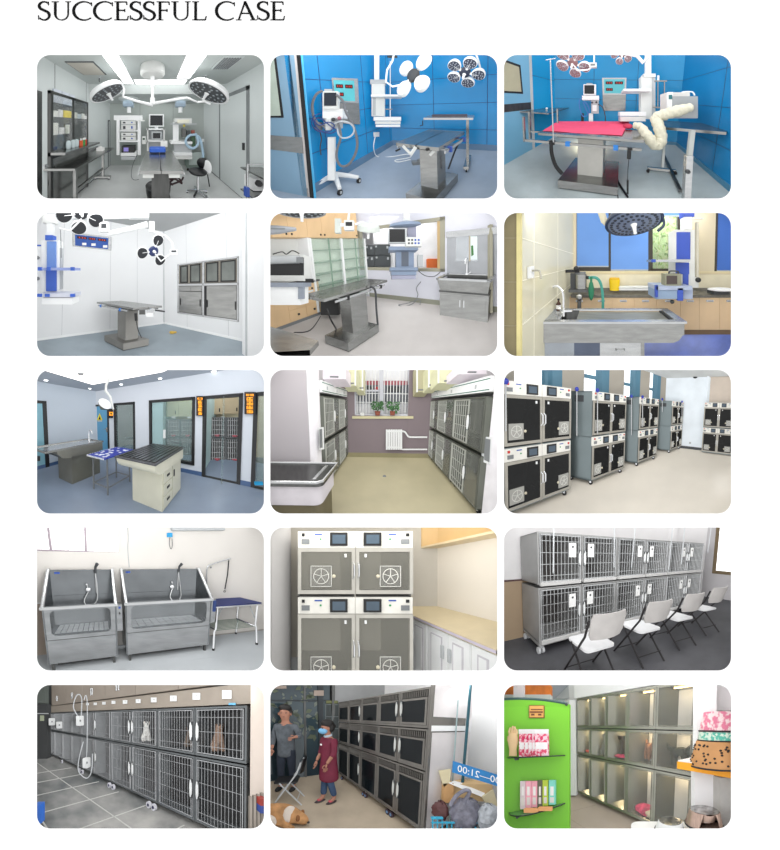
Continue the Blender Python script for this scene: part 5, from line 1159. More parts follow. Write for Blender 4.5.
def gear6():
    yf = 3.4; zt = .82; w = mat('peach_wood', 'e6c8a0', .45, 0, .05, 4)
    with thing('worktop', 'long grey stone worktop below the blue blinds', 'worktop', (1, yf, zt)):
        P('slab', G().b(-1.55, 2.4, -.03, .52, -.05, 0), mat('grey_stone', '6f6c62', .25, 0, .15, 20)); P('upstand', G().b(-1.55, 2.4, .5, .54, 0, .06), mat('grey_stone', '6f6c62', .25, 0, .15, 20))
    us = (225, 300, 372, 446, 520, 600, 664, 732, 800)
    for i in range(8):
        x0, x1 = C.wy(us[i], 300, yf).x, C.wy(us[i+1], 300, yf).x
        with thing('base_cabinet', 'peach wood base cabinet, ' + ORD[i] + ' from the tiled wall under the stone worktop', 'cabinet', (x0, yf, 0)):
            P('carcass', G().b(0, x1-x0, .02, .5, .1, zt-.05), w); P('plinth', G().b(0, x1-x0, .03, .5, 0, .1), mat('brown_plinth', '7a6248', .5))
            if i in (2, 3): d = P('drawer', G().b(.006, x1-x0-.006, 0, .02, .52, zt-.06), w); P('door', G().b(.006, x1-x0-.006, 0, .02, .11, .49), w); P('gap', G().b(.01, x1-x0-.01, .01, .02, .49, .52), BLACK)
            else: d = P('door', G().b(.006, x1-x0-.006, 0, .02, .11, zt-.06), w)
            if d: xm = (x1-x0)/2; P('handle', G().b(xm-.07, xm+.07, -.02, 0, zt-.14, zt-.1).use(1).b(xm-.05, xm+.05, -.024, -.02, zt-.13, zt-.115), [STEELB, GREY], parent=d)
    # wash table in front
    x0, x1, y0, y1, z = -.615, .92, 1.775, 2.27, .85
    with thing('wash_table', 'long steel wash table with a sunken basin and rounded front end', 'wash table', (.1, 2, 0)):
        C.fr.append(Matrix())
        P('front_apron', G().prism([(x0, z), (x1, z), (x1-.01, z-.12), (x1-.06, z-.19), (x1-.12, z-.215), (x0, z-.215)], y0, y0+.02, 'y'), STEEL)
        P('end_apron', G().b(x1-.02, x1, y0+.01, y1, z-.14, z), STEEL)
        P('rim', G().b(x0, x1+.02, y0-.01, y0+.06, z-.01, z+.012).b(x0, x1, y1-.05, y1, z-.01, z+.012).b(x1-.08, x1+.02, y0, y1, z-.01, z+.012).b(x0, -.42, y0, y1, z-.01, z+.012), STEELB)
        P('drain_board', G().b(-.25, x1-.08, y0+.05, y1-.04, z-.05, z-.02), mat('ribbed_steel', '8f9088', .4, .6, .15, 30, (.2, 4, 1)))
        P('basin', G().b(-.42, -.25, y0+.05, y1-.04, z-.2, z-.19).b(-.43, -.42, y0+.05, y1, z-.2, z).b(-.42, -.25, y1-.05, y1-.04, z-.2, z), STEELD)
        P('gutter', G().b(x1-.11, x1-.08, y0+.06, y1-.05, z-.06, z-.0), BLACK)
        P('lower_cabinet', G().b(x0, -.26, y0+.04, y1-.05, 0, z-.2), mat('mirror_steel', '9aa0a6', .15, .9)); P('lower_cabinet', G().b(-.26, .02, y0+.04, y1-.05, 0, z-.2), mat('blue_mirror_steel', '5c6474', .12, .9))
        d = P('drawer', G().b(.02, .46, y0+.03, y1-.05, .3, z-.22), STEELB); P('handle', knob_handle(G(), .235, y0+.03, z-.29, .1, False), STEELB, parent=d)
        P('corner_post', G().b(.46, .5, y0+.03, y1-.05, 0, z-.2), STEEL)
        C.fr.pop()
    faucet('tall curved chrome tap at the basin of the wash table', (-.44, 2.1, .86), -PI/2-.3, .32, .016, .24)
    with thing('shower_tap', 'small chrome spray tap beside the wash basin', 'tap', (-.4, 1.95, .86)):
        P('stem', G().cy((0, 0, 0), (0, 0, .1), .012), CHROME); P('spout', G().bar((0, 0, .06), (.1, -.02, .07), .018), CHROME)
    with thing('bottle', 'dark brown bottle with a pale label on the wash table corner', 'bottle', (-.52, 2.2, .86)):
        P('body', G().lathe([(.03, 0), (.032, .08), (.012, .11), (.012, .13)]), mat('brown_glass', '4a2c1c', .2)); P('cap', G().cy((0, 0, .13), (0, 0, .15), .016), BLACK); P('label', G().cy((0, 0, .02), (0, 0, .07), .0335), PAPER)
    Z = 3.0
    with thing('anaesthesia_machine', 'dark anaesthesia vaporiser with chrome pot and black knobs on the worktop', 'anaesthesia machine', C.dz(262, 272, Z)):
        P('body', PB(246, 208, 282, 268, Z, .15), GREY); P('top_valve', PB(216, 200, 262, 210, Z-.05, .08), BLACK); P('knob', G().ell(C.dz(252, 197, Z-.05), .05), BLACK); P('chrome_pot', G().cy(C.dz(268, 215, Z-.05), C.dz(268, 262, Z-.05), .1, n=20), STEEL); P('side_valve', PB(232, 212, 248, 270, Z-.05, .1), DGREY); P('base', PB(226, 266, 306, 276, Z-.1, .25), STEELD); P('pipe', G().cy(C.dz(262, 285, Z-.1), C.dz(262, 335, Z-.1), .035), STEELD); P('drain_valve', G().ell(C.dz(262, 292, Z-.15), .06), STEEL)
        P('side_knob', PB(285, 222, 296, 232, Z-.1, .1), BLACK)
    gr = mat('green_rubber', '1c7a58', .4)
    ctube('green_tube', 'teal green tube curving from the vaporiser down behind the wash table', 'tube', pts((294, 227), (315, 226), (330, 238), (338, 265), (341, 300), (341, 335), Z=2.9), .028, mat('teal_tube', '3f9a8c', .35))
    solo('breathing_bag', 'pointed green breathing bag hanging under the vaporiser', 'breathing bag', G().at(*C.dz(302, 270, 2.88)).ell((0, 0, 0), (.05, .04, .17), 12, 10).cy((0, 0, .1), (0, 0, .24), .02), gr)
    with thing('sharps_bin', 'bright yellow sharps bin with a flat lid on the stone worktop', 'sharps bin', C.dz(380, 268, 3.5)):
        P('body', G().lathe([(.1, 0), (.115, .2), (.115, .22)], n=20), mat('sharps_yellow', 'f0cc10', .4)); P('lid', G().cy((0, 0, .22), (0, 0, .255), .105, n=20), mat('lid_yellow', 'e8b818', .4))
    for i, (u0, u1) in enumerate(((396, 447), (446, 500))):
        with thing('tray', ['white tray beside the yellow sharps bin', 'white tray between the first tray and the blue service column'][i], 'tray', C.dz((u0+u1)/2, 270, 3.4)): P('tray_base', PB(u0, 262, u1, 269, 3.4, .2), WHITE); P('tray_rim', PB(u0-1, 259, u1+1, 262, 3.38, .24), OFFW)
    with thing('weighing_scale', 'white curved baby scale on the right end of the worktop', 'scale', C.dz(735, 280, 3.3)):
        P('pan', G().at(*C.dz(738, 266, 3.2)).ell((0, 0, 0), (.26, .15, .035), 20, 8), WHITE); P('base', PB(712, 270, 765, 284, 3.25, .2), DGREY)
    with thing('wall_socket', 'white wall socket on the glossy tiled wall', 'socket', C.wx(96, 220, -.58)): P('plate', pp([(88, 190), (104, 187), (104, 226), (88, 229)], 'x', -.575, .02), WHITE)
    ctube('towel_rail', 'curved chrome rail on the glossy tiled wall near the socket', 'rail', [C.wx(104, 203, -.55), C.wx(128, 205, -.52), C.wx(134, 230, -.5)], .008, mat('pale_chrome', 'c8c4b4', .2, .5))
    dome_lamp('big round blue grey surgical light overhead before the blue blinds', C.dz(444, 44, 2.2), (.08, -.26, -.95), .38, shell=mat('navy_shell', '2c3850', .3), face=mat('blue_grey_face', '6c7890', .35), lensm=mat('lens_dark', '2f3540', .2), holes=60)
    with thing('lamp_bracket', 'curved navy side handle and pale arm of the big round light', 'lamp arm', C.dz(340, 30, 2.3)):
        P('pale_arm', G().tube(pts((335, 5), (345, 35), (362, 50), Z=2.3), .05, 8), mat('cream_plastic', 'cfc9b4', .4)); P('side_handle', G().curve(pts((525, 70), (545, 50), (540, 25), (520, 8), Z=2.2), .02, 8), mat('navy_shell', '2c3850', .3))
    Z = 2.6; BL = mat('column_blue', '3452b4', .35)
    with thing('ceiling_pendant', 'white service column with blue panels hanging by the window in the preparation room', 'service column', C.dz(590, 300, Z)):
        P('neck', PB(613, 20, 640, 65, Z, .12), WHITE); P('collar', PB(612, -6, 648, 22, Z-.02, .15), BL)
        P('column', PB(583, 66, 662, 260, Z, .25), OFFW); P('blue_panel', PB(589, 74, 634, 165, Z-.02, .03), BL); P('blue_panel', PB(586, 176, 630, 215, Z-.02, .03), BL); P('blue_stem', PB(610, 215, 628, 255, Z-.02, .03), BL)
        P('shelf_rail', PB(508, 166, 632, 174, Z-.25, .3), STEELB); P('rail_cap', PB(506, 165, 518, 175, Z-.27, .04), BL)
        P('tray', PB(520, 255, 640, 268, Z-.3, .4), mat('lilac_tray', 'a8b4cc', .35)); P('drawer', PB(518, 268, 608, 298, Z-.28, .35), mat('steel_blue_drawer', '8aa0bc', .35)); P('blue_end', PB(592, 262, 610, 304, Z-.3, .05), BL); P('blue_end', PB(518, 252, 526, 292, Z-.3, .05), BL)
        P('side_tray', PB(610, 262, 642, 298, Z-.2, .3), mat('lilac_tray', 'a8b4cc', .35)); P('drip_post', PB(655, 40, 662, 225, Z-.05, .05), mat('pale_chrome', 'c8c4b4', .2, .5)); P('drip_hook', PB(640, 26, 678, 30, Z-.05, .03), OFFW); P('castor_knob', G().ell(C.dz(573, 307, Z-.2), .03), DGREY); P('round_plug', G().ell(C.dz(660, 234, Z-.05), .04), BLACK)
    with thing('patient_monitor', 'small cream cased monitor with dark screen on the service column tray', 'monitor', C.dz(580, 258, Z-.25)):
        P('case', PB(550, 214, 604, 256, Z-.25, .15), mat('khaki_case', '8c8c78', .4)); P('screen', PB(555, 220, 590, 248, Z-.26, .01), mat('brown_screen', '4a3f3c', .15)); P('carry_handle', G().curve(pts((562, 214), (566, 205), (590, 205), (594, 214), Z=Z-.2), .012), DGREY)
gear6()
# ================================================================== 7: exam hall with glass fronted rooms
Cell(6, 468, 366, 191, 1.5, 33.9, 3.3, -.5, zn=1.75)
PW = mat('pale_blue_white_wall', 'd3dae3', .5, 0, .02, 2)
AL = mat('dark_aluminium', '2c2d2f', .35, .3)
def room7():
    xl, yb = -4.7, 3.62; zc = C.wy(300, 66, yb).z
    S('floor', G().b(xl, 2.5, .8, yb+2, -.05, 0), mat('blue_grey_vinyl7', '8391a4', .3, 0, .06, 3))
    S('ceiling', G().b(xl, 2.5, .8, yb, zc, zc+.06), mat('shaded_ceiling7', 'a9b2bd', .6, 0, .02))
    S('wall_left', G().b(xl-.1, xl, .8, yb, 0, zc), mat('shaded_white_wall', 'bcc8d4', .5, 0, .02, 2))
    O = [((188, 128), (250, 124), (252, 330), (190, 330)), ((268, 122), (338, 119), (341, 352), (272, 352)), ((386, 112), (540, 104), (543, 330), (389, 318)), ((566, 98), (700, 90), (698, 385), (566, 365)), ((736, 86), (800, 80), (800, 400), (728, 395))]
    g = G(); X = lambda u: C.wy(u, 200, yb).x
    zt = [C.wy(o[0][0], o[0][1], yb).z for o in O]; xs = [(C.wy(*o[0], yb).x, C.wy(*o[1], yb).x) for o in O]; zb = [0, 0, C.wy(540, 330, yb).z, 0, 0]
    xp = xl
    for (x0, x1), a, b_ in zip(xs, zt, zb):
        g.b(xp, x0, yb, yb+.1, 0, zc); g.b(x0, x1, yb, yb+.1, a, zc)
        if b_: g.b(x0, x1, yb, yb+.1, 0, b_)
        xp = x1
    S('wall_back', g, PW)
    S('baseboard_back', G().b(xl, xs[3][0], yb-.02, yb, 0, .1).b(xs[3][1], xs[4][0], yb-.02, yb, 0, .1), mat('blue_skirting', '4a6690', .4)); S('baseboard_left', G().b(xl, xl+.02, .8, yb, 0, .1), mat('blue_skirting', '4a6690', .4))
    for i, ((x0, x1), a, b_) in enumerate(zip(xs, zt, zb)):
        w = .07; d = S('door_%d' % (i+1) if i != 2 else 'window_1', G().b(x0, x0+w, yb-.03, yb+.1, b_, a).b(x1-w, x1, yb-.03, yb+.1, b_, a).b(x0, x1, yb-.03, yb+.1, a-w, a).b(x0, x1, yb-.03, yb+.1, b_, b_+(.0001 if i in (3, 4, 1, 0) else w)), AL)
        if i == 0:
            S('door_leaf', G().b(x0+w, x1-w, yb+.02, yb+.05, 0, a-w), mat('sky_blue_door', '5d9cc4', .4, 0, .03), parent=d); S('door_handle', G().b(x1-.17, x1-.1, yb-.0, yb+.02, .9, 1.08).b(x1-.25, x1-.12, yb-.04, yb-.01, 1.0, 1.02), STEEL, parent=d)
        if i in (1, 2, 4): S('glass_pane', G().b(x0+w, x1-w, yb+.04, yb+.05, b_+w, a-w), glass('aqua_glass', 'b8dcdc', .12, .12), parent=d)
        if i == 2: S('frosted_pane', G().b(x0+w, x0+.42, yb+.055, yb+.065, b_+w, a-w), mat('frosted_aqua', 'b4d2d6', .4), parent=d)
        if i == 3: S('sliding_glass', G().b(x1-.35, x1-.33, yb-.2, yb+.05, .0, a-w), glass('aqua_glass', 'b8dcdc', .12, .12), parent=d)
    dl = C.wx(25, 200, xl); y0, y1 = C.wx(8, 200, xl).y-.5, C.wx(44, 200, xl).y; zt0 = C.wx(36, 114, xl).z
    d = S('door_6', G().b(xl, xl+.04, y1-.1, y1, 0, zt0).b(xl, xl+.04, y0, y1, zt0-.08, zt0), AL); S('glass_pane', G().b(xl, xl+.01, y0, y1-.1, 0, zt0-.08), mat('aqua_door_glass', '7fb0c0', .15), parent=d)
    # rooms beyond
    S('wall_beyond', G().b(xl, 2.5, yb+2.7, yb+2.8, 0, 3.2), mat('beige_far_wall', 'c9bfa2', .6)); S('trim_1', G().b(xs[1][1]+.3, xs[1][1]+.36, yb+.1, yb+2.7, 0, 3.2).b(xs[2][1]+.1, xs[2][1]+.16, yb+.1, yb+2.7, 0, 3.2), mat('aqua_far_wall', 'c2dcdc', .5))
    S('trim_2', G().b(xl, xs[1][1]+.3, yb+2.5, yb+2.6, 0, 3.2), mat('aqua_far_wall', 'c2dcdc', .5)); S('ceiling_beyond', G().b(xl, 2.5, yb+.1, yb+2, zc, zc+.05), WHITE)
    q = [C.fl(u, v, zc) for u, v in ((20, 4), (196, 57), (430, 14), (470, -4))]
    S('ceiling_light_cove', G().add([p + V(0, 0, -.002) for p in q] + [p + V(0, 0, -.02) for p in q], [(0, 1, 2, 3), (7, 6, 5, 4), (0, 4, 5, 1), (1, 5, 6, 2), (2, 6, 7, 3), (3, 7, 4, 0)]), glow('cove_glow', 'fff6f0', 1.6))
    for i, (u, v) in enumerate(((40, 43), (187, 71), (292, 57), (422, 37), (602, 13))):
        p = C.fl(u, v, zc)
        with thing('downlight', ORD[i].capitalize() + ' small round ceiling downlight from the left in the exam hall', 'ceiling light', p): P('ring', G().cy((0, 0, 0), (0, 0, -.015), .06), WHITE); P('lamp', G().cy((0, 0, -.015), (0, 0, -.02), .045), glow('downlight_glow', 'ffffff', 6))
    top_fill_light(9, back=.6); light((-1, yb+1, zc-.1), 1.2, .5, .2); light((.5, yb+1, zc-.1), 1.2, .5, .2)
    return yb, xs, zt
YB7, XS7, ZT7 = room7()
def gear7():
    yb = YB7; AM = glow('amber_led', 'f0a020', 1.2); random.seed(2)
    def chars(u0, v0, u1, v1, n, lab):
        with thing('led_sign', lab, 'sign', C.wy((u0+u1)/2, v1, yb)):
            P('housing', pp(rect(u0, v0, u1, v1), 'y', yb-.03, -.06), BLACK)
            h = (v1-v0)/(n+.2)
            for k in range(n):
                t = v0 + h*(k+.1); m = (u1-u0)*.22; a, b_ = u0+m, u1-m; c = (a+b_)/2; e = t+h*.85; y = yb-.1
                if k == 0: S_ = [rect(a-2, t+h*.3, c-1, t+h*.42), rect(a-2, t+h*.65, c-1, t+h*.77), rect(c+1, t+h*.3, b_+2, t+h*.42), rect(c+1, t+h*.65, b_+2, t+h*.77), rect(b_, t+h*.3, b_+2, t+h*.77), rect(a-2, t+h*.3, a, t+h*.77)]
                else: S_ = [rect(a, t+h*.1, b_, t+h*.22), rect(a, t+h*.45, b_, t+h*.57), rect(a, e-h*.12, b_, e), rect(c-1.2, t+h*.05, c+1.2, e)] + ([rect(a, t+h*.1, a+2, e)] if k % 2 else [rect(b_-2, t+h*.4, b_, e)])
                P('amber_character', join(*[pp(r, 'y', y, -.01) for r in S_]), [AM]*len(S_))
    chars(545, 98, 567, 163, 5, 'tall black sign with amber characters left of the open doorway to the cages')
    chars(704, 85, 741, 158, 5, 'larger black sign with amber characters right of the open doorway')
    chars(252, 140, 265, 171, 1, 'tiny black sign with one amber mark beside the sky blue door')
    with thing('warning_sign', 'yellow triangular warning sign on the sky blue door', 'sign', C.wy(220, 180, yb)):
        P('triangle', pp([(211, 178), (220, 155), (229, 178)], 'y', yb-.0, -.01), mat('warning_yellow', 'e8d82a', .5)); P('symbol', join(pp([(216, 176), (220, 164), (224, 176)], 'y', yb-.012, -.005), pp(rect(213, 179, 228, 183), 'y', yb-.002, -.005)), [BLACK, LGREY])
    # cages beyond
    n = 0; Wc = mat('far_cage_steel', '6c7072', .4, .4)
    for (u0, u1, vs) in ((445, 488, (175, 238, 300)), (490, 538, (175, 238, 300)), (583, 642, (168, 238, 318)), (644, 700, (168, 240, 320))):
        for k in (0, 1):
            Z = 5.3 if u0 < 560 else 4.7; v0, v1 = vs[k], vs[k+1]-2; n += 1
            with thing('far_cage', ('upper ' if k == 0 else 'lower ') + 'wire fronted cage, ' + ORD[(n-1)//2] + ' column from the left behind the hall glass', 'animal cage', C.dz((u0+u1)/2, v1, Z)):
                P('body', PB(u0, v0, u1, v1, Z+.04, .5), Wc); P('inside', PB(u0+3, v0+3, u1-3, v1-3, Z+.03, .01), mat('cage_gloom', '3c3e3e', .5))
                g = G()
                for i in range(7): u = u0+3+(u1-u0-6)*(i+.5)/7; pb(g, u-.5, v0+3, u+.5, v1-3, Z, .01)
                for i in range(4): v = v0+3+(v1-v0-6)*(i+.5)/4; pb(g, u0+3, v-.5, u1-3, v+.5, Z, .01)
                P('door', g, STEELB)
                if k == 0 or n > 4: P('pink_bowl', G().lathe([(.05, 0), (.09, .05)], C.dz((u0+u1)/2, v1-4, Z-.02), n=12), mat('pink_bowl', 'c8606c', .4))
    for i, (u0, u1, v0, v1) in enumerate(((446, 484, 114, 166), (485, 540, 112, 166), (578, 632, 106, 158), (634, 690, 102, 156))):
        with thing('far_cupboard', ['pale green wall cupboard at the left above the far cages', 'pale green wall cupboard beside the first amber sign', 'beige wall cupboard above the cages in the doorway, left one', 'beige wall cupboard above the cages in the doorway, right one'][i], 'cupboard', C.dz((u0+u1)/2, v1, 5.2)):
            P('door', PB(u0, v0, u1, v1, 5.2, .3), mat('sage_board', 'b2b391', .5) if i < 2 else mat('beige_board', 'c8b696', .5)); P('handle', PB(u1-12, v1-20, u1-9, v1-8, 5.18, .02), BLACK)
    for u in (467, 520, 632): solo('notice_card', 'small white card above the far cages', 'card', PB(u-6, 166, u+6, 172, 5.18, .01), PAPER, 'white cards above the far cages')
    solo('grey_shelf', 'dark shelf edge in the room behind the second glass door', 'shelf', PB(306, 236, 335, 242, 5, .2), GREY)
    # tub
    BS = mat('olive_steel', '8f8f88', .3, .8, .06)
    with thing('bath_table', 'steel bathing table with curved overhanging basin near the left wall', 'bath table', (-3.3, 1.7, 0)):
        P('cabinet', G().b(-.3, .3, -.08, .68, 0, .84), BS); zt = .85
        P('basin', G().prism([(-.6, zt), (-.6, zt-.08), (-.5, zt-.17), (-.35, zt-.2), (.62, zt-.2), (.62, zt)], -.13, .52, 'y') if False else G().prism([(-.42, zt), (-.42, zt-.08), (-.34, zt-.17), (-.2, zt-.2), (.66, zt-.2), (.66, zt)], -.2, .45, 'x'), BS)
        P('rim', G().b(-.22, -.2, -.62, .66, zt-.01, zt+.03).b(.45, .48, -.62, .66, zt-.01, zt+.03).b(-.22, .48, -.64, -.61, zt-.01, zt+.03).b(-.22, .48, .64, .67, zt-.01, zt+.03), STEEL); P('tray', G().b(-.2, .45, -.6, .64, zt, zt+.008), STEELB)
    faucet('small curved chrome tap on the left bathing table before the sky blue door', (-3.25, 2.25, .86), PI/2, .28, .014, .14)
    with thing('wall_box', 'small dark box low on the left wall beside the bathing table', 'box', C.wx(14, 306, -4.7)): P('box', pp(rect(10, 298, 19, 314), 'x', -4.69, .04), DGREY)
    with thing('grooming_table', 'light steel frame table with a blue patterned top between the two cabinets', 'table', (-2.22, 2.08, 0)):
        for x in (-.21, .21):
            for y in (-.32, .33): P('leg', G().b(x-.012, x+.012, y-.012, y+.012, 0, .72), GREY)
        P('lower_frame', G().b(-.21, .21, -.33, -.31, .13, .15).b(-.21, .21, .32, .34, .13, .15).b(-.22, -.2, -.32, .33, .13, .15).b(.2, .22, -.32, .33, .13, .15), GREY)
        g = G().b(-.26, .26, -.42, .42, .715, .735).use(1); random.seed(4)
        for k in range(26): x, y = random.uniform(-.24, .2), random.uniform(-.4, .36); g.b(x, x+.05, y, y+.05, .735, .739)
        g.use(1)
        for k in range(14): g.b(-.27, -.262, -.42+k*.06, -.39+k*.06, .71, .74); g.b(-.26+k*.037, -.24+k*.037, -.43, -.422, .71, .74)
        P('tabletop', g, [mat('cobalt_top', '2438a0', .4), WHITE])
    IV = mat('ivory_board', 'd9d8c6', .4, 0, .03)
    with thing('exam_cabinet', 'ivory exam cabinet with grooved steel top, three drawers and a door', 'cabinet', (-1.22, 2.3, 0)):
        x0, x1, y0, y1 = -.3, .3, -.4, .42
        P('body', G().b(x0, x1-.015, y0, y1, 0.0, .84), IV)
        P('basin_front', G().prism([(-.72, .85), (-.72, .8), (-.68, .73), (-.6, .68), (-.5, .66), (.42, .66), (.42, .85)], -.36, .34, 'x'), IV)
        P('top_frame', G().b(-.38, .36, -.75, .44, .85, .87), mat('dark_top', '5c5e62', .35, .5))
        g = G()
        for k in range(9): x = -.33+k*.075; g.b(x, x+.05, -.7, .4, .87, .885)
        P('grille', g, STEELD)
        for k in range(3): d = P('drawer', G().b(x1-.015, x1, y0+.02, y0+.36, .04+k*.2, .22+k*.2), IV); P('handle', G().b(x1, x1+.008, y0+.14, y0+.24, .12+k*.2, .155+k*.2), BLACK, parent=d)
        d = P('door', G().b(x1-.015, x1, y0+.38, y1-.02, .04, .64), IV); P('handle', G().b(x1, x1+.01, y0+.42, y0+.46, .42, .54), BLACK, parent=d)
    Z = 3.1
    with thing('exam_lamp', 'ceiling mounted exam lamp with a flat elongated head on a bent white arm', 'exam lamp', C.dz(258, 10, Z)):
        P('arm', G().tube(pts((256, -8), (254, 32), (242, 60), (240, 80), (256, 100), (262, 130), (266, 142), Z=Z), [.03, .03, .025, .03, .025, .022, .02], 8), OFFW); P('ceiling_bar', G().tube(pts((256, 16), (205, 18), (155, 20), Z=Z), .012, 6), LGREY); P('bar_end', PB(146, 14, 162, 24, Z, .06), GREY)
        g = G().at(*C.dz(237, 122, Z), rz=R(-30), ry=R(26)); g.ell((0, 0, 0), (.3, .13, .05), 18, 8).loc(); P('head', g, WHITE)
        g = G().at(*C.dz(234, 127, Z-.04), rz=R(-30), ry=R(26)); g.rb(-.2, .2, -.1, .08, -.03, -.01, .03).loc(); P('lens', g, mat('lamp_glass_dark', '5a5f58', .2)); P('handle', G().cy(C.dz(230, 132, Z-.05), C.dz(227, 143, Z-.05), .016), mat('cream_grip', 'e8d898', .4))
    solo('wall_phone', 'small white intercom on the wall strip left of the far cages', 'intercom', pp(rect(435, 210, 441, 238), 'y', yb+.03, -.05), WHITE)
    solo('floor_mat', 'bright cyan mat edge on the floor at the right glass door', 'mat', pp(rect(737, 383, 765, 389), 'y', yb-.05, -.1), mat('cyan_mat', '18a0d8', .5))
gear7()
# ================================================================== 8: kennel room with window and plants
Cell(7, 680, 391, 236, 1.6, -.2, 9.4, .9, zn=1.95)
def room8():
    yb = 6.0
    S('floor', G().b(-2, 2.2, 1.5, yb, -.05, 0), mat('olive_cream_floor', 'b5ad8e', .35, 0, .08, 2.5))
    w0, w1 = C.wy(293, 100, yb).x, C.wy(476, 100, yb).x; zs = C.wy(390, 163, yb).z
    MV = mat('mauve_wall', '82767a', .6, 0, .04, 2)
    S('wall_back', G().b(-2, w0, yb, yb+.1, 0, 3.2).b(w1, 2.2, yb, yb+.1, 0, 3.2).b(w0, w1, yb, yb+.1, 0, zs), MV)
    S('trim_1', G().b(C.wy(470, 200, yb).x, C.wy(505, 200, yb).x, yb-.02, yb, 0, 3.2), MV)
    S('window_sill', pp([(285, 165), (490, 165), (490, 173), (285, 173)], 'y', yb-.12, .2), mat('cream_stone', 'cfc8a0', .3))
    fr = mat('grey_white_frame', 'c2c4cc', .4)
    S('window_1', join(*[pp(rect(*r), 'y', yb+.02, .05) for r in ((288, -8, 297, 164), (376, -8, 390, 164), (474, -8, 482, 164), (290, 158, 480, 165), (290, 76, 378, 82))]), [fr]*5)
    g = G()
    for i in range(18):
        u = 300 + i*10.2; x = C.wy(u, 80, yb+.2).x; g.b(x, x+.022, yb+.2, yb+.22, zs, 3)
    for v in (90, 120): z = C.wy(390, v, yb+.2).z; g.b(w0, w1, yb+.2, yb+.22, z, z+.02)
    solo('window_bars', 'white security bars outside the kennel room window', 'window bars', g, WHITE)
    bz = C.wy(390, 56, yb+1.4).z
    S('backdrop_street', G().b(w0-.5, w1+.5, yb+1.5, yb+1.52, .6, 3.4), mat('bright_overcast', 'f4f6fa', .8))
    with thing('parked_van', 'dark red and grey vehicle seen through the barred window', 'vehicle', C.wy(380, 130, yb+1.3)):
        P('body', pp(rect(296, 60, 474, 122), 'y', yb+1.3, .1), mat('dusk_grey', '6c7078', .4)); P('roof', pp(rect(300, 46, 470, 60), 'y', yb+1.28, .1), mat('dull_red', 'b0606a', .5))
        P('window', pp(rect(305, 64, 350, 84), 'y', yb+1.28, .02), DGREY); P('window', pp(rect(400, 64, 450, 84), 'y', yb+1.28, .02), DGREY); P('lamp', pp(rect(360, 66, 372, 78), 'y', yb+1.28, .02), mat('tail_red', 'c02028', .3))
    S('baseboard_back', G().b(-2, 2.2, yb-.03, yb, 0, .13), mat('olive_skirting', '8c8560', .4))
    LW = mat('pinkish_white_wall', 'dcdade', .5, 0, .02)
    S('wall_left', G().b(-2.4, -1.14, 3.08, 3.45, 0, 3.2), mat('grey_mauve_panel', 'b7b2b6', .45, 0, .03, 1)); S('trim_2', G().rb(-1.6, -1.06, 3.1, 3.52, 0, 3.2, .1), mat('white_pillar', 'f0eef2', .45))
    S('wall_right', G().b(1.42, 2.2, 1.5, 2.68, 0, 3.2), mat('white_pillar', 'f0eef2', .45)); S('wall_right', G().b(2.0, 2.2, 2.6, yb, 0, 3.2), LW); S('wall_left', G().b(-2, -1.75, 3.4, yb, 0, 3.2), LW)
    top_fill_light(11, back=.6, col=(1, .98, .95)); light((0, 4.6, 2.9), 2.2, .9, .4)
    for nm, x, uv in (('right', 1.42, [(725, 232), (754, 236), (748, 326), (722, 316)]), ('left', -1.06, [(173, 203), (186, 201), (188, 275), (175, 277)])):
        with thing('wall_vent', 'framed grey vent grille on the white ' + nm + ' pillar of the kennel room', 'vent', C.wx(uv[3][0], uv[3][1], x)):
            d = -.02 if x > 0 else .02; cu = sum(p[0] for p in uv)/4; cv = sum(p[1] for p in uv)/4
            P('frame', pp(uv, 'x', x + (.0 if x > 0 else .045), d), WHITE); P('grille', pp([(cu+(a-cu)*.65, cv+(b-cv)*.85) for a, b in uv], 'x', x + (-.022 if x > 0 else .067), d*.2), GREY)
room8()
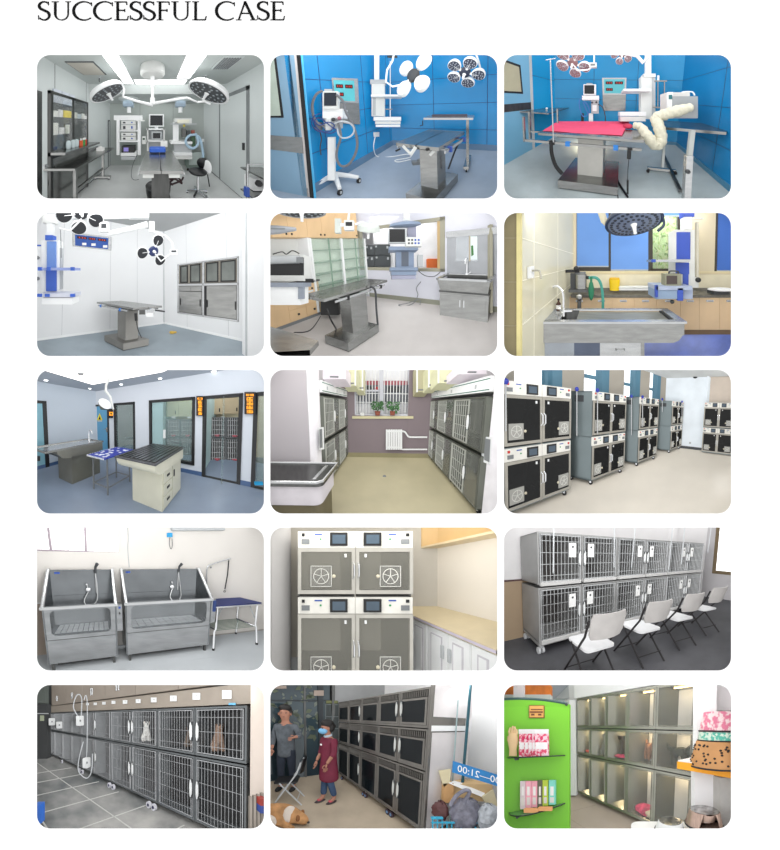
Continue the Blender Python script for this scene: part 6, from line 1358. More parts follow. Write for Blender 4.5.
def gear8():
    GL = glass('cage_acrylic', 'c0c4bc', .1, .12); IN = mat('cage_inside8', '24241f', .5, .2); CM = mat('greenish_steel', '70736b', .35, .7)
    bm = mat('bar_pale8', 'b8bab2', .3, .4)
    def bank(x, rz, ys, side, labs):
        n = len(ys)-1
        for i in range(n):
            for k, (z0, z1) in enumerate(((.1, .9), (.95, 1.72))):
                L = abs(ys[i+1]-ys[i])-.02; ym = (ys[i]+ys[i+1])/2
                with frame((x, ym, 0), rz):
                    cage(('upper' if k else 'lower') + ' cage with white latch, ' + labs[i] + ' on the ' + side + ' side of the kennel room', -L/2, L/2, z0, z1, .55, nx=max(4, int(L/.16)), nz=4, m=CM, inner=IN, barm=bm, r=.005, spl=.6, glassm=GL, ls=2)
            for yy in (ys[i]+.12, ys[i+1]-.12):
                with frame((x + (.08 if side == 'right' else -.08), yy, 0)):
                    with thing('castor', 'small chrome castor under the ' + side + ' cage bank of the kennel room', 'castor', (0, 0, 0), group=side + ' bank castors'):
                        P('wheel', G().cy((-.02, 0, .05), (.02, 0, .05), .05), RUBBER); P('fork', G().b(-.03, .03, -.025, .025, .06, .1).cy((-.022, 0, .05), (.022, 0, .05), .02), CHROME)
    bank(1.37, -PI/2, [2.72, 3.95, 5.1, 5.92], 'right', ['nearest', 'middle', 'farthest'])
    y2 = C.wx(245, 100, -1.05).y
    bank(-1.05, PI/2, [3.55, 4.75, 5.92], 'left', ['nearer', 'farther'])
    for side, x0, x1, y0, y1 in (('right', 1.37, 1.95, 2.7, 5.95), ('left', -1.7, -1.05, 3.55, 5.95)):
        with thing('light_box_shelf', 'white box shelf with green lines above the ' + side + ' cage bank', 'shelf', (x0, y0, 1.75)):
            C.fr.append(Matrix()); f = x0-.002 if side == 'right' else x1+.002; e = .004 if side == 'left' else -.004
            P('box', G().b(x0, x1, y0, y1, 1.78, 1.98), WHITE)
            for z in (1.8, 1.94): P('green_line', G().b(f, f+e, y0, y1, z, z+.012), mat('teal_line', '1f6a58', .5))
            for k in range(3): y = y0+(y1-y0)*(k+.35)/3; P('catch', G().b(f, f+e*4, y, y+.03, 1.84, 1.9), LGREY)
            C.fr.pop()
    def cup(lab, u0, v0, u1, v1, Z, m, d=.6, side=None):
        with thing('wall_cupboard', lab, 'cupboard', C.dz((u0+u1)/2, v1, Z)):
            P('carcass', PB(u0, v0, u1, v1, Z, d), m); P('handle', PB((u0+u1)/2-14, v1-10, (u0+u1)/2+14, v1-6, Z-.03, .03), GREY)
            P('door_edge', PB(u0 if side == 'l' else u1-5, v0, u0+5 if side == 'l' else u1, v1, Z-.01, .02), WHITE)
    cr = mat('cream_laminate', 'd8d8b4', .4)
    cup('pinkish white wall cupboard nearest on the left above the cages', 186, -8, 263, 40, 3.7, mat('pink_white', 'e4dce4', .4))
    cup('cream wall cupboard second from the left pillar', 255, -8, 298, 62, 4.3, cr); cup('cream wall cupboard nearest the window on the left', 296, -8, 322, 78, 5.0, cr)
    cup('pale wall cupboard nearest on the right, cut by the picture top', 640, -8, 735, 24, 3.2, mat('pink_white', 'e4dce4', .4), side='l')
    cup('large cream wall cupboard second from the right pillar', 572, -8, 645, 54, 3.8, cr, side='l'); cup('cream wall cupboard third from the right pillar', 540, -8, 576, 68, 4.4, cr, side='l'); cup('dull cream wall cupboard nearest the window on the right', 500, -8, 542, 84, 5.0, mat('dull_cream', 'b4b08e', .4), side='l')
    yb = 6.0
    with thing('radiator', 'white ribbed radiator on the mauve wall below the window', 'radiator', C.wy(426, 278, yb-.15)):
        for i in range(7): P('rib', PB(398+i*8, 209, 404.5+i*8, 277, 5.8, .1), WHITE)
        P('header', PB(399, 212, 453, 218, 5.85, .06), WHITE); P('header', PB(399, 266, 453, 272, 5.85, .06), WHITE)
    ctube('radiator_pipe', 'upper white pipe bending from the radiator to the right wall', 'pipe', pts((452, 215), (462, 218), (474, 233), (490, 235), (536, 235), Z=5.9), .025, WHITE, n=8)
    ctube('radiator_pipe', 'lower straight white pipe from the radiator to the right wall', 'pipe', pts((452, 276), (490, 276), (536, 276), Z=5.9), .022, WHITE, n=8)
    random.seed(8); lf = [mat('leaf_dark8', '2c5a2c', .5), mat('leaf_mid8', '417a3c', .5)]
    for i, (u, r_) in enumerate(((370, 20), (420, 24))):
        c = C.dz(u, 162, 5.75)
        with thing('potted_plant', ['bushy potted plant on the sill at the left', 'bushy trailing potted plant on the sill at the right'][i], 'potted plant', c):
            P('pot', G().lathe([(.06, 0), (.08, .1), (.085, .12), (.07, .12), (.06, .1)], n=14), mat('terracotta', '8a4a38', .6))
            g = G()
            for k in range(90):
                a = random.uniform(0, 2*PI); b_ = random.uniform(-.5, 1.2); rr = .19*random.uniform(.5, 1); p = V(math.cos(a)*rr, math.sin(a)*rr*.7, .22 + .13*b_ - (.12*i if math.cos(a) > .5 and k % 3 == 0 else 0))
                n1 = V(random.uniform(-1, 1), random.uniform(-1, .2), random.uniform(-1, 1)).normalized()*.045; n2 = V(n1.z, n1.y*.3, -n1.x)
                g.use(k % 2).quad(p-n1, p-n2*.5, p+n1, p+n2*.5)
            for k in range(6): g.use(0).cy((0, 0, .1), (.12*math.cos(k), .1*math.sin(k), .3), .006)
            P('foliage', g, lf)
    solo('sill_box', 'small white box on the window sill left of the plants', 'box', PB(313, 152, 325, 163, 5.8, .08), OFFW)
    with thing('exam_table', 'steel topped exam table with white skirt in the lower left of the kennel room', 'table', (-.9, 2.5, 0)):
        h = .75; x0, x1, y0, y1 = -1.3, .25, -.42, .3
        P('tabletop', G().rb(x0, x1, y0, y1, h-.05, h-.01, .07), STEELD); P('rim', G().tube([(x0, y0, h), (x1-.06, y0, h), (x1-.01, y0+.05, h), (x1, y1, h), (x0, y1, h)], .018, 8), STEELB)
        P('tray_ridge', G().b(x1-.14, x1-.1, y0+.1, y1-.1, h-.01, h+.004), STEELB)
        P('skirt', G().rb(x0, x1-.03, y0+.03, y1-.02, .47, h-.05, .08), mat('soft_white_panel', 'd4cfd4', .5)); P('plinth', G().rb(x0, x1-.06, y0+.06, y1-.05, .0, .47, .06), mat('brown_plinth8', '6a6248', .5))
    solo('floor_drain', 'small dark floor drain in the middle of the kennel room', 'drain', G().cy(C.fl(393, 367, 0), C.fl(393, 367, .008), .04), GREY)
gear8()
# ================================================================== 9: row of intensive care cabinets
Cell(8, 805, 439, 217, 1.5, 29.2, 5.7, 2.1, zn=1.95)
def room9():
    xl, yb = -3.62, 9.1; zc = 2.72
    S('floor', G().b(xl-.2, 3, 1.5, yb, -.05, 0), mat('glossy_beige_floor', 'd6cfc2', .18, 0, .08, 1.5))
    BP = mat('beige_pillar', 'a9a296', .6, 0, .03)
    S('ceiling', G().b(xl, 3, 4, yb, zc, zc+.1), mat('white_ceiling9', 'cfd2d2', .6))
    W_ = [(45, 205), (278, 362), (412, 466), (498, 535)]
    ys = [(C.wx(a, 60, xl).y, C.wx(b, 60, xl).y) for a, b in W_]
    g = G().b(xl-.2, xl, 1, yb, 0, 1.3); yp = 1
    for a, b_ in ys: g.b(xl-.2, xl, yp, a, 1.3, 3.4); yp = b_
    g.b(xl-.2, xl, yp, yb, 1.3, 3.4)
    S('wall_left', g, BP)
    tf = mat('teal_grey_frame', '4f7c92', .35)
    S('backdrop_sky', G().b(xl-1.3, xl-1.25, 1, 14, 0, 6), glow('overcast_sky', 'f6fbff', 1.3))
    for i, (a, b_) in enumerate(ys):
        m = a + (b_-a)*.68
        S('window_%d' % (i+1), G().b(xl-.2, xl-.12, a, a+.05, 1.3, 3.4).b(xl-.2, xl-.12, m, m+.12, 1.3, 3.4).b(xl-.2, xl, b_-.3 if i else b_-.25, b_, 1.3, 3.4).b(xl-.2, xl-.12, a, b_, 2.16, 2.24), tf)
    S('wall_back', G().b(xl, -2.0, yb, yb+.1, 0, zc), mat('cool_white_wall9', 'e6eef4', .5)); S('wall_right', G().b(-2.0, 3, 9.3, 9.4, 0, 3), mat('pale_beige_wall', 'c9bcae', .6)); S('trim_1', G().b(-2.0, -1.95, 8.9, 9.4, 0, zc), mat('cool_white_wall9', 'e6eef4', .5)); S('trim_2', G().b(-.95, -.9, 9.25, 9.3, 0, 3), GREY)
    S('baseboard_back', G().b(xl, -1.95, yb-.03, yb, 0, .1), DGREY)
    top_fill_light(9, back=.6); light((-1.5, 6, 2.6), 2.5, .8, .3)
    solo('security_camera', 'small dark dome camera at the top of the white back wall', 'camera', G().ell(C.wy(650, 32, 9.0), (.09, .09, .07)), BLACK)
    solo('wall_socket', 'small socket low on the white back wall', 'socket', pp(rect(630, 251, 636, 257), 'y', 9.08, -.02), LGREY)
room9()
def gear9():
    GB = mat('smoky_door_glass', '141515', .12, 0, .2, 3, spec=.25); SD = mat('bluish_side_steel', '7c8789', .28, .7, .08, 2); FR = mat('champagne_steel', 'a8a49a', .3, .6)
    ys = [1.78, 3.5, 5.35, 7.7]
    labs = ['nearest dark glazed intensive care cabinet at the left edge of the cabinet hall', 'dark glazed intensive care cabinet second in the row, with wide bluish side panel', 'dark glazed intensive care cabinet third in the row under the windows', 'small looking dark cabinet farthest in the left row']
    for i, y in enumerate(ys):
        icu_unit(labs[i], (-2.8, y, 0), PI/2, 1.17 if i else 1.15, 1.78, .62, side=SD, frm=FR, glassm=GB, z0=.09, panel_h=.17)
    icu_unit('dark glazed cabinet at the far right, facing the hall from the beige wall', (-1.93, 8.5, 0), 0, 1.0, 1.78, .6, side=SD, frm=FR, glassm=GB, z0=.05, panel_h=.17, casters=False)
    icu_unit('dark glazed cabinet cut by the right edge of the cabinet hall picture', (-.9, 8.5, 0), 0, 1.0, 1.78, .6, side=SD, frm=FR, glassm=GB, z0=.05, panel_h=.17, casters=False)
    bl = mat('blue_knob', '2438a8', .4)
    for i, (u, v, v1, x, lab) in enumerate(((16, 48, 215, -2.75, 'at the left edge of the nearest cabinet'), (254, 74, 230, -2.85, 'on the side of the second cabinet'), (323, 78, 225, -2.72, 'before the second cabinet front'), (437, 98, 228, -2.85, 'on the side of the third cabinet'), (474, 100, 200, -2.72, 'before the third cabinet front'), (540, 108, 150, -2.8, 'above the farthest cabinet in the row'), (606, 116, 200, -2.7, 'hanging free before the white back wall'))):
        a = C.wx(u, v, x); b_ = C.wx(u, v1, x)
        with thing('drip_hanger', 'blue capped steel drip rod ' + lab, 'drip rod', b_):
            P('rod', G().cy(V(0, 0, 0), a-b_, .01), STEELB); P('blue_cap', G().ell(a-b_, (.035, .035, .04), 8, 6), bl)
    q = C.wx(300, 235, -2.8)
gear9()
# ================================================================== 10: grooming room with two steel tubs
Cell(9, 620, 390, 250, 1.6, -15, 11, 0, zn=1.9)
def room10():
    yb = 3.47; zs = 1.8; xr = C.wy(281, 50, yb).x
    WL = mat('warm_white_tile', 'dcd8d2', .35, 0, .03, 1.5)
    S('floor', G().b(-2.5, 5, 1, yb, -.05, 0).use(1).b(1.9, 1.906, 1, yb, 0, .001).b(3.0, 3.006, 1, yb, 0, .001).b(-2.5, 5, 2.6, 2.606, 0, .001), [mat('glossy_white_floor', 'bcc1c4', .15, 0, .05, 2), LGREY])
    S('wall_back', G().b(-2.5, xr, yb, yb+.12, 0, zs).b(xr, 5, yb, yb+.12, 0, 3.2).use(1).b(-2.5, -.85, yb-.01, yb, 0, .93).use(2).b(-2.5, -.85, yb-.012, yb, .93, .95), [WL, mat('beige_tile_dado', 'b7a798', .4, 0, .04), WHITE])
    S('baseboard_back', G().b(1.9, 5, yb-.02, yb, 0, .02), mat('skirt10', 'a8a39c', .5))
    fr = mat('mauve_window_frame', 'a89ca4', .4)
    g = join(*[pp(r, 'y', yb+.02, .05) for r in ([(-5, 80), (282, 90), (282, 96), (-5, 86)], [(40, -8), (48, -8), (60, 84), (52, 84)], [(166, -8), (174, -8), (178, 88), (170, 88)])])
    S('window_1', g, [fr]*3); S('window_bars', join(*[pp([(u, -8), (u+2, -8), (u+4, 90), (u+2, 90)], 'y', yb+.15, .02) for u in (85, 112, 145, 195, 220, 246, 268)]), [mat('pale_bar', 'dcd8e0', .4)]*7)
    S('backdrop_sky', G().b(-3, 1.2, yb+.6, yb+.62, 1.2, 3.6), glow('white_daylight', 'ffffff', 1.3))
    top_fill_light(10, back=.6)
room10()
def tub(label, x0, x1, apx=None):
    y0, y1, zr, zt = 2.83, 3.4, .985, 1.5; w = (x1-x0)/2
    TS = mat('tub_steel', '96999b', .26, .9, .1, 5, (1, 1, 4)); TI = mat('tub_inner_steel', '7a7e81', .26, .9, .1, 4)
    with thing('grooming_tub', label, 'grooming tub', ((x0+x1)/2, y0, 0)):
        wz0, wz1, m = .56, .94, .08
        g = G().b(-w, w, 0, .02, wz1, zr).b(-w, w, 0, .02, .5, wz0).b(-w, -w+m, 0, .02, wz0, wz1).b(w-m, w, 0, .02, wz0, wz1)
        r = .07
        for sx in (-1, 1):
            for sz, zz in ((1, wz1), (-1, wz0)):
                cx, cz = sx*(w-m), zz; pts_ = [(cx, cz)] + [(cx - sx*r + sx*r*math.sin(t), cz - sz*r + sz*r*math.cos(t)) for t in [PI/2*k/5 for k in range(6)]]
                g.prism(pts_, 0, .02, 'y')
        P('front_frame', g, TS); P('window_pane', G().b(-w+m, w-m, .022, .026, wz0, wz1), glass('tub_glass', 'c8d0d4', .06, .1))
        P('lower_panel', G().b(-w+.01, w-.01, .005, .025, .12, .49), TS)
        for s in (-1, 1):
            x = s*w; P('side_panel', G().prism([(0, .12), (y1-y0, .12), (y1-y0, zt), (y1-y0-.06, zt), (0, zr)], x-.012, x+.012, 'x'), TI)
            P('side_rim', G().tube([(x, -.03, zr), (x, y1-y0-.08, zt), (x, y1-y0, zt)], .026, 8), STEELB)
        P('back_panel', G().b(-w, w, y1-y0-.02, y1-y0, .5, zt), TI); P('front_rim', G().b(-w-.03, w+.03, -.04, .03, zr-.02, zr+.02), STEELB)
        P('basin_floor', G().b(-w, w, .02, y1-y0, .5, .56), TI); g = G()
        for i in range(10):
            for j in range(3): x = -w+.1+(2*w-.2)*i/10; g.b(x, x+(2*w-.2)/10-.012, .1+j*.14, .22+j*.14, .56, .57)
        P('floor_grate', g, mat('pale_grate', 'b4b8bb', .4, .3)); P('inner_rail', G().b(-w+.05, w-.05, y1-y0-.06, y1-y0-.03, zr+.07, zr+.09), TI)
        if apx is not None: P('divider_bar', G().b(-.15, -.13, y1-y0-.05, y1-y0-.03, .6, zr+.08).b(.15, .17, y1-y0-.05, y1-y0-.03, .6, zr+.08), STEELB)
        for sx in (-1, 1): P('foot', G().b(sx*(w-.05)-.02, sx*(w-.05)+.02, .02, .06, 0, .12), STEELD)
        P('switch_box', G().b(w+.014, w+.1, .0, .18, .55, .98).use(1).c(w+.06, -.004, .84, .02, .01, .03).use(2).c(w+.06, -.004, .93, .03, .01, .03), [TS, BLACK, BLUEP])
        P('corner_sticker', G().c(-w+.12, y1-y0-.03, zt-.05, .08, .01, .03), BLUEP); P('bottom_shadow_gap', G().b(-w+.1, w-.1, .1, .5, .05, .11), BLACK)
    sx = (x0+x1)/2 + (x1-x0)*.22
    with thing('shower_set', 'chrome mixer with hand shower on a rail, ' + ('left' if x1 < .5 else 'right') + ' grooming tub', 'shower', (sx, y1-.06, 1.1)):
        P('rail', G().cy((0, 0, 0), (0, -.01, .42), .012), STEELB); P('shower_head', G().tube([(0, -.02, .34), (.005, -.03, .44), (.04, -.07, .5)], [.02, .022, .03], 8), DGREY)
        P('mixer', G().ell((-.13, -.03, .06), (.05, .04, .04)).cy((-.13, -.03, .08), (-.15, -.07, .16), .014), CHROME); P('hose', G().curve([(-.13, -.05, .03), (-.2, -.12, -.12), (-.12, -.18, -.2), (.0, -.15, -.12), (.02, -.08, .05), (0, -.02, .32)], .009, 6), STEELB)
tub('narrow steel grooming tub with an open blue tinged front window, left of the pair', -.81, .2, None)
tub('wide steel grooming tub with tiled looking floor grate, right of the pair', .36, 1.87, None)
def gear10():
    yb = 3.47
    solo('blue_remote', 'small blue controller on the right end of the wide grooming tub', 'controller', G().at(1.93, 2.83, .86).b(-.02, .03, -.03, .0, -.1, .1), mat('navy_remote', '223c78', .3))
    with thing('folding_table', 'blue topped folding grooming table with chrome legs and a wire shelf', 'table', (2.5, 3.1, 0)):
        P('tabletop', G().rb(-.53, .5, -.27, .33, .83, .86, .02), mat('navy_rubber_top', '202c66', .5)); P('top_edge', G().b(-.53, .5, -.28, -.27, .815, .84), STEELB)
        lg = CHROME
        for s in (-1, 1):
            x = -.47 if s < 0 else .42
            for y in (-.24, .28): P('leg', G().tube([(x, y, .82), (x, y, .4), (x + s*.03, y*1.0, .36), (x+s*.05, y*1.15, .03)], .018, 8), lg); P('foot', G().cy((x+s*.05, y*1.15, 0), (x+s*.05, y*1.15, .04), .025), BLACK)
            P('cross_tube', G().cy((x, -.24, .38), (x, .28, .38), .015), lg)
            P('brace', G().tube([(x, -.2, .55), (x - s*.14, -.2, .8)], .01), LGREY)
        g = G()
        for k in range(9): g.b(-.47, .42, -.24+k*.065, -.232+k*.065, .37, .38)
        P('wire_shelf', g, mat('green_grey_wire', '7a8a7c', .4, .4))
    with thing('grooming_stand', 'bent steel grooming arm clamped behind the blue folding table', 'grooming arm', (2.08, 3.42, .86)):
        a = C.wy(578, 205, 3.4); b_ = C.wy(580, 145, 3.4); c = C.wy(600, 130, 3.38); d = C.wy(658, 112, 3.36)
        P('tube', G().curve([a, b_, c, d], .014, 8), STEELB); P('clamp', G().ell(C.wy(592, 142, 3.36), .02), GREY)
    with thing('grooming_loop', 'black grooming strap hanging from the arm over the blue table', 'strap', C.wy(640, 228, 3.34)):
        P('strap', G().tube([C.wy(652, 118, 3.34), C.wy(648, 165, 3.34), C.wy(639, 215, 3.34)], .012), BLACK); P('ring', G().ring(C.wy(638, 222, 3.34), .02, .006, (0, 1, 0), 12), BLACK)
    with thing('air_conditioner_rail', 'long pale rail fixed at the top of the cream wall', 'rail', C.wy(550, 20, yb-.1)): P('rail', pp([(462, 8), (640, 10), (640, 17), (466, 18)], 'y', yb-.12, .1), LGREY)
    solo('wall_hook', 'bright blue hook hanging on the cream wall below the pale rail', 'hook', pp(rect(447, 26, 464, 40), 'y', yb-.05, .04), mat('cyan_hook', '2a9ad0', .4))
    ctube('hook_cord', 'thin cord looped under the bright blue wall hook', 'cord', [C.wy(u, v, yb-.04) for u, v in ((455, 40), (453, 62), (458, 80), (463, 70), (462, 45))], .005, DGREY)
    ctube('wall_cable', 'thin grey cable running down the wall beside the window', 'cable', [C.wy(u, v, yb-.01) for u, v in ((311, -5), (316, 40), (314, 80), (319, 142))], .007, LGREY)
    with thing('drain_pipe', 'grey drain pipe between the two grooming tubs', 'pipe', (.28, 3, .2)): P('pipe', G().cy((-.06, 0, 0), (.08, 0, 0), .03), GREY)
gear10()
# ================================================================== 11: intensive care cabinet beside white counter
Cell(10, 520, 136, 158, 1.5, 0, 0, 0, zn=1.2)
def room11():
    xr, yb = 2.29, 2.74
    W11 = mat('cream_wall11', 'e6dfd2', .6, 0, .02, 1.5)
    S('floor', G().b(-2, xr, 1, yb, -.05, 0), LGREY)
    S('wall_back', G().b(-2, xr, yb, yb+.1, 0, 3), mat('warm_grey_wall11', 'c2bdb2', .6, 0, .02)); S('wall_right', G().b(xr, xr+.1, 1, yb, 0, 3), W11)
    S('wall_left', G().b(-2, -.45, 1.9, 2.0, 0, 3).cy((-.45, 2.15, 0), (-.45, 2.15, 3), .22, n=32), mat('white_column11', 'd6d4d2', .6, 0, .02))
    top_fill_light(13, back=.5, col=(1, .97, .92))
    SG = mat('dark_inside11', '9a958a', .4, .3, .06)
    icu_unit('tall cream and steel care cabinet with four clear glazed doors and ports', (-.105, 1.625, 0), 0, 1.2, 1.93, .7, side=mat('shadow_steel', '6a6a68', .35, .6), frm=mat('satin_steel11', 'c0bdb4', .28, .6), glassm=glass('door_glass11', 'b4b2a4', .22, .2), inner=SG, z0=.31, panel_h=.175, detail='clear', casters=False, zs=1.244)
    with thing('storage_counter', 'white panelled storage counter with beige worktop along the cream wall', 'counter', (1.49, 2.0, 0)):
        P('carcass', G().b(.02, .8, -1, .74, .0, .86), OFFW); P('worktop', G().b(-.03, .8, -1, .74, .86, .9), mat('beige_worktop', 'cbbd9c', .35, 0, .04)); P('worktop_edge', G().b(-.035, -.03, -1, .74, .868, .892), mat('lilac_edge', 'c4bccb', .4))
        us = (486, 536, 604, 681, 775, 900)
        for i in range(5):
            a, b_ = C.wx(us[i], 300, 1.49).y, C.wx(us[i+1], 300, 1.49).y; y1, y0 = a-.012, b_+.012
            d = P('door', G().b(0, .02, y0, y1, .06, .84), WHITE)
            P('raised_panel', join(G().b(-.006, 0, y0+.05, y1-.05, .12, .78), G().b(-.011, -.006, y0+.065, y1-.065, .135, .765)), [mat('door_groove', 'c9c6cc', .5), WHITE], parent=d)
            hy = y1-.03 if i in (0, 2) else y0+.03
            if i < 3: P('handle', G().b(-.03, -.012, hy-.012, hy+.012, .56, .7), LGREY, parent=d)
    with thing('wall_shelf', 'light wood open wall shelf above the white counter', 'shelf', (2.1, 2.0, 1.92)):
        WD = mat('pale_birch', 'd9b883', .5, 0, .05, 4)
        P('bottom_board', G().b(-.1, .19, -1, .74, 0, .03), mat('birch_edge', 'e0cda8', .5)); P('back_panel', G().b(.17, .19, -1, .74, .03, .6), WD)
        P('end_panel', G().b(-.1, .19, .71, .74, .03, .6), WD); y = C.wx(640, 60, 2.0).y - 2; P('divider', G().b(-.1, .17, y, y+.03, .03, .6), WD)
room11()
# ================================================================== 12: cage wall with white folding chairs
Cell(11, 614, 193, 191, 1.5, -30.2, 7.7, -.3, zn=1.75)
def room12():
    yb, xr = 3.22, 8.2
    S('floor', G().b(-2, xr, .5, yb, -.05, 0), mat('dark_slate_floor', '4a4a4e', .4, 0, .25, 3))
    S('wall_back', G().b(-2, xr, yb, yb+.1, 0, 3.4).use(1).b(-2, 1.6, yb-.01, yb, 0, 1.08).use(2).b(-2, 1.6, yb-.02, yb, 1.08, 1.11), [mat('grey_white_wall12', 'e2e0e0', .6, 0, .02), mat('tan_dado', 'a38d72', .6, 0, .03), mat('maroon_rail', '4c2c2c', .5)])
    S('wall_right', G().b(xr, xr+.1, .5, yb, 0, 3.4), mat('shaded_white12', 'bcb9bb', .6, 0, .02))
    S('window_1', join(pp([(722, -8), (790, -8), (790, 170), (706, 162)], 'x', xr-.02, .01), pp([(735, -8), (790, -8), (790, 158), (720, 152)], 'x', xr-.04, .01)), [mat('brown_frame12', '6c5a3c', .5), glow('bright_window12', 'ffffff', 1.5)])
    S('trim_1', G().b(5.7, 5.9, yb-.15, yb, 0, 3.4), mat('grey_white_wall12', 'e2e0e0', .6, 0, .02))
    top_fill_light(11, back=.6); light((xr-.5, 1.6, 1.8), 3, .4, .4, (-1, 0, -.2), name='window_daylight')
room12()
def gear12():
    xs = [1.07, 1.86, 2.68, 3.53, 4.36, 5.23, 6.1]; ST = mat('galvanised_steel', 'a3a3a2', .35, .5, .06); IN = mat('brown_black_inside', '3a3634', .5)
    for i in range(6):
        for k, (z0, z1) in enumerate(((.2, 1.05), (1.1, 1.86))):
            with frame((0, 2.45, 0)):
                cage(('Upper' if k else 'Lower') + ' barred cage, ' + ORD[i] + ' column from the left behind the white chairs', xs[i]+.005, xs[i+1]-.005, z0, z1, .72, nx=11, nz=5 if k == 0 else 4, m=ST, inner=IN, hinge='r' if i % 2 == 0 else 'l', r=.0045, tray=mat('pale_tray12', 'c9c8c6', .4))
                w = (xs[i+1]-xs[i]); cx = xs[i] + (w*.76 if i % 2 == 0 else w*.22)
                solo('cage_card', 'white card on the ' + ('upper' if k else 'lower') + ' door, ' + ORD[i] + ' cage column from the left', 'card', G().b(cx-.065, cx+.065, -.03, -.022, z1-.36, z1-.14).use(1).c(cx, -.033, z1-.2, .03, .006, .03), [PAPER, DGREY])
    with thing('cage_trolley', 'steel base frame with castors under the barred cages', 'base frame', (3.5, 2.45, 0)):
        P('frame', G().b(-2.43, 2.6, 0, .72, .14, .19), ST)
        for i, (x, y) in enumerate(((-2.38, .05), (-2.38, .66), (-.8, .05), (.1, .05), (.95, .05), (2.5, .05))): P('castor', G().c(x, y, .12, .05, .06, .06).use(1).cy((x-.05, y, .055), (x-.015, y, .055), .055).cy((x+.015, y, .055), (x+.05, y, .055), .055), [STEELB, mat('white_wheel', 'd4d6d8', .4)])
    WC = mat('chair_white', 'e9e9ea', .4); BK = mat('chair_frame_brown', '201c1e', .4); BB = mat('chair_back_grey', 'c4c0bd', .45)
    for i, (x, y, rz) in enumerate(((1.42, 1.66, -.06), (2.38, 1.68, -.1), (3.32, 1.68, -.12), (4.35, 1.72, -.12))):
        fold_chair('folding_chair', ORD[i].capitalize() + ' white folding chair from the left, dark legs, facing the cages', (x, y, 0), rz, WC, BK, padb=BB, s=1.06, group='white folding chairs')
    for i, (u, v, y) in enumerate(((175, 158, 2.38), (378, 140, 2.38), (437, 140, 2.38), (562, 150, 2.36), (603, 130, 2.38), (692, 90, 2.4))):
        b_ = C.wy(u, v, y); a = C.wy(u + (14 if i > 1 else 2), -8, y)
        with thing('drip_rod', ORD[i].capitalize() + ' thin pale drip rod from the left hanging before the barred cages', 'rod', b_): P('rod', G().cy(V(0, 0, 0), a-b_, .011), mat('pale_rod', 'cfd2d4', .3)); P('hook', G().ell((0, 0, 0), (.016, .016, .02), 6, 5), LGREY)
gear12()
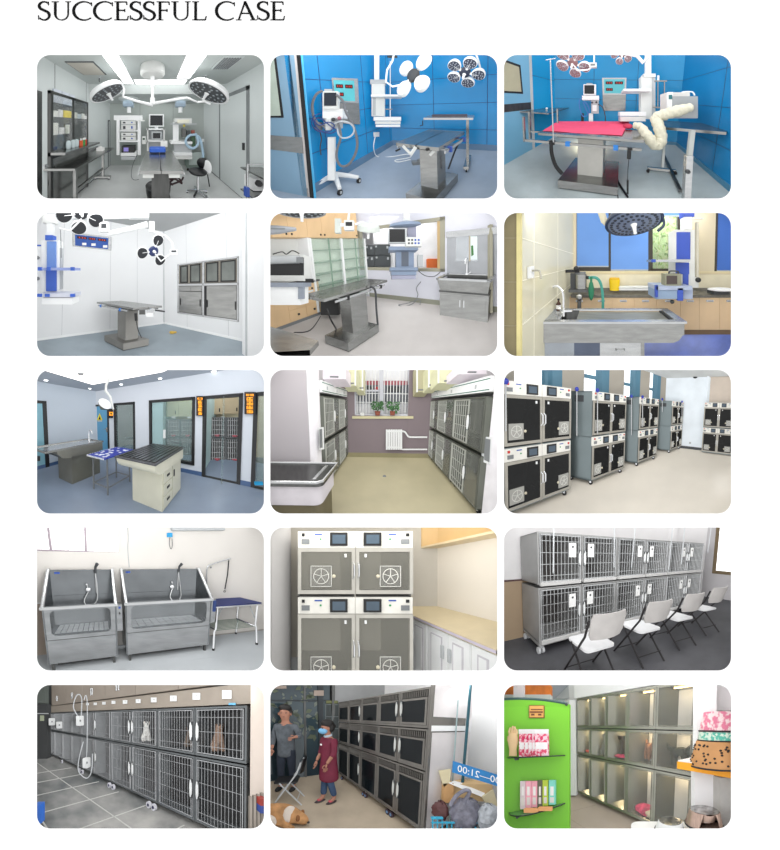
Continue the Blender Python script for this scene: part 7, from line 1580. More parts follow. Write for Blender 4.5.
# ================================================================== 13: long row of barred cages on dark tiles
Cell(12, 711, 393, 128, 1.5, -40.5, 1.3, -.2, zn=1.75)
def room13():
    S('floor', G().b(-6, 3, .5, 9.2, -.05, 0).use(1).b(1.59, 1.612, .5, 9.2, 0, .004).b(.745, .767, .5, 9.2, 0, .004).b(-.1, -.078, .5, 9.2, 0, .004).b(-6, 2.2, 1.88, 1.9, 0, .004).b(-6, 2.2, 2.72, 2.745, 0, .004).b(-6, 2.2, 3.56, 3.59, 0, .004).b(-6, 2.2, 4.4, 4.44, 0, .004).b(-6, 2.2, 5.24, 5.29, 0, .004).b(-6, 2.2, 6.1, 6.16, 0, .004), [mat('dark_marble_tile', '5a6062', .14, 0, .1, 2.5, col2='b4b2ae', lohi=(.3, .7)), mat('pale_grout13', 'c4c4c0', .5)])
    S('wall_right', G().b(2.5, 2.6, 1.0, 9.2, 0, 1.9), mat('taupe_board', '9c9286', .5)); S('trim_1', G().b(2.24, 2.6, 1.02, 9.2, 1.62, 1.84), mat('taupe_board', '9c9286', .5))
    S('wall_back', G().b(-6, 2.6, 9.2, 9.3, 0, 3.4), mat('dark_far_wall', '4a4d4c', .6)); S('trim_2', G().b(2.24, 2.9, .2, 1.02, 0, 3.4), mat('peach_white_wall', 'eadcd0', .5, 0, .02))
    top_fill_light(9, back=.6)
    TP = mat('taupe_cupboard', '978d82', .45, 0, .03); ys = [1.03, 2.0, 3.0, 4.1, 5.3, 6.6, 8.0]
    for i in range(6):
        with thing('wall_cupboard', 'Taupe wall cupboard door with bar handle, ' + ORD[i] + ' from the right above the cages', 'cupboard', (2.2, ys[i], 1.86)):
            P('carcass', G().b(.02, .4, 0, ys[i+1]-ys[i]-.006, 0, .8), TP); m = (ys[i+1]-ys[i]); d = P('door', G().b(0, .02, .004, m-.01, 0, .8), TP)
            hz = .12
            P('handle', G().b(-.04, -.02, m*.5-.05, m*.5-.03, hz, hz+.16).b(-.04, -.02, m*.5+.03, m*.5+.05, hz, hz+.16), STEELB, parent=d)
    for i, (u, v, s) in enumerate(((647, 42, 15), (545, 48, 12), (468, 55, 10), (402, 60, 8.5), (350, 64, 7), (306, 67, 6.5), (267, 68, 5.5), (235, 71, 5), (206, 73, 4.5), (180, 74, 4))):
        with thing('light_switch', 'white square switch plate, ' + ORD[i] + ' from the right above the cages', 'switch', C.wx(u, v, 2.22)): P('plate', pp(rect(u-s, v-s*.95, u+s, v+s*.95), 'x', 2.225, -.015), WHITE); P('rocker', pp(rect(u-s*.3, v-s*.25, u+s*.3, v-s*.05), 'x', 2.209, -.006), LGREY)
    with thing('dark_cabinet', 'tall dark cabinet with shelves at the far left end of the cage row', 'cabinet', (1.0, 9.0, 0)):
        P('body', PB(-5, 74, 44, 260, 7.4, .3), mat('dark_cab', '2c2f30', .4)); P('upper_door', PB(-5, 10, 36, 72, 7.6, .3), mat('sage_dark', '5a625c', .5)); P('shelf', PB(10, 104, 44, 107, 7.38, .1), LGREY); P('pale_items', PB(20, 112, 32, 130, 7.36, .05), mat('pale_khaki', 'a8b094', .5))
    with thing('steel_stack', 'stack of upright steel sheets at the lower right beside the cages', 'steel sheets', (2.1, 1.0, 0)):
        for k in range(4): P('sheet', PB(722+k*13, 385-k*4, 731+k*13, 505, 1.9+.01*k, .03), mat('warm_sheet_steel', 'a39a90', .3, .6))
    solo('red_blue_box', 'red and blue printed box corner at the lower right edge', 'box', PB(759, 392, 780, 415, 1.85, .1).use(1) and pb(PB(759, 392, 780, 415, 1.85, .1).use(1), 759, 415, 780, 440, 1.85, .1), [mat('box_red', 'a84038', .5), mat('box_blue', '38509c', .5)])
    solo('blue_edge', 'bright blue object edge at the lower left corner on dark tiles', 'box', PB(-5, 415, 17, 480, 1.85, .1), mat('bright_blue_edge', '2c6ac8', .4))
room13()
def animal(name, label, cat, base, s, kind, col, col2, ry=0.0):
    """small sitting or lying animal: base point, size s (height)"""
    m1 = mat('fur_' + col, col, .9, 0, .25, 30, bump=.4); m2 = mat('fur_' + col2, col2, .9, 0, .2, 30)
    with thing(name, label, cat, base, ry):
        if kind == 'sit':
            ch = [[(0, .12*s, .2*s, .2*s), (0, .0, .45*s, .17*s), (0, -.06*s, .66*s, .1*s), (0, -.1*s, .8*s, .14*s), (0, -.22*s, .76*s, .07*s)],
                  [(0, .0, .45*s, .17*s), (-.09*s, -.1*s, .28*s, .06*s), (-.09*s, -.13*s, .03*s, .045*s)], [(0, .0, .45*s, .17*s), (.09*s, -.1*s, .28*s, .06*s), (.09*s, -.13*s, .03*s, .045*s)],
                  [(0, .12*s, .2*s, .2*s), (-.16*s, .0, .1*s, .09*s), (-.16*s, -.12*s, .03*s, .05*s)], [(0, .12*s, .2*s, .2*s), (.16*s, .0, .1*s, .09*s), (.16*s, -.12*s, .03*s, .05*s)], [(0, .12*s, .2*s, .2*s), (.1*s, .3*s, .08*s, .05*s), (.2*s, .32*s, .12*s, .03*s)]]
            hz, hy = .8*s, -.1*s
        else:
            ch = [[(0, .44*s, .52*s, .1*s), (0, .36*s, .5*s, .15*s), (0, .26*s, .5*s, .15*s), (0, .12*s, .5*s, .15*s), (0, 0, .5*s, .15*s), (0, -.1*s, .52*s, .14*s), (0, -.24*s, .64*s, .1*s), (0, -.36*s, .78*s, .12*s), (0, -.5*s, .74*s, .06*s)]] + [[(0, y*s, z*s, .15*s), (x*s, y*s+.02*s, .27*s, .06*s), (x*s, y*s-.02*s, .03*s, .045*s)] for x, y, z in ((-.1, .36, .5), (.1, .26, .5), (-.1, 0, .5), (.1, -.1, .52))] + [[(0, .44*s, .52*s, .1*s), (0, .52*s, .64*s, .05*s), (0, .56*s, .76*s, .04*s)]]
            hz, hy = .78*s, -.36*s
        P('body', skin(ch, 1), m1)
        for q in (-1, 1): P('ear', G().add([(q*.05*s, hy, hz+.06*s), (q*.14*s, hy, hz+.05*s), (q*.12*s, hy+.01*s, hz+.24*s if kind == 'sit' and cat == 'cat' else hz-.1*s), (q*.09*s, hy+.04*s, hz+.07*s)], [(0, 1, 2), (0, 2, 3), (1, 3, 2), (0, 3, 1)]), m2); P('eye', G().ell((q*.05*s, hy-.12*s, hz+.03*s), .014*s+.004, 6, 5), BLACK)
        P('nose', G().ell((0, hy-.19*s, hz-.03*s), .02*s+.003, 6, 5), BLACK)
def gear13():
    yb_ = [1.04, 1.72, 2.44, 3.14, 3.88, 4.62, 5.37, 6.08, 6.86, 7.7, 8.6]; ST = mat('dark_chrome_steel', '707476', .3, .7, .08); IN = mat('charcoal_inside', '222324', .4, .3, .2, 3)
    for i in range(10):
        L = yb_[i+1]-yb_[i]-.01; ym = (yb_[i]+yb_[i+1])/2
        for k, (z0, z1) in enumerate(((.12, .965), (.985, 1.6))):
            with frame((2.22, ym, 0), -PI/2):
                cage(('Upper' if k else 'Lower') + ' barred dark steel cage, ' + ORD[i] + ' column from the right on the dark tiles', -L/2, L/2, z0, z1, .28, nx=13, nz=3 if k else 4, m=ST, inner=IN, barm=mat('bar_chrome13', 'bcbec0', .25, .7), hinge='l' if i % 2 == 0 else 'r', r=.0022, latch=i < 6 and (i % 2 == 0 or i < 4))
    for i, y in enumerate((2.5, 2.62, 3.75, 3.9, 5.3, 5.5, 6.9)):
        with frame((2.2, y, 0)):
            with thing('castor', 'white wheeled castor under the long barred cage row', 'castor', (0, 0, 0), group='cage row castors'): P('wheel', G().cy((-.04, 0, .055), (0, 0, .055), .055), mat('white_wheel13', 'd0d0d8', .4)); P('hub', G().cy((-.045, 0, .055), (-.035, 0, .055), .025), mat('navy_hub13', '3a3a58', .4))
    with frame((2.18, 1.72, 0)): solo('steel_name_strip', 'small blue logo strip at the top edge of the nearest cage', 'strip', pp(rect(653, 70, 676, 77), 'x', 2.2, -.01), mat('cyan_strip', '6fb8e0', .4))
    for i, (u, v, u1, v1) in enumerate(((50, 122, 70, 144), (75, 130, 94, 158), (140, 113, 168, 146), (162, 250, 190, 290))):
        Z = (6.6, 6.2, 4.9, 4.4)[i]; lab = ['farthest white infusion pump at the left of the cage row', 'second white infusion pump beside the farthest one', 'large white infusion pump hanging before the upper cages', 'white infusion pump hanging low before the lower cages'][i]
        with thing('infusion_pump', lab, 'infusion pump', C.dz((u+u1)/2, v1, Z)):
            g = G().at(*C.dz((u+u1)/2, (v+v1)/2, Z), rz=.6); s = (u1-u)/711*Z/2; g.rb(-s, s, -.04, .04, -s*1.2, s*1.2, .03, 'y').loc(); P('case', g, WHITE); P('knob', G().ell(C.dz((u+u1)/2, (v+v1)/2, Z-.06), .025), GREY)
    tb = mat('pale_tube13', 'c8cccf', .3)
    ctube('infusion_tube', 'pale infusion tube arching above the third pump', 'tube', pts((146, 113), (132, 85), (140, 50), (152, 42), (160, 60), (158, 113), Z=4.9), .012, tb); ctube('infusion_tube', 'pale infusion tube with hook beside the arching one', 'tube', pts((168, 60), (173, 45), (178, 70), (178, 200), (176, 250), Z=4.7), .01, tb)
    ctube('infusion_tube', 'pale infusion tube looping under the lowest pump to the floor', 'tube', pts((165, 200), (150, 260), (150, 300), (175, 322), (192, 300), (196, 240), Z=4.3), .01, tb)
    with frame((2.4, 2.95, 1.03), -.5): animal('dog', 'small white pointed eared dog sitting in the third upper cage from the right', 'dog', (0, 0, 0), .42, 'sit', 'ece8e2', 'e0d8d0')
    with frame((2.42, 2.0, 1.03), -.6): animal('cat', 'small brown striped cat in the second upper cage from the right', 'cat', (0, 0, 0), .3, 'sit', '6e6054', '54483e')
    with frame((2.4, 1.5, 1.03), -.7): animal('dog', 'curly brown grey puppy sitting in the nearest upper cage', 'dog', (0, 0, 0), .42, 'sit', '8c7464', '5c4c42')
    with frame((2.4, 3.35, .16), -.3): animal('dog', 'grey and pink small dog sitting in a lower cage left of the middle', 'dog', (0, 0, 0), .34, 'sit', 'a49a98', '7c7274')
gear13()
# ================================================================== 14: shop front with dark glazed cages and two people
Cell(13, 602, 358, 197, 1.6, -32.7, 6.7, 1.7, zn=1.75)
def room14():
    S('floor', G().b(-3, 2.6, .8, 5.2, -.05, 0), mat('beige_stone_floor', 'b0a28e', .35, 0, .12, 3))
    S('wall_right', G().b(3.5, 3.6, .5, 5.2, 0, 3.6), mat('shop_white_wall', 'f2f2f2', .6, 0, .02)); pass
    GD = mat('dark_reflecting_glass', '2c3a42', .08, 0, .3, 1.4, col2='44545a', spec=.6)
    S('wall_back', G().b(-3, 1.7, 5.0, 5.05, 0, 3.4), GD); S('trim_1', G().b(1.7, 1.78, 4.8, 5.05, 0, 3.4).b(1.0, 1.05, 4.95, 5.0, 0, 3.4), STEELD); S('trim_4', G().b(1.74, 3.5, 4.9, 5.0, 0, 3.4), mat('grey_plaster14', 'a5a7a8', .6))
    S('trim_2', pp([(170, 10), (188, 10), (190, 380), (178, 385)], 'y', 4.9, .05), mat('dark_mullion', '30363a', .3, .4)); S('trim_3', pp(rect(5, 60, 300, 64), 'y', 4.93, .03), mat('dark_mullion', '30363a', .3, .4))
    top_fill_light(6, back=.7); light((2.6, 1.75, 2.4), 7, .5, .5, (.2, .3, -1)); light((.4, 3.2, 2.9), 2, .4, .3)  # lamp near the white right wall is added fill to brighten that side
room14()
def gear14():
    g = G(); random.seed(21)
    for k in range(60):
        p = C.wy(random.uniform(20, 175), random.uniform(12, 190), 4.97); r = random.uniform(.04, .12); a = V(random.uniform(-1, 1), 0, random.uniform(-1, 1)).normalized()*r
        g.use(k % 2).quad(p-a, p+V(a.z, 0, -a.x)*.6, p+a, p-V(a.z, 0, -a.x)*.5)
    solo('window_foliage', 'dull green foliage showing in the dark glass wall behind the man', 'foliage', g, [mat('dull_leaf', '56604c', .6), mat('dull_leaf2', '6c746c', .6)], kind='stuff')
    for i, r in enumerate((rect(157, 28, 190, 46), rect(10, 12, 65, 22))): solo('paper_notice', ['pale notice stuck high on the dark glass, right of the man', 'pale paper strip at the top left of the dark glass wall'][i], 'notice', pp(r, 'y', 4.88, .01), mat('dull_paper', 'a8988c', .6))
    with thing('far_cage', 'small dim wire cage in the dark corner behind the woman', 'animal cage', C.dz(218, 200, 4.9)):
        P('body', PB(196, 72, 240, 200, 4.95, .2), mat('dim_cage', '343c3c', .5)); g = G()
        for v in (74, 115, 155, 198): pb(g, 195, v, 241, v+2, 4.92, .02)
        for u in (195, 217, 239): pb(g, u, 72, u+2, 200, 4.92, .02)
        P('frame', g, mat('dim_bar', '6a7476', .4)); P('top_items', PB(198, 62, 236, 71, 4.9, .1), mat('olive_item', '6c7046', .6))
    ys = [1.52, 2.07, 2.62, 3.25, 3.85, 4.5]; ST = mat('shop_cage_steel', '84817c', .26, .65, .08); DG = mat('black_mirror_glass', '14191c', .1, 0, .2, 3, spec=.35)
    for i in range(5):
        L = ys[i+1]-ys[i]-.008; ym = (ys[i]+ys[i+1])/2
        for k, (z0, z1) in enumerate(((.14, .95), (.97, 1.5), (1.515, 2.02))):
            with frame((1.78, ym, 0), -PI/2):
                cage(['Bottom', 'Middle', 'Top'][k] + ' dark glazed cage with a slotted vent, ' + ORD[i] + ' column from the right in the shop', -L/2, L/2, z0, z1, .8, m=ST, inner=DG, solid=True, vent=True, glassm=DG, hinge='l' if i in (0, 2, 4) else 'r', fr=.025, latch=i in (0, 1, 3), latchm=mat('clear_latch', 'c6c8c4', .25))
    with frame((1.78, 0, 0)):
        with thing('cage_side_panel', 'bright brushed steel side panel closing the near end of the glazed cages', 'side panel', (.4, 1.5, .1)):
            SP = mat('bright_side_steel', 'e4e0e0', .35, .3, .1, 2)
            P('panel', G().b(-.4, .5, 0, .012, 1.56, 2.0), SP); P('panel', G().b(-.4, .5, 0, .012, .0, 1.36), SP); P('ledge', G().b(-.4, .45, -.03, .01, 1.38, 1.45), WHITE); P('post', G().b(-.42, -.38, -.02, .012, 0, 1.95), ST)
        for i, (y) in enumerate((2.2, 2.3, 3.05, 3.15, 4.3)):
            with thing('castor', 'dark castor under the glazed shop cages', 'castor', (.05, y, 0), group='shop cage castors'): P('wheel', G().cy((-.05, 0, .05), (-.01, 0, .05), .05), mat('dark_castor', '3c2c34', .4)); P('hub', G().cy((-.055, 0, .05), (-.045, 0, .05), .025), mat('blue_hub', '6c8cb0', .4))
    # glass door with opening hours
    y = 1.35; gl = mat('glass_edge_teal', '2c5a66', .15)
    with thing('glass_door', 'clear glass door leaf with a dark teal edge at the right of the shop', 'door', C.wy(640, 489, y)):
        P('edge', pp([(683, -5), (688, -5), (646, 505), (640, 505)], 'y', y, .02), gl); P('inner_edge', pp([(640, 60), (642, 60), (612, 505), (608, 505)], 'y', y+.1, .01), mat('pale_glass_edge', '9fb4b6', .15))
        P('pane', pp([(688, -5), (785, -5), (785, 505), (646, 505)], 'y', y+.01, .005), glass('door_clear14', 'eef4f4', .06, .1))
    Z = 2.05; p00, p10, p01 = C.dz(622, 264, Z), C.dz(778, 312, Z), C.dz(619, 302, Z); ex = (p10-p00); ez = (p00-p01); n = ex.cross(ez).normalized()
    with thing('hours_sticker', 'blue strip with mirrored white opening hours on the glass door', 'sticker', p01):
        C.fr.append(Matrix()); q = [p01, p01+ex, p00+ex, p00]; P('strip', G().add(q + [a - n*.01 if n.y > 0 else a + n*.01 for a in q], [(0, 1, 2, 3), (7, 6, 5, 4), (0, 4, 5, 1), (1, 5, 6, 2), (2, 6, 7, 3), (3, 7, 4, 0)]), mat('sign_blue14', '1878b8', .4))
        t = text('00\u201421:00', 1.0, .002, mirror=True); xs = [v[0] for v in t.v]; zs = [v[2] for v in t.v]; w = max(xs)-min(xs); h = max(zs)-min(zs); sg = -1 if n.y > 0 else 1
        C_ = p01 + ex*.1 + ez*.22; t.v = [tuple(C_ + ex*((v[0]-min(xs))/w*.9) + ez*((v[2]-min(zs))/h*.58) + n*sg*(.015+v[1]*.1)) for v in t.v]
        P('lettering', t, PAPER); C.fr.pop()
    Z = 2.35
    with thing('cardboard_box', 'open cardboard box with raised flaps behind the glass door', 'box', C.dz(670, 400, Z)):
        KB = mat('cardboard', 'c99c68', .7); PL = mat('pale_cardboard', 'd8cca8', .7)
        P('body', PB(592, 342, 755, 400, Z+.05, .3), mat('yellow_cardboard', 'd0b080', .7)); P('side', PB(590, 340, 625, 405, Z, .04), KB)
        def flap(a): q = pts(*a); return G().add(q + [p + V(.01, .02, 0) for p in q], [(0, 1, 2, 3), (7, 6, 5, 4), (0, 4, 5, 1), (1, 5, 6, 2), (2, 6, 7, 3), (3, 7, 4, 0)])
        P('flap', flap(((576, 298, Z), (616, 292, Z), (612, 336, Z), (592, 352, Z))), PL); P('flap', flap(((610, 340, Z-.02), (630, 332, Z+.1), (735, 362, Z+.1), (722, 386, Z-.02))), PAPER); P('flap', flap(((720, 386, Z-.03), (758, 362, Z-.03), (775, 420, Z-.03), (735, 410, Z-.03))), PL)
    pb_ = mat('grey_plastic_bag', '6f6f7c', .25, 0, .3, 14, bump=.8)
    random.seed(31)
    def blob(c, r, seed):
        random.seed(seed); g = G().ell(c, r, 18, 12); g.v = [tuple(V(v) + V(random.uniform(-1, 1), random.uniform(-1, 1), random.uniform(-1, 1))*min(r)*.16) for v in g.v]; return g
    with thing('plastic_bag', 'stuffed grey plastic bag with a looped handle in the cyan basket', 'bag', C.dz(665, 480, 2.1)):
        P('bag', blob(C.dz(665, 440, 2.1), (.22, .14, .19), 3), pb_); P('handle', G().curve(pts((612, 415), (635, 380), (665, 362), (678, 370), (660, 400), (650, 420), Z=2.05), .022, 8), pb_)
    solo('clear_bag', 'crumpled translucent pale bag beside the grey bag at the right edge', 'bag', blob(C.dz(740, 455, 2.0), (.14, .1, .16), 4), mat('pale_crumple', 'a9aeb4', .2, 0, .2, 20, bump=.8))
    solo('brown_bag', 'dark maroon crumpled bag left of the grey bag', 'bag', blob(C.dz(580, 430, 2.2), (.09, .1, .12), 5), mat('maroon_bag', '5a3434', .5, bump=.6))
    g = G(); cy_ = mat('cyan_plastic', '28a8cc', .35)
    for k in range(14): pb(g, 553+k*16, 458+k*3, 557+k*16, 505, 2.0, .01)
    pb(g, 551, 454, 590, 460, 1.99, .03); pb(g, 551, 470, 780, 474, 1.99, .02)
    solo('cyan_basket', 'bright cyan plastic basket at the bottom right of the shop', 'basket', g, cy_)
    # folding chair
    fold_chair('folding_chair', 'black folding chair with grey metal frame before the standing man', (.42, 3.62, 0), 1.25, BLACK, LGREY, padb=BLACK, s=.98)
gear14()
def people14():
    SK = mat('warm_skin', 'a87660', .5, 0, .04); HR = mat('black_hair', '14110f', .5, 0, .2, 40); JN = mat('dark_jeans', '1f2735', .8, 0, .1, 20)
    def face(hx, hy, hz, r, dr, mask=None):
        d = V(dr).normalized(); s = V(-d.y, d.x, 0); c = V(hx, hy, hz)
        for q in (-1, 1): P('eye', G().ell(c + d*r*.86 + s*q*r*.36 + V(0, 0, .012), (.012, .012, .006), 8, 5), BLACK); P('ear', G().ell(c + s*q*r*.95 - V(0, 0, .01), (.015, .02, .03), 8, 5), SK); P('eyebrow', G().bar(c + d*r*.9 + s*q*r*.2 + V(0, 0, .035), c + d*r*.82 + s*q*r*.55 + V(0, 0, .033), .008), HR)
        if mask: P('face_mask', G().ell(c + d*r*.5 - V(0, 0, .045), (r*.78, r*.78, .055), 14, 8), mask)
        else: P('mouth', G().ell(c + d*r*.9 - V(0, 0, .06), (.022, .022, .006), 8, 5), mat('lip', '7c4038', .5))
    def hand(w, d, s, L=.17):
        """palm and five fingers from wrist w towards d; s = side the thumb is on"""
        w, d, s = V(w), V(d).normalized(), V(s).normalized(); n = d.cross(s); ch = [[(*w, .026, .018), (*(w+d*.07), .038, .016)]]
        P('hand', skin(ch, 2), SK)
        for k, (o, l) in enumerate(((.03, .07), (.01, .08), (-.01, .075), (-.03, .058))):
            a = w + d*.075 + s*o; P('finger', G().tube([a, a+d*l*.5 + n*.008, a+d*l*.95+n*.03], [.009, .008, .006], 6), SK)
        a = w + d*.02 + s*.03; P('finger', G().tube([a, a+s*.025+d*.03, a+s*.028+d*.06+n*.012], [.011, .01, .007], 6), SK, label='thumb')
    # man: stands at (x,y) facing the eye and a little right
    m = C.fl(68, 360); base = V(m.x, m.y, 0); rz = R(-32)   # local -y faces the viewer
    with thing('person', 'man in a grey check shirt and dark trousers standing behind the black chair', 'person', base, rz):
        hip = .93; sh = 1.45
        ch = [[(0, 0, hip, .15, .12), (0, .01, 1.15, .145, .11), (0, .02, 1.34, .17, .12), (0, .01, sh+.03, .09, .09), (0, 0, 1.53, .065, .07), (0, -.02, 1.61, .1, .115), (0, -.02, 1.69, .115, .13), (0, -.01, 1.77, .08, .1)]]
        for s in (-1, 1):
            ch.append([(0, 0, hip, .15, .12), (s*.1, 0, .86, .095, .1), (s*.12, -.02, .5, .065, .07), (s*.14, .02, .1, .045, .05), (s*.15, -.1, .04, .04, .03)])
        ch.append([(0, .02, 1.34, .17, .12), (-.2, .02, 1.40, .06, .06), (-.27, .0, 1.15, .045, .05), (-.24, -.12, .93, .03, .03)]); ch.append([(0, .02, 1.34, .17, .12), (.2, .02, 1.40, .06, .06), (.3, -.0, 1.2, .045, .05), (.27, -.22, 1.2, .03, .03)])
        P('body', skin(ch, 2), SK)
        CK = mat('grey_check_shirt', '565c62', .8, 0, .25, 18)
        P('shirt', skin([[(0, 0, .72, .2, .16), (0, 0, .84, .205, .165), (0, .01, 1.12, .18, .14), (0, .02, 1.34, .19, .14), (0, .01, 1.45, .09, .09)], [(0, .02, 1.34, .19, .14), (-.2, .02, 1.40, .075, .075), (-.27, .0, 1.15, .062, .065), (-.25, -.09, .98, .048, .048)], [(0, .02, 1.34, .19, .14), (.2, .02, 1.40, .075, .075), (.3, .0, 1.2, .062, .065), (.28, -.15, 1.2, .048, .048)]], 2), CK)
        P('trousers', skin([[(0, 0, 1.0, .15, .12), (0, 0, .92, .175, .14), (.1, 0, .82, .115, .12), (.12, -.02, .5, .078, .08), (.14, .02, .1, .06, .065)], [(0, 0, .92, .175, .14), (-.1, 0, .82, .115, .12), (-.12, -.02, .5, .078, .08), (-.14, .02, .1, .06, .065)]], 2), JN)
        P('hair', G().ell((0, .01, 1.79), (.125, .14, .085), 14, 8).ell((0, .06, 1.72), (.128, .1, .12), 14, 8), HR)
        for s in (-1, 1): P('shoe', G().ell((s*.15, -.07, .045), (.055, .14, .05), 12, 8), BLACK)
        face(0, -.02, 1.675, .125, (.25, -1, -.1))
        hand((-.24, -.13, .93), (.05, -.3, -1), (1, -.2, 0)); hand((.27, -.22, 1.2), (-.2, -.8, -.2), (0, 0, 1))
    a = C.fl(207, 400); base = V(a.x, a.y, 0)
    with thing('person', 'woman in a burgundy coat and jeans with a blue face mask, looking down', 'person', base, R(-75)):
        ch = [[(0, 0, .8, .13, .11), (0, 0, 1.0, .12, .1), (0, .0, 1.17, .14, .1), (0, -.01, 1.27, .06, .06), (0, -.03, 1.34, .05, .055), (0, -.07, 1.41, .09, .1), (0, -.06, 1.49, .085, .1)]]
        for s in (-1, 1): ch.append([(0, 0, .8, .13, .11), (s*.085, 0, .72, .085, .09), (s*.09, -.03, .42, .06, .06), (s*.1, .0+s*.06, .09, .04, .045), (s*.1, -.1+s*.06, .035, .035, .025)])
        for s in (-1, 1): ch.append([(0, .0, 1.17, .14, .1), (s*.16, .0, 1.2, .05, .05), (s*.2, -.02, .98, .042, .045), (s*.17, -.16, .8, .028, .028)])
        P('body', skin(ch, 2), SK)
        BU = mat('burgundy_fabric', '6c1a34', .7, 0, .12, 12)
        P('coat', skin([[(0, .0, .4, .22, .19), (0, 0, .5, .22, .19), (0, 0, .8, .18, .155), (0, 0, 1.0, .16, .135), (0, .0, 1.17, .165, .125), (0, -.01, 1.25, .085, .08)], [(0, .0, 1.17, .165, .125), (-.16, 0, 1.2, .07, .07), (-.2, -.02, .98, .06, .062), (-.19, -.08, .9, .055, .055)], [(0, .0, 1.17, .165, .125), (.16, 0, 1.2, .07, .07), (.2, -.02, .98, .06, .062), (.19, -.08, .9, .055, .055)]], 2), BU)
        P('collar', G().ring((0, -.02, 1.285), .06, .022, (0, -.25, 1), 16), mat('pale_blue_collar', 'b4c0cc', .7)); P('badge', G().c(-.05, -.135, 1.12, .05, .01, .03), PAPER)
        P('jeans', skin([[(0, 0, .7, .1, .09), (.085, 0, .64, .085, .085), (.09, -.03, .42, .072, .075), (.1, .06, .12, .06, .065)], [(0, 0, .7, .1, .09), (-.085, 0, .64, .085, .085), (-.09, -.03, .42, .072, .075), (-.1, -.06, .12, .06, .065)]], 2), mat('blue_jeans', '344a68', .8, 0, .12, 20))
        P('hair', G().ell((0, -.03, 1.505), (.11, .125, .085), 14, 8).ell((0, .02, 1.44), (.105, .095, .1), 14, 8).ell((0, .1, 1.46), (.045, .05, .05), 10, 6), HR)
        for s in (-1, 1): P('sandal', G().ell((s*.1, -.07+s*.06, .02), (.05, .12, .022), 12, 6).use(1).ell((s*.1, -.09+s*.06, .05), (.045, .04, .02), 10, 6), [mat('sandal_sole', '3c3034', .6), mat('pink_strap', 'c05058', .5)])
        face(0, -.07, 1.43, .108, (0, -1, -.25), mat('mask_blue', '78b4dc', .7))
        hand((-.17, -.16, .8), (.05, -.2, -1), (.6, -1, 0), .15); hand((.17, -.16, .8), (-.05, -.2, -1), (-.6, -1, 0), .15)
    b_ = C.fl(58, 470)
    TN = mat('tan_fur', 'b98a5c', .9, 0, .25, 10, bump=.4)
    with thing('dog', 'tan and white dog lying on the floor at the bottom left before the chair', 'dog', (b_.x, b_.y, 0), R(-35)):
        P('body', skin([[(-.42, .06, .14, .13, .13), (-.2, .04, .15, .15, .15), (.02, .0, .14, .14, .14), (.17, -.02, .13, .11, .11), (.3, -.04, .1, .09, .08), (.4, -.07, .06, .05, .045)], [(-.42, .06, .14, .13, .13), (-.4, -.1, .06, .05, .05), (-.25, -.16, .04, .035, .035)], [(.02, .0, .14, .14, .14), (.08, -.14, .05, .05, .045), (.25, -.2, .035, .035, .03)], [(.02, 0, .14, .14, .14), (.12, .1, .05, .045, .045), (.3, .08, .035, .03, .03)], [(-.42, .06, .14, .13, .13), (-.6, .12, .06, .05, .05), (-.75, .05, .04, .04, .04)]], 2), TN)
        P('white_patch', G().ell((.1, -.03, .15), (.09, .13, .125), 12, 8).ell((-.1, -.1, .1), (.12, .08, .09), 12, 8), mat('white_fur', 'd8ccc0', .9, bump=.3))
        for s in (-1, 1): P('ear', G().ell((.27, -.04+s*.08, .15), (.03, .03, .05), 8, 6), mat('brown_ear', '8a5c38', .9))
        P('nose', G().ell((.405, -.07, .065), (.02, .02, .015), 8, 6), BLACK)
people14()
# ================================================================== 15: pet shop with green display board
Cell(14, 745, 389, 234, 1.5, -40.7, 6.4, .8, zn=1.7)
def room15():
    S('floor', G().b(-3, 4, .8, 6, -.05, 0).use(1).b(1.7, 1.705, .8, 6, 0, .001).b(-3, 2.4, 3.4, 3.405, 0, .001), [mat('glossy_taupe_tile', 'a59a8e', .12, 0, .06, 2), mat('tile_gap', '7c7268', .5)])
    WP = mat('white_partition', 'e2e4e6', .5, 0, .02)
    S('wall_right', G().b(3.0, 3.1, .8, 6, 0, 3.3), WP); S('trim_1', PB(228, 60, 252, 380, 4.7, .2), WP)
    S('wall_back', PB(-10, -20, 260, 380, 6.2, .1), mat('aqua_grey_far', 'bfcdd0', .6)); S('trim_2', PB(225, 255, 252, 330, 5.6, .1), WHITE); S('trim_3', PB(225, 318, 250, 362, 5.0, .1), mat('teal_base', '1c5c60', .5))
    S('ceiling', PB(160, -20, 430, 55, 6.0, .1), mat('grey_white_ceiling15', 'bcc0c4', .6)); S('trim_4', pp([(150, 10), (228, 10), (180, 58), (150, 60)], 'y', 5.2, .05), mat('duct_grey', '8a9098', .6)); S('trim_5', PB(-10, 10, 165, 42, 3.0, .1), mat('orange_brown_band', 'c2691e', .6, 0, .2, 12)); S('trim_6', PB(-10, 42, 165, 66, 2.9, .1), LGREY)
    S('trim_7', G().b(2.36, 2.5, 1.0, 4.12, 2.07, 2.4), WP)
    top_fill_light(9, back=.6, col=(1, .98, .95)); 
room15()
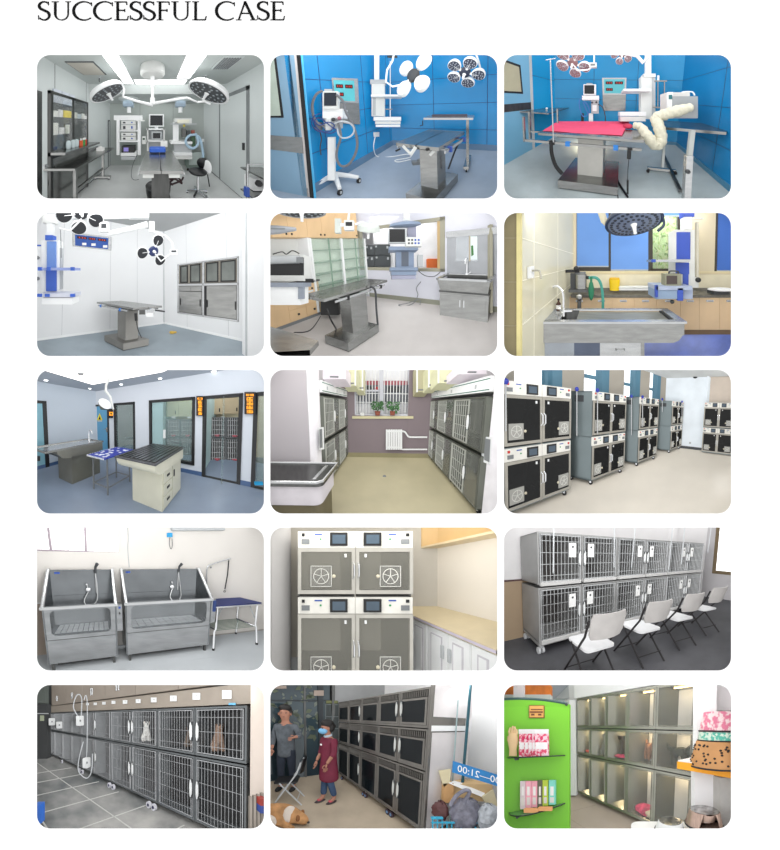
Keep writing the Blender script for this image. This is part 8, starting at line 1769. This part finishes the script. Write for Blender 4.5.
def gear15():
    ys = [1.39, 1.98, 2.54, 3.07, 3.57, 4.08]; ST = mat('shop_steel_olive', '9a9a90', .25, .7, .08); IN = mat('kennel_back_panel', 'c2c0ba', .45, 0, .06); GL = glass('kennel_glass', 'e8f0ee', .04, .06)
    Wm = glow('warm_strip', 'ffdc98', 5)
    for i in range(5):
        L = ys[i+1]-ys[i]-.006; ym = (ys[i]+ys[i+1])/2
        for k, (z0, z1) in enumerate(((.1, .91), (.925, 1.46), (1.475, 2.06))):
            with frame((2.4, ym, 0), -PI/2):
                cage(['Bottom', 'Middle', 'Top'][k] + ' clear fronted pet kennel, ' + ORD[i] + ' column from the right beside the green board', -L/2, L/2, z0, z1, .5, m=ST, inner=IN, solid=True, glassm=GL, latch=False, fr=.03, rl=.008, name='pet_kennel', cat='kennel')
                if 1:
                    solo('strip_lamp', 'warm strip lamp in the ' + ['bottom', 'middle', 'top'][k] + ' kennel, ' + ORD[i] + ' column from the right', 'lamp', G().b(-L*.3, L*.3, .2, .24, z1-.03, z1-.018), Wm); light((0, .2, z1-.04), .4, .08, .05, (0, 0, -1), (1, .8, .5), 'kennel_lamp')
    def inframe(i, d=.25, z=.97): return (2.4+d, (ys[i]+ys[i+1])/2, z)
    for i, (lab, cat, kind, a, b_, s, rz) in enumerate((('dark greenish dog crouching in the nearest middle kennel', 'dog', 'stand', '3a3a2e', '2a281e', .42, .4), ('curly brown poodle standing in the second middle kennel', 'dog', 'stand', '8a6044', '6c4430', .44, -.5), ('small dark headed dog in the third middle kennel', 'dog', 'stand', '4a3c32', '241e1a', .46, -1.0), ('grey dog looking out of the fourth middle kennel', 'dog', 'sit', '7c7a74', '5c5a56', .46, -.6))):
        with frame(inframe(i, .25 if i < 2 else .16)): animal('dog', lab, cat, (0, 0, 0), s, kind, a, b_, rz)
    PK = mat('pink_blanket', 'd8486c', .8, 0, .35, 18, bump=.6)
    def blob(c, r, seed):
        random.seed(seed); g = G().ell(c, r, 16, 10); g.v = [tuple(V(v) + V(random.uniform(-1, 1), random.uniform(-1, 1), random.uniform(-1, 1))*min(r)*.2) for v in g.v]; return g
    solo('pink_bedding', 'crumpled pink spotted bedding in the bottom kennel, second column from the right', 'bedding', blob((2.6, 2.3, .19), (.12, .2, .08), 2), PK); solo('white_cushion', 'cream cushion beside the pink bedding in the bottom kennel', 'cushion', blob((2.55, 2.12, .18), (.1, .1, .07), 7), mat('cream_cushion', 'e0d4b4', .8))
    solo('pink_bedding', 'small pink cloth in the third middle kennel from the right', 'bedding', blob((2.55, 2.85, 1.0), (.1, .14, .03), 3), PK); solo('red_cloth', 'red cloth in the farthest middle kennel', 'cloth', blob((2.55, 3.8, 1.0), (.1, .12, .03), 4), mat('red_cloth', 'b83c3c', .8))
    solo('brown_dog_bed', 'tan cushion at the right end of the nearest middle kennel', 'cushion', blob((2.55, 1.52, 1.03), (.12, .12, .07), 8), mat('tan_bed', 'b07c48', .8))
    # green board
    Z = 2.3; GR = mat('lime_green_board', '76c22c', .35, 0, .03, 1)
    with thing('display_board', 'tall lime green display board with two curved glass shelves', 'display board', C.dz(120, 489, Z)):
        P('board', PB(-5, 74, 229, 510, Z, .06), GR)
        q = smooth(pts((-5, 62), (60, 59), (130, 62), (185, 69), (222, 76), Z=Z-.02), 4); g = G()
        n = len(q); vs = [V(p.x, p.y, p.z) for p in q] + [C.dz(229, 84, Z), C.dz(-5, 84, Z)]
        f = C.Wi.to_3x3() @ V(0, 1, 0); m = len(vs); P('curved_top', G().add(vs + [p + f*.08 for p in vs], [tuple(range(m))[::-1], tuple(range(m, 2*m))] + [(i, (i+1) % m, m+(i+1) % m, m+i) for i in range(m)]), GR)
        P('top_rim', G().tube([p + V(0, 0, .01) for p in q], .014, 6), mat('dark_teal_rim', '2c4c4c', .4)); P('rim_screw', G().ell(C.dz(219, 75, Z-.03), .015), DGREY)
    SG = mat('green_shelf_glass', '5c8c54', .15); ED = mat('black_green_edge', '16281c', .3)
    def shelf(lab, u0, v0, u1, v1, dip):
        a, b_ = C.dz(u0, v0, Z-.02), C.dz(u1, v1, Z-.02); fw = -(C.Wi.to_3x3() @ V(0, 1, 0)); sd = (b_-a)
        top = [a + sd*t + fw*(.26*math.sin(PI*t)**.8) for t in [i/16 for i in range(17)]]
        with thing('glass_shelf', lab, 'shelf', a):
            C.fr.append(Matrix()); m = len(top); vs = top + [p - V(0, 0, .012) for p in top]
            P('glass', G().add(vs, [tuple(range(m)), tuple(range(m, 2*m))[::-1]] + [(i, m+i, m+(i+1) % m, (i+1) % m) for i in range(m)]), SG); P('edge', G().tube([p - V(0, 0, .006) for p in top], .007, 6), ED)
            P('bracket', G().cy(top[5]-V(0, 0, .02), top[5]-V(0, 0, .02)-fw*.05, .012), DGREY)
            C.fr.pop()
    shelf('upper curved glass shelf holding the wooden hand and pink packets', 22, 252, 214, 244, 5); shelf('lower curved glass shelf holding six slim boxes', 28, 436, 214, 404, 8)
    with thing('sign_plaque', 'small wooden plaque with dark lettering on the green board', 'plaque', C.dz(118, 118, Z-.01)):
        P('frame', PB(93, 78, 144, 120, Z-.02, .02), mat('plaque_edge', '7c4a28', .5)); P('face', PB(95, 80, 142, 118, Z-.025, .01), mat('plaque_wood', 'd8a058', .5, 0, .1, 8))
        g = G(); 
        for u in range(100, 138, 4): pb(g, u, 90, u+3, 94, Z-.028, .002)
        pb(g, 101, 106, 112, 112, Z-.028, .002); pb(g, 124, 106, 135, 112, Z-.028, .002); pb(g, 97, 98, 140, 103, Z-.028, .002)
        P('lettering', g, mat('plaque_ink', '6c3a20', .5))
    WH = mat('pale_beech', 'dcbc90', .5, 0, .05, 5)
    o = C.dz(40, 248, Z-.12); k = Z/745
    with thing('wooden_hand', 'pale wooden mannequin hand standing upright on the upper glass shelf', 'mannequin hand', o):
        def h(u, v): return C.dz(u, v, Z-.12)
        P('palm', G().tube([h(40, 248), h(40, 225), h(40, 205), h(40, 188), h(40, 172)], [.036, .034, .045, .048, .036], 12), WH)
        for a in (((31, 180), (28, 165), (32, 152)), ((37, 176), (38, 160), (40, 147)), ((44, 176), (47, 160), (46, 149)), ((49, 184), (53, 168), (52, 158)), ((30, 205), (25, 195), (24, 182))): P('finger', G().tube([h(*p) for p in a], [.014, .012, .008], 8), WH)
    PKG = mat('pink_pattern_pack', 'e0446c', .4, 0, .2, 30, col2='f6d0dc', lohi=(.45, .55)); WHP = mat('white_pack_top', 'f0eef0', .4)
    for i, (u0, u1) in enumerate(((60, 88), (78, 101), (92, 113), (104, 124), (114, 158))):
        with thing('treat_packet', ['pink and white packet at the left of the upper glass shelf', 'second pink and white packet from the wooden hand', 'third pink and white packet from the wooden hand', 'fourth pink and white packet from the wooden hand', 'widest pink and white packet at the right of the upper glass shelf'][i], 'packet', C.dz((u0+u1)/2, 250, Z-.14)):
            z = Z-.12-.015*i; P('pouch', PB(u0, 172, u1, 250-(2 if i == 4 else 0), z, .03), PKG); P('header', PB(u0-1, 158, u1, 173, z-.003, .02), WHP)
            P('label_band', PB(u0+2, 202, u1-2, 225, z-.004, .01), WHP); P('heart_mark', G().ell(C.dz((u0+u1)/2, 188, z-.005), (.016, .006, .02), 8, 6), mat('hot_pink', 'd83068', .4))
    cols = [('64', '82', 'd8c8cc', 'pale pink and grey slim box at the left end of the lower shelf'), ('82', '102', 'f0a8b8', 'bright pink slim box, second on the lower shelf'), ('102', '122', 'eca0b0', 'pink slim box, third on the lower shelf'), ('122', '139', '5c5c48', 'dark olive slim box, fourth on the lower shelf'), ('139', '158', 'b4c83c', 'lime yellow slim box, fifth on the lower shelf'), ('160', '182', '7cd0c0', 'mint green slim box at the right end of the lower shelf')]
    for i, (a, b_, c, lab) in enumerate(cols):
        a, b_ = int(a), int(b_)
        with thing('slim_box', lab, 'box', C.dz((a+b_)/2, 425-i*2, Z-.12)):
            z = Z-.12; P('carton', PB(a, 332-(3 if i > 2 else 0), b_-1, 426-i*3, z, .04), mat('carton_' + c, c, .4)); P('window', PB(a+5, 350, b_-6, 380, z-.003, .01), mat('carton_window', 'e8e4e2', .3)); P('lower_print', PB(a+4, 386, b_-5, 414-i*2, z-.003, .01), mat('carton_print', 'd8d0cc', .4))
    solo('price_strip', 'orange wooden price strip lying on the lower glass shelf, left piece', 'strip', PB(76, 424, 124, 438, Z-.25, .03), mat('price_orange', 'e0a068', .5)); solo('price_strip', 'orange wooden price strip lying on the lower glass shelf, right piece', 'strip', PB(125, 419, 170, 432, Z-.25, .03), mat('price_orange', 'e0a068', .5))
    # right foreground
    WT = mat('white_stand', 'f2f2f4', .5, 0, .01)
    S('trim_8', PB(656, -20, 722, 510, 2.25, .12), WT); S('trim_9', PB(735, 320, 790, 520, 1.95, .3), mat('grey_stand_side', 'b9b7b4', .5)); S('trim_10', PB(722, -20, 790, 95, 2.5, .1), WT); S('trim_11', PB(712, 330, 737, 430, 2.3, .02), mat('green_reflection_panel', '8ab0a0', .3))
    with thing('orange_shelf', 'thick white shelf with an orange yellow front edge at the right', 'shelf', C.dz(690, 290, 1.9)):
        q = pts((592, 262, 2.0), (640, 252, 2.25), (790, 262, 2.25), (790, 288, 1.85)); P('shelf_top', G().add(q + [p - V(0, 0, .02) for p in q], [(0, 3, 2, 1), (4, 5, 6, 7), (0, 1, 5, 4), (1, 2, 6, 5), (2, 3, 7, 6), (3, 0, 4, 7)]), WT)
        q = pts((591, 266, 1.99), (790, 292, 1.84), (790, 326, 1.84), (591, 290, 1.99)); f = C.Wi.to_3x3() @ V(0, .02, 0); P('orange_edge', G().add(q + [p + f for p in q], [(3, 2, 1, 0), (4, 5, 6, 7), (0, 1, 5, 4), (1, 2, 6, 5), (2, 3, 7, 6), (3, 0, 4, 7)]), mat('amber_edge', 'f4a818', .4))
        P('support_leg', PB(648, 300, 714, 510, 2.1, .1), WT)
    def bowlshape(lab, c, rt, rb_, h, m, spots=None, name='pet_bowl', cat='bowl', inner=None):
        with thing(name, lab, cat, c):
            P('shell', G().lathe([(rb_, 0), (rb_, .01), (rt, h), (rt*.96, h+.004), (rt*.9, h-.01), (rt*.7, h*.4)] if inner else [(rb_, 0), (rb_, .01), (rt, h), (rt*.96, h+.006)], n=28), m); P('foot_ring', G().ring((0, 0, .008), rb_, .008, n=28), BLACK)
            if spots:
                random.seed(spots); g = G()
                for k in range(60):
                    t = R(210)+random.uniform(-1.5, 1.5); z = random.uniform(.08, .92)*h; r = rb_ + (rt-rb_)*z/h; p = V(r*math.cos(t), r*math.sin(t), z)
                    g.ell(p, (.011, .011, .009), 6, 5)
                P('leopard_spots', g, mat('spot_black', '241a16', .5))
            if inner: P('inner_bowl', G().lathe([(rt*.95, h+.006), (rt*.88, h-.005), (rt*.72, h*.45), (.01, h*.42)][::-1], n=28), inner)
    c = C.dz(718, 284, 1.98); k = 1.98/745
    bowlshape('large leopard spotted pet bowl turned over on the orange edged shelf', c, 66*k, 84*k, 84*k, mat('leopard_tan', 'c8925c', .5), spots=5)
    c2 = c + V(0, 0, 85*k); bowlshape('turquoise patterned bowl stacked upside down above the leopard one', c2, 58*k, 60*k, 30*k, mat('turquoise_pattern', '58b8a4', .4, 0, .1, 30, col2='d8e8d8', lohi=(.45, .55)))
    c3 = c2 + V(0, 0, 31*k); bowlshape('pink bone patterned bowl at the top of the stack', c3, 48*k, 58*k, 62*k, mat('pink_bone_pattern', 'e07c98', .4, 0, .1, 22, col2='f4dcdc', lohi=(.45, .55)))
    c = C.dz(678, 478, 1.82); k = 1.82/745
    bowlshape('pinkish metal pet bowl with shiny steel inside at the lower right', c, 48*k, 60*k, 50*k, mat('pinkish_metal', 'b49a8c', .25, .5, .15, 12, (8, 1, 1)), inner=mat('shiny_bowl', 'b8b8b8', .08, 1, .5, 14))
    c = C.dz(565, 498, 1.85); bowlshape('white rimmed steel pet bowl cut by the bottom edge', c, 40*k, 50*k, 34*k, WHITE, inner=mat('shiny_bowl', 'b8b8b8', .08, 1, .5, 14))
    solo('white_counter_edge', 'white counter top under the steel pet bowls at the bottom', 'counter', G().at(*C.dz(640, 500, 1.85), rz=R(-40)).rb(-.5, .4, -.15, .2, -.04, -.005, .08), WHITE)
    solo('standing_sign', 'clear plastic sign holder on top of the green board', 'sign holder', PB(42, 8, 78, 58, Z+.05, .02), glass('acrylic_holder', 'd8dce4', .45, .2))
gear15()
# ================================================================== the white page and the boxes behind it
def page():
    g = G(); bm = bmesh.new()
    W_, H_ = 780, 850
    m = mat('white_card', 'ffffff', 0.9, 0, 0.0, spec=0.0)
    def w(x, y): return ((x - 390) / 100, (425 - y) / 100)
    xs = [(37, 264), (270.3, 497.3), (504, 731)]; ys = [(55, 198.5), (213, 356), (370, 513.5), (527.5, 670.5), (685, 828.5)]
    cu = bpy.data.curves.new('page', 'CURVE'); cu.dimensions = '2D'; cu.fill_mode = 'BOTH'; cu.extrude = 0.012
    def spl(P_):
        s = cu.splines.new('POLY'); s.points.add(len(P_) - 1); s.use_cyclic_u = True
        for q, (a, b_) in zip(s.points, P_): q.co = (a, b_, 0, 1)
    spl([w(-60, -60), w(W_+60, -60), w(W_+60, H_+60), w(-60, H_+60)])
    for (y0, y1) in ys:
        for (x0, x1) in xs:
            r = 13; q = []
            for (cx, cy_, st) in ((x1-r, y1-r, 0), (x0+r, y1-r, 1), (x0+r, y0+r, 2), (x1-r, y0+r, 3)):
                for k in range(9): t = (st + k/8)*PI/2; q.append(w(cx + r*math.cos(t), cy_ + r*math.sin(t)))
            spl(q)
    o = bpy.data.objects.new('tmp', cu); COL.objects.link(o)
    me = bpy.data.meshes.new_from_object(o.evaluated_get(bpy.context.evaluated_depsgraph_get())); bpy.data.objects.remove(o)
    me.materials.clear(); me.materials.append(m)
    p = bpy.data.objects.new('wall_front', me); COL.objects.link(p); p.rotation_euler = (PI/2, 0, 0); p.location = (0, -0.012, 0); tag(p, kind='structure')
    def raw(name, boxes, mm):
        g = G()
        for q in boxes: g.b(*q)
        me = bpy.data.meshes.new(name); me.from_pydata(g.v, [], g.f); me.materials.append(mm)
        o = bpy.data.objects.new(name, me); COL.objects.link(o); tag(o, kind='structure'); return o
    lining = mat('white_lining', 'e6e6e6', .8)
    for i, x in enumerate((-3.9 + .31, -3.9 + 2.672, -3.9 + 5.006, -3.9 + 7.35)):
        raw('trim_%d' % (20+i), [(x-.002, x+.002, .001, DEPTH+.01, -4.1, 3.75)], lining)
    for i, y in enumerate((48, 205.7, 363.3, 520.5, 678, 836)):
        z = (425 - y) / 100; raw('trim_%d' % (30+i), [(-3.59, 3.45, .001, DEPTH+.01, z-.004, z+.004)], lining)
    raw('wall_rear', [(-3.6, 3.46, DEPTH+.01, DEPTH+.03, -4.12, 3.78)], lining)
    # title in raised serif capitals
    ink = mat('black_ink', '1c1c1c', .8, spec=0)
    def arc(cx, cy_, rx, ry, a0, a1, n=18):
        return [(cx + rx*math.cos(R(a0 + (a1-a0)*i/n)), cy_ + ry*math.sin(R(a0 + (a1-a0)*i/n))) for i in range(n+1)]
    def stroke(g, P_, wd):
        n = len(P_); L_ = []; Rr = []
        for i, (x, y) in enumerate(P_):
            a = P_[max(0, i-1)]; b_ = P_[min(n-1, i+1)]; dx, dy = b_[0]-a[0], b_[1]-a[1]; l = math.hypot(dx, dy) or 1
            t = i/(n-1); ww = wd(t) if callable(wd) else wd
            L_.append((x - dy/l*ww/2, y + dx/l*ww/2)); Rr.append((x + dy/l*ww/2, y - dx/l*ww/2))
        vs = [(x, -0.03, y) for x, y in L_ + Rr] + [(x, -0.02, y) for x, y in L_ + Rr]; fs = []
        for i in range(n-1):
            fs.append((i, i+1, n+i+1, n+i)); fs.append((2*n+i, 3*n+i, 3*n+i+1, 2*n+i+1)); fs.append((i, 2*n+i, 2*n+i+1, i+1)); fs.append((n+i, n+i+1, 3*n+i+1, 3*n+i))
        g.add(vs, fs)
    TK, TN = .115, .07
    def letter(ch):
        g = G(); st = lambda P_, w_: stroke(g, P_, w_)
        ser = lambda x, y, l=.26: st([(x-l/2, y), (x+l/2, y)], .045)
        if ch == 'S':
            st(arc(.27, .76, .2, .21, 35, 150) + arc(.27, .76, .2, .22, 150, 230, 6) + [(.27, .52)] + arc(.27, .25, .21, .235, 60, 0, 6) + arc(.27, .25, .21, .24, 0, -150), lambda t: .075 + .055*math.sin(PI*t)**2)
            st([(.44, .98), (.45, .78)], .045); st([(.05, .03), (.04, .26)], .045); return g, .54
        if ch == 'C':
            st(arc(.48, .49, .42, .485, 48, 312, 30), lambda t: .065 + .065*math.sin(PI*t)**2); st([(.78, .95), (.79, .74)], .045); return g, .84
        if ch == 'U':
            st([(.18, .97), (.18, .35)] + arc(.43, .33, .25, .32, 180, 270, 8), lambda t: TK if t < .3 else TK*(1.1-t*.75)); st(arc(.43, .33, .27, .32, 270, 360, 8) + [(.70, .97)], TN)
            ser(.18, .975, .3); ser(.70, .975, .24); return g, .86
        if ch in 'EFL':
            st([(.16, 0), (.16, .98)], TK); ser(.16, .015, .28); ser(.16, .975, .28)
            if ch != 'L': st([(.16, .96), (.52, .96)], TN); st([(.52, .98), (.535, .80)], .05); st([(.16, .52), (.44, .52)], TN); st([(.445, .60), (.445, .43)], .05)
            if ch != 'F': st([(.16, .02), (.56, .02)], TN); st([(.55, .0), (.59, .22)], .05)
            return g, {'E': .63, 'F': .58, 'L': .64}[ch]
        if ch == 'A':
            st([(.38, 1.0), (.12, .02)], TN); st([(.36, 1.0), (.72, .02)], TK); st([(.2, .36), (.58, .36)], TN); ser(.12, .015, .24); ser(.72, .015, .28); return g, .84
        return g, .3
    x = 37.5; H = 18.9; base = 20.2
    word = 'SUCCESSFUL CASE'
    tot = sum(letter(c)[1] for c in word); sc = (285.5 - 37.5) / tot / 100
    X = (x - 390) / 100
    e = bpy.data.objects.new('title_lettering', None); COL.objects.link(e); e.location = (X, -.02, (425-base)/100)
    tag(e, 'black serif capitals reading SUCCESSFUL CASE across the top left of the page', 'lettering')
    for ch in word:
        g, wd = letter(ch)
        if g.v:
            me = bpy.data.meshes.new('letter'); me.from_pydata([(v[0]*sc + (X - e.location.x), v[1]+.02, v[2]*H/100) for v in g.v], [], g.f); me.materials.append(ink)
            o = bpy.data.objects.new('letter', me); COL.objects.link(o); o.parent = e; tag(o, 'capital letter ' + ch)
        X += wd*sc
page()
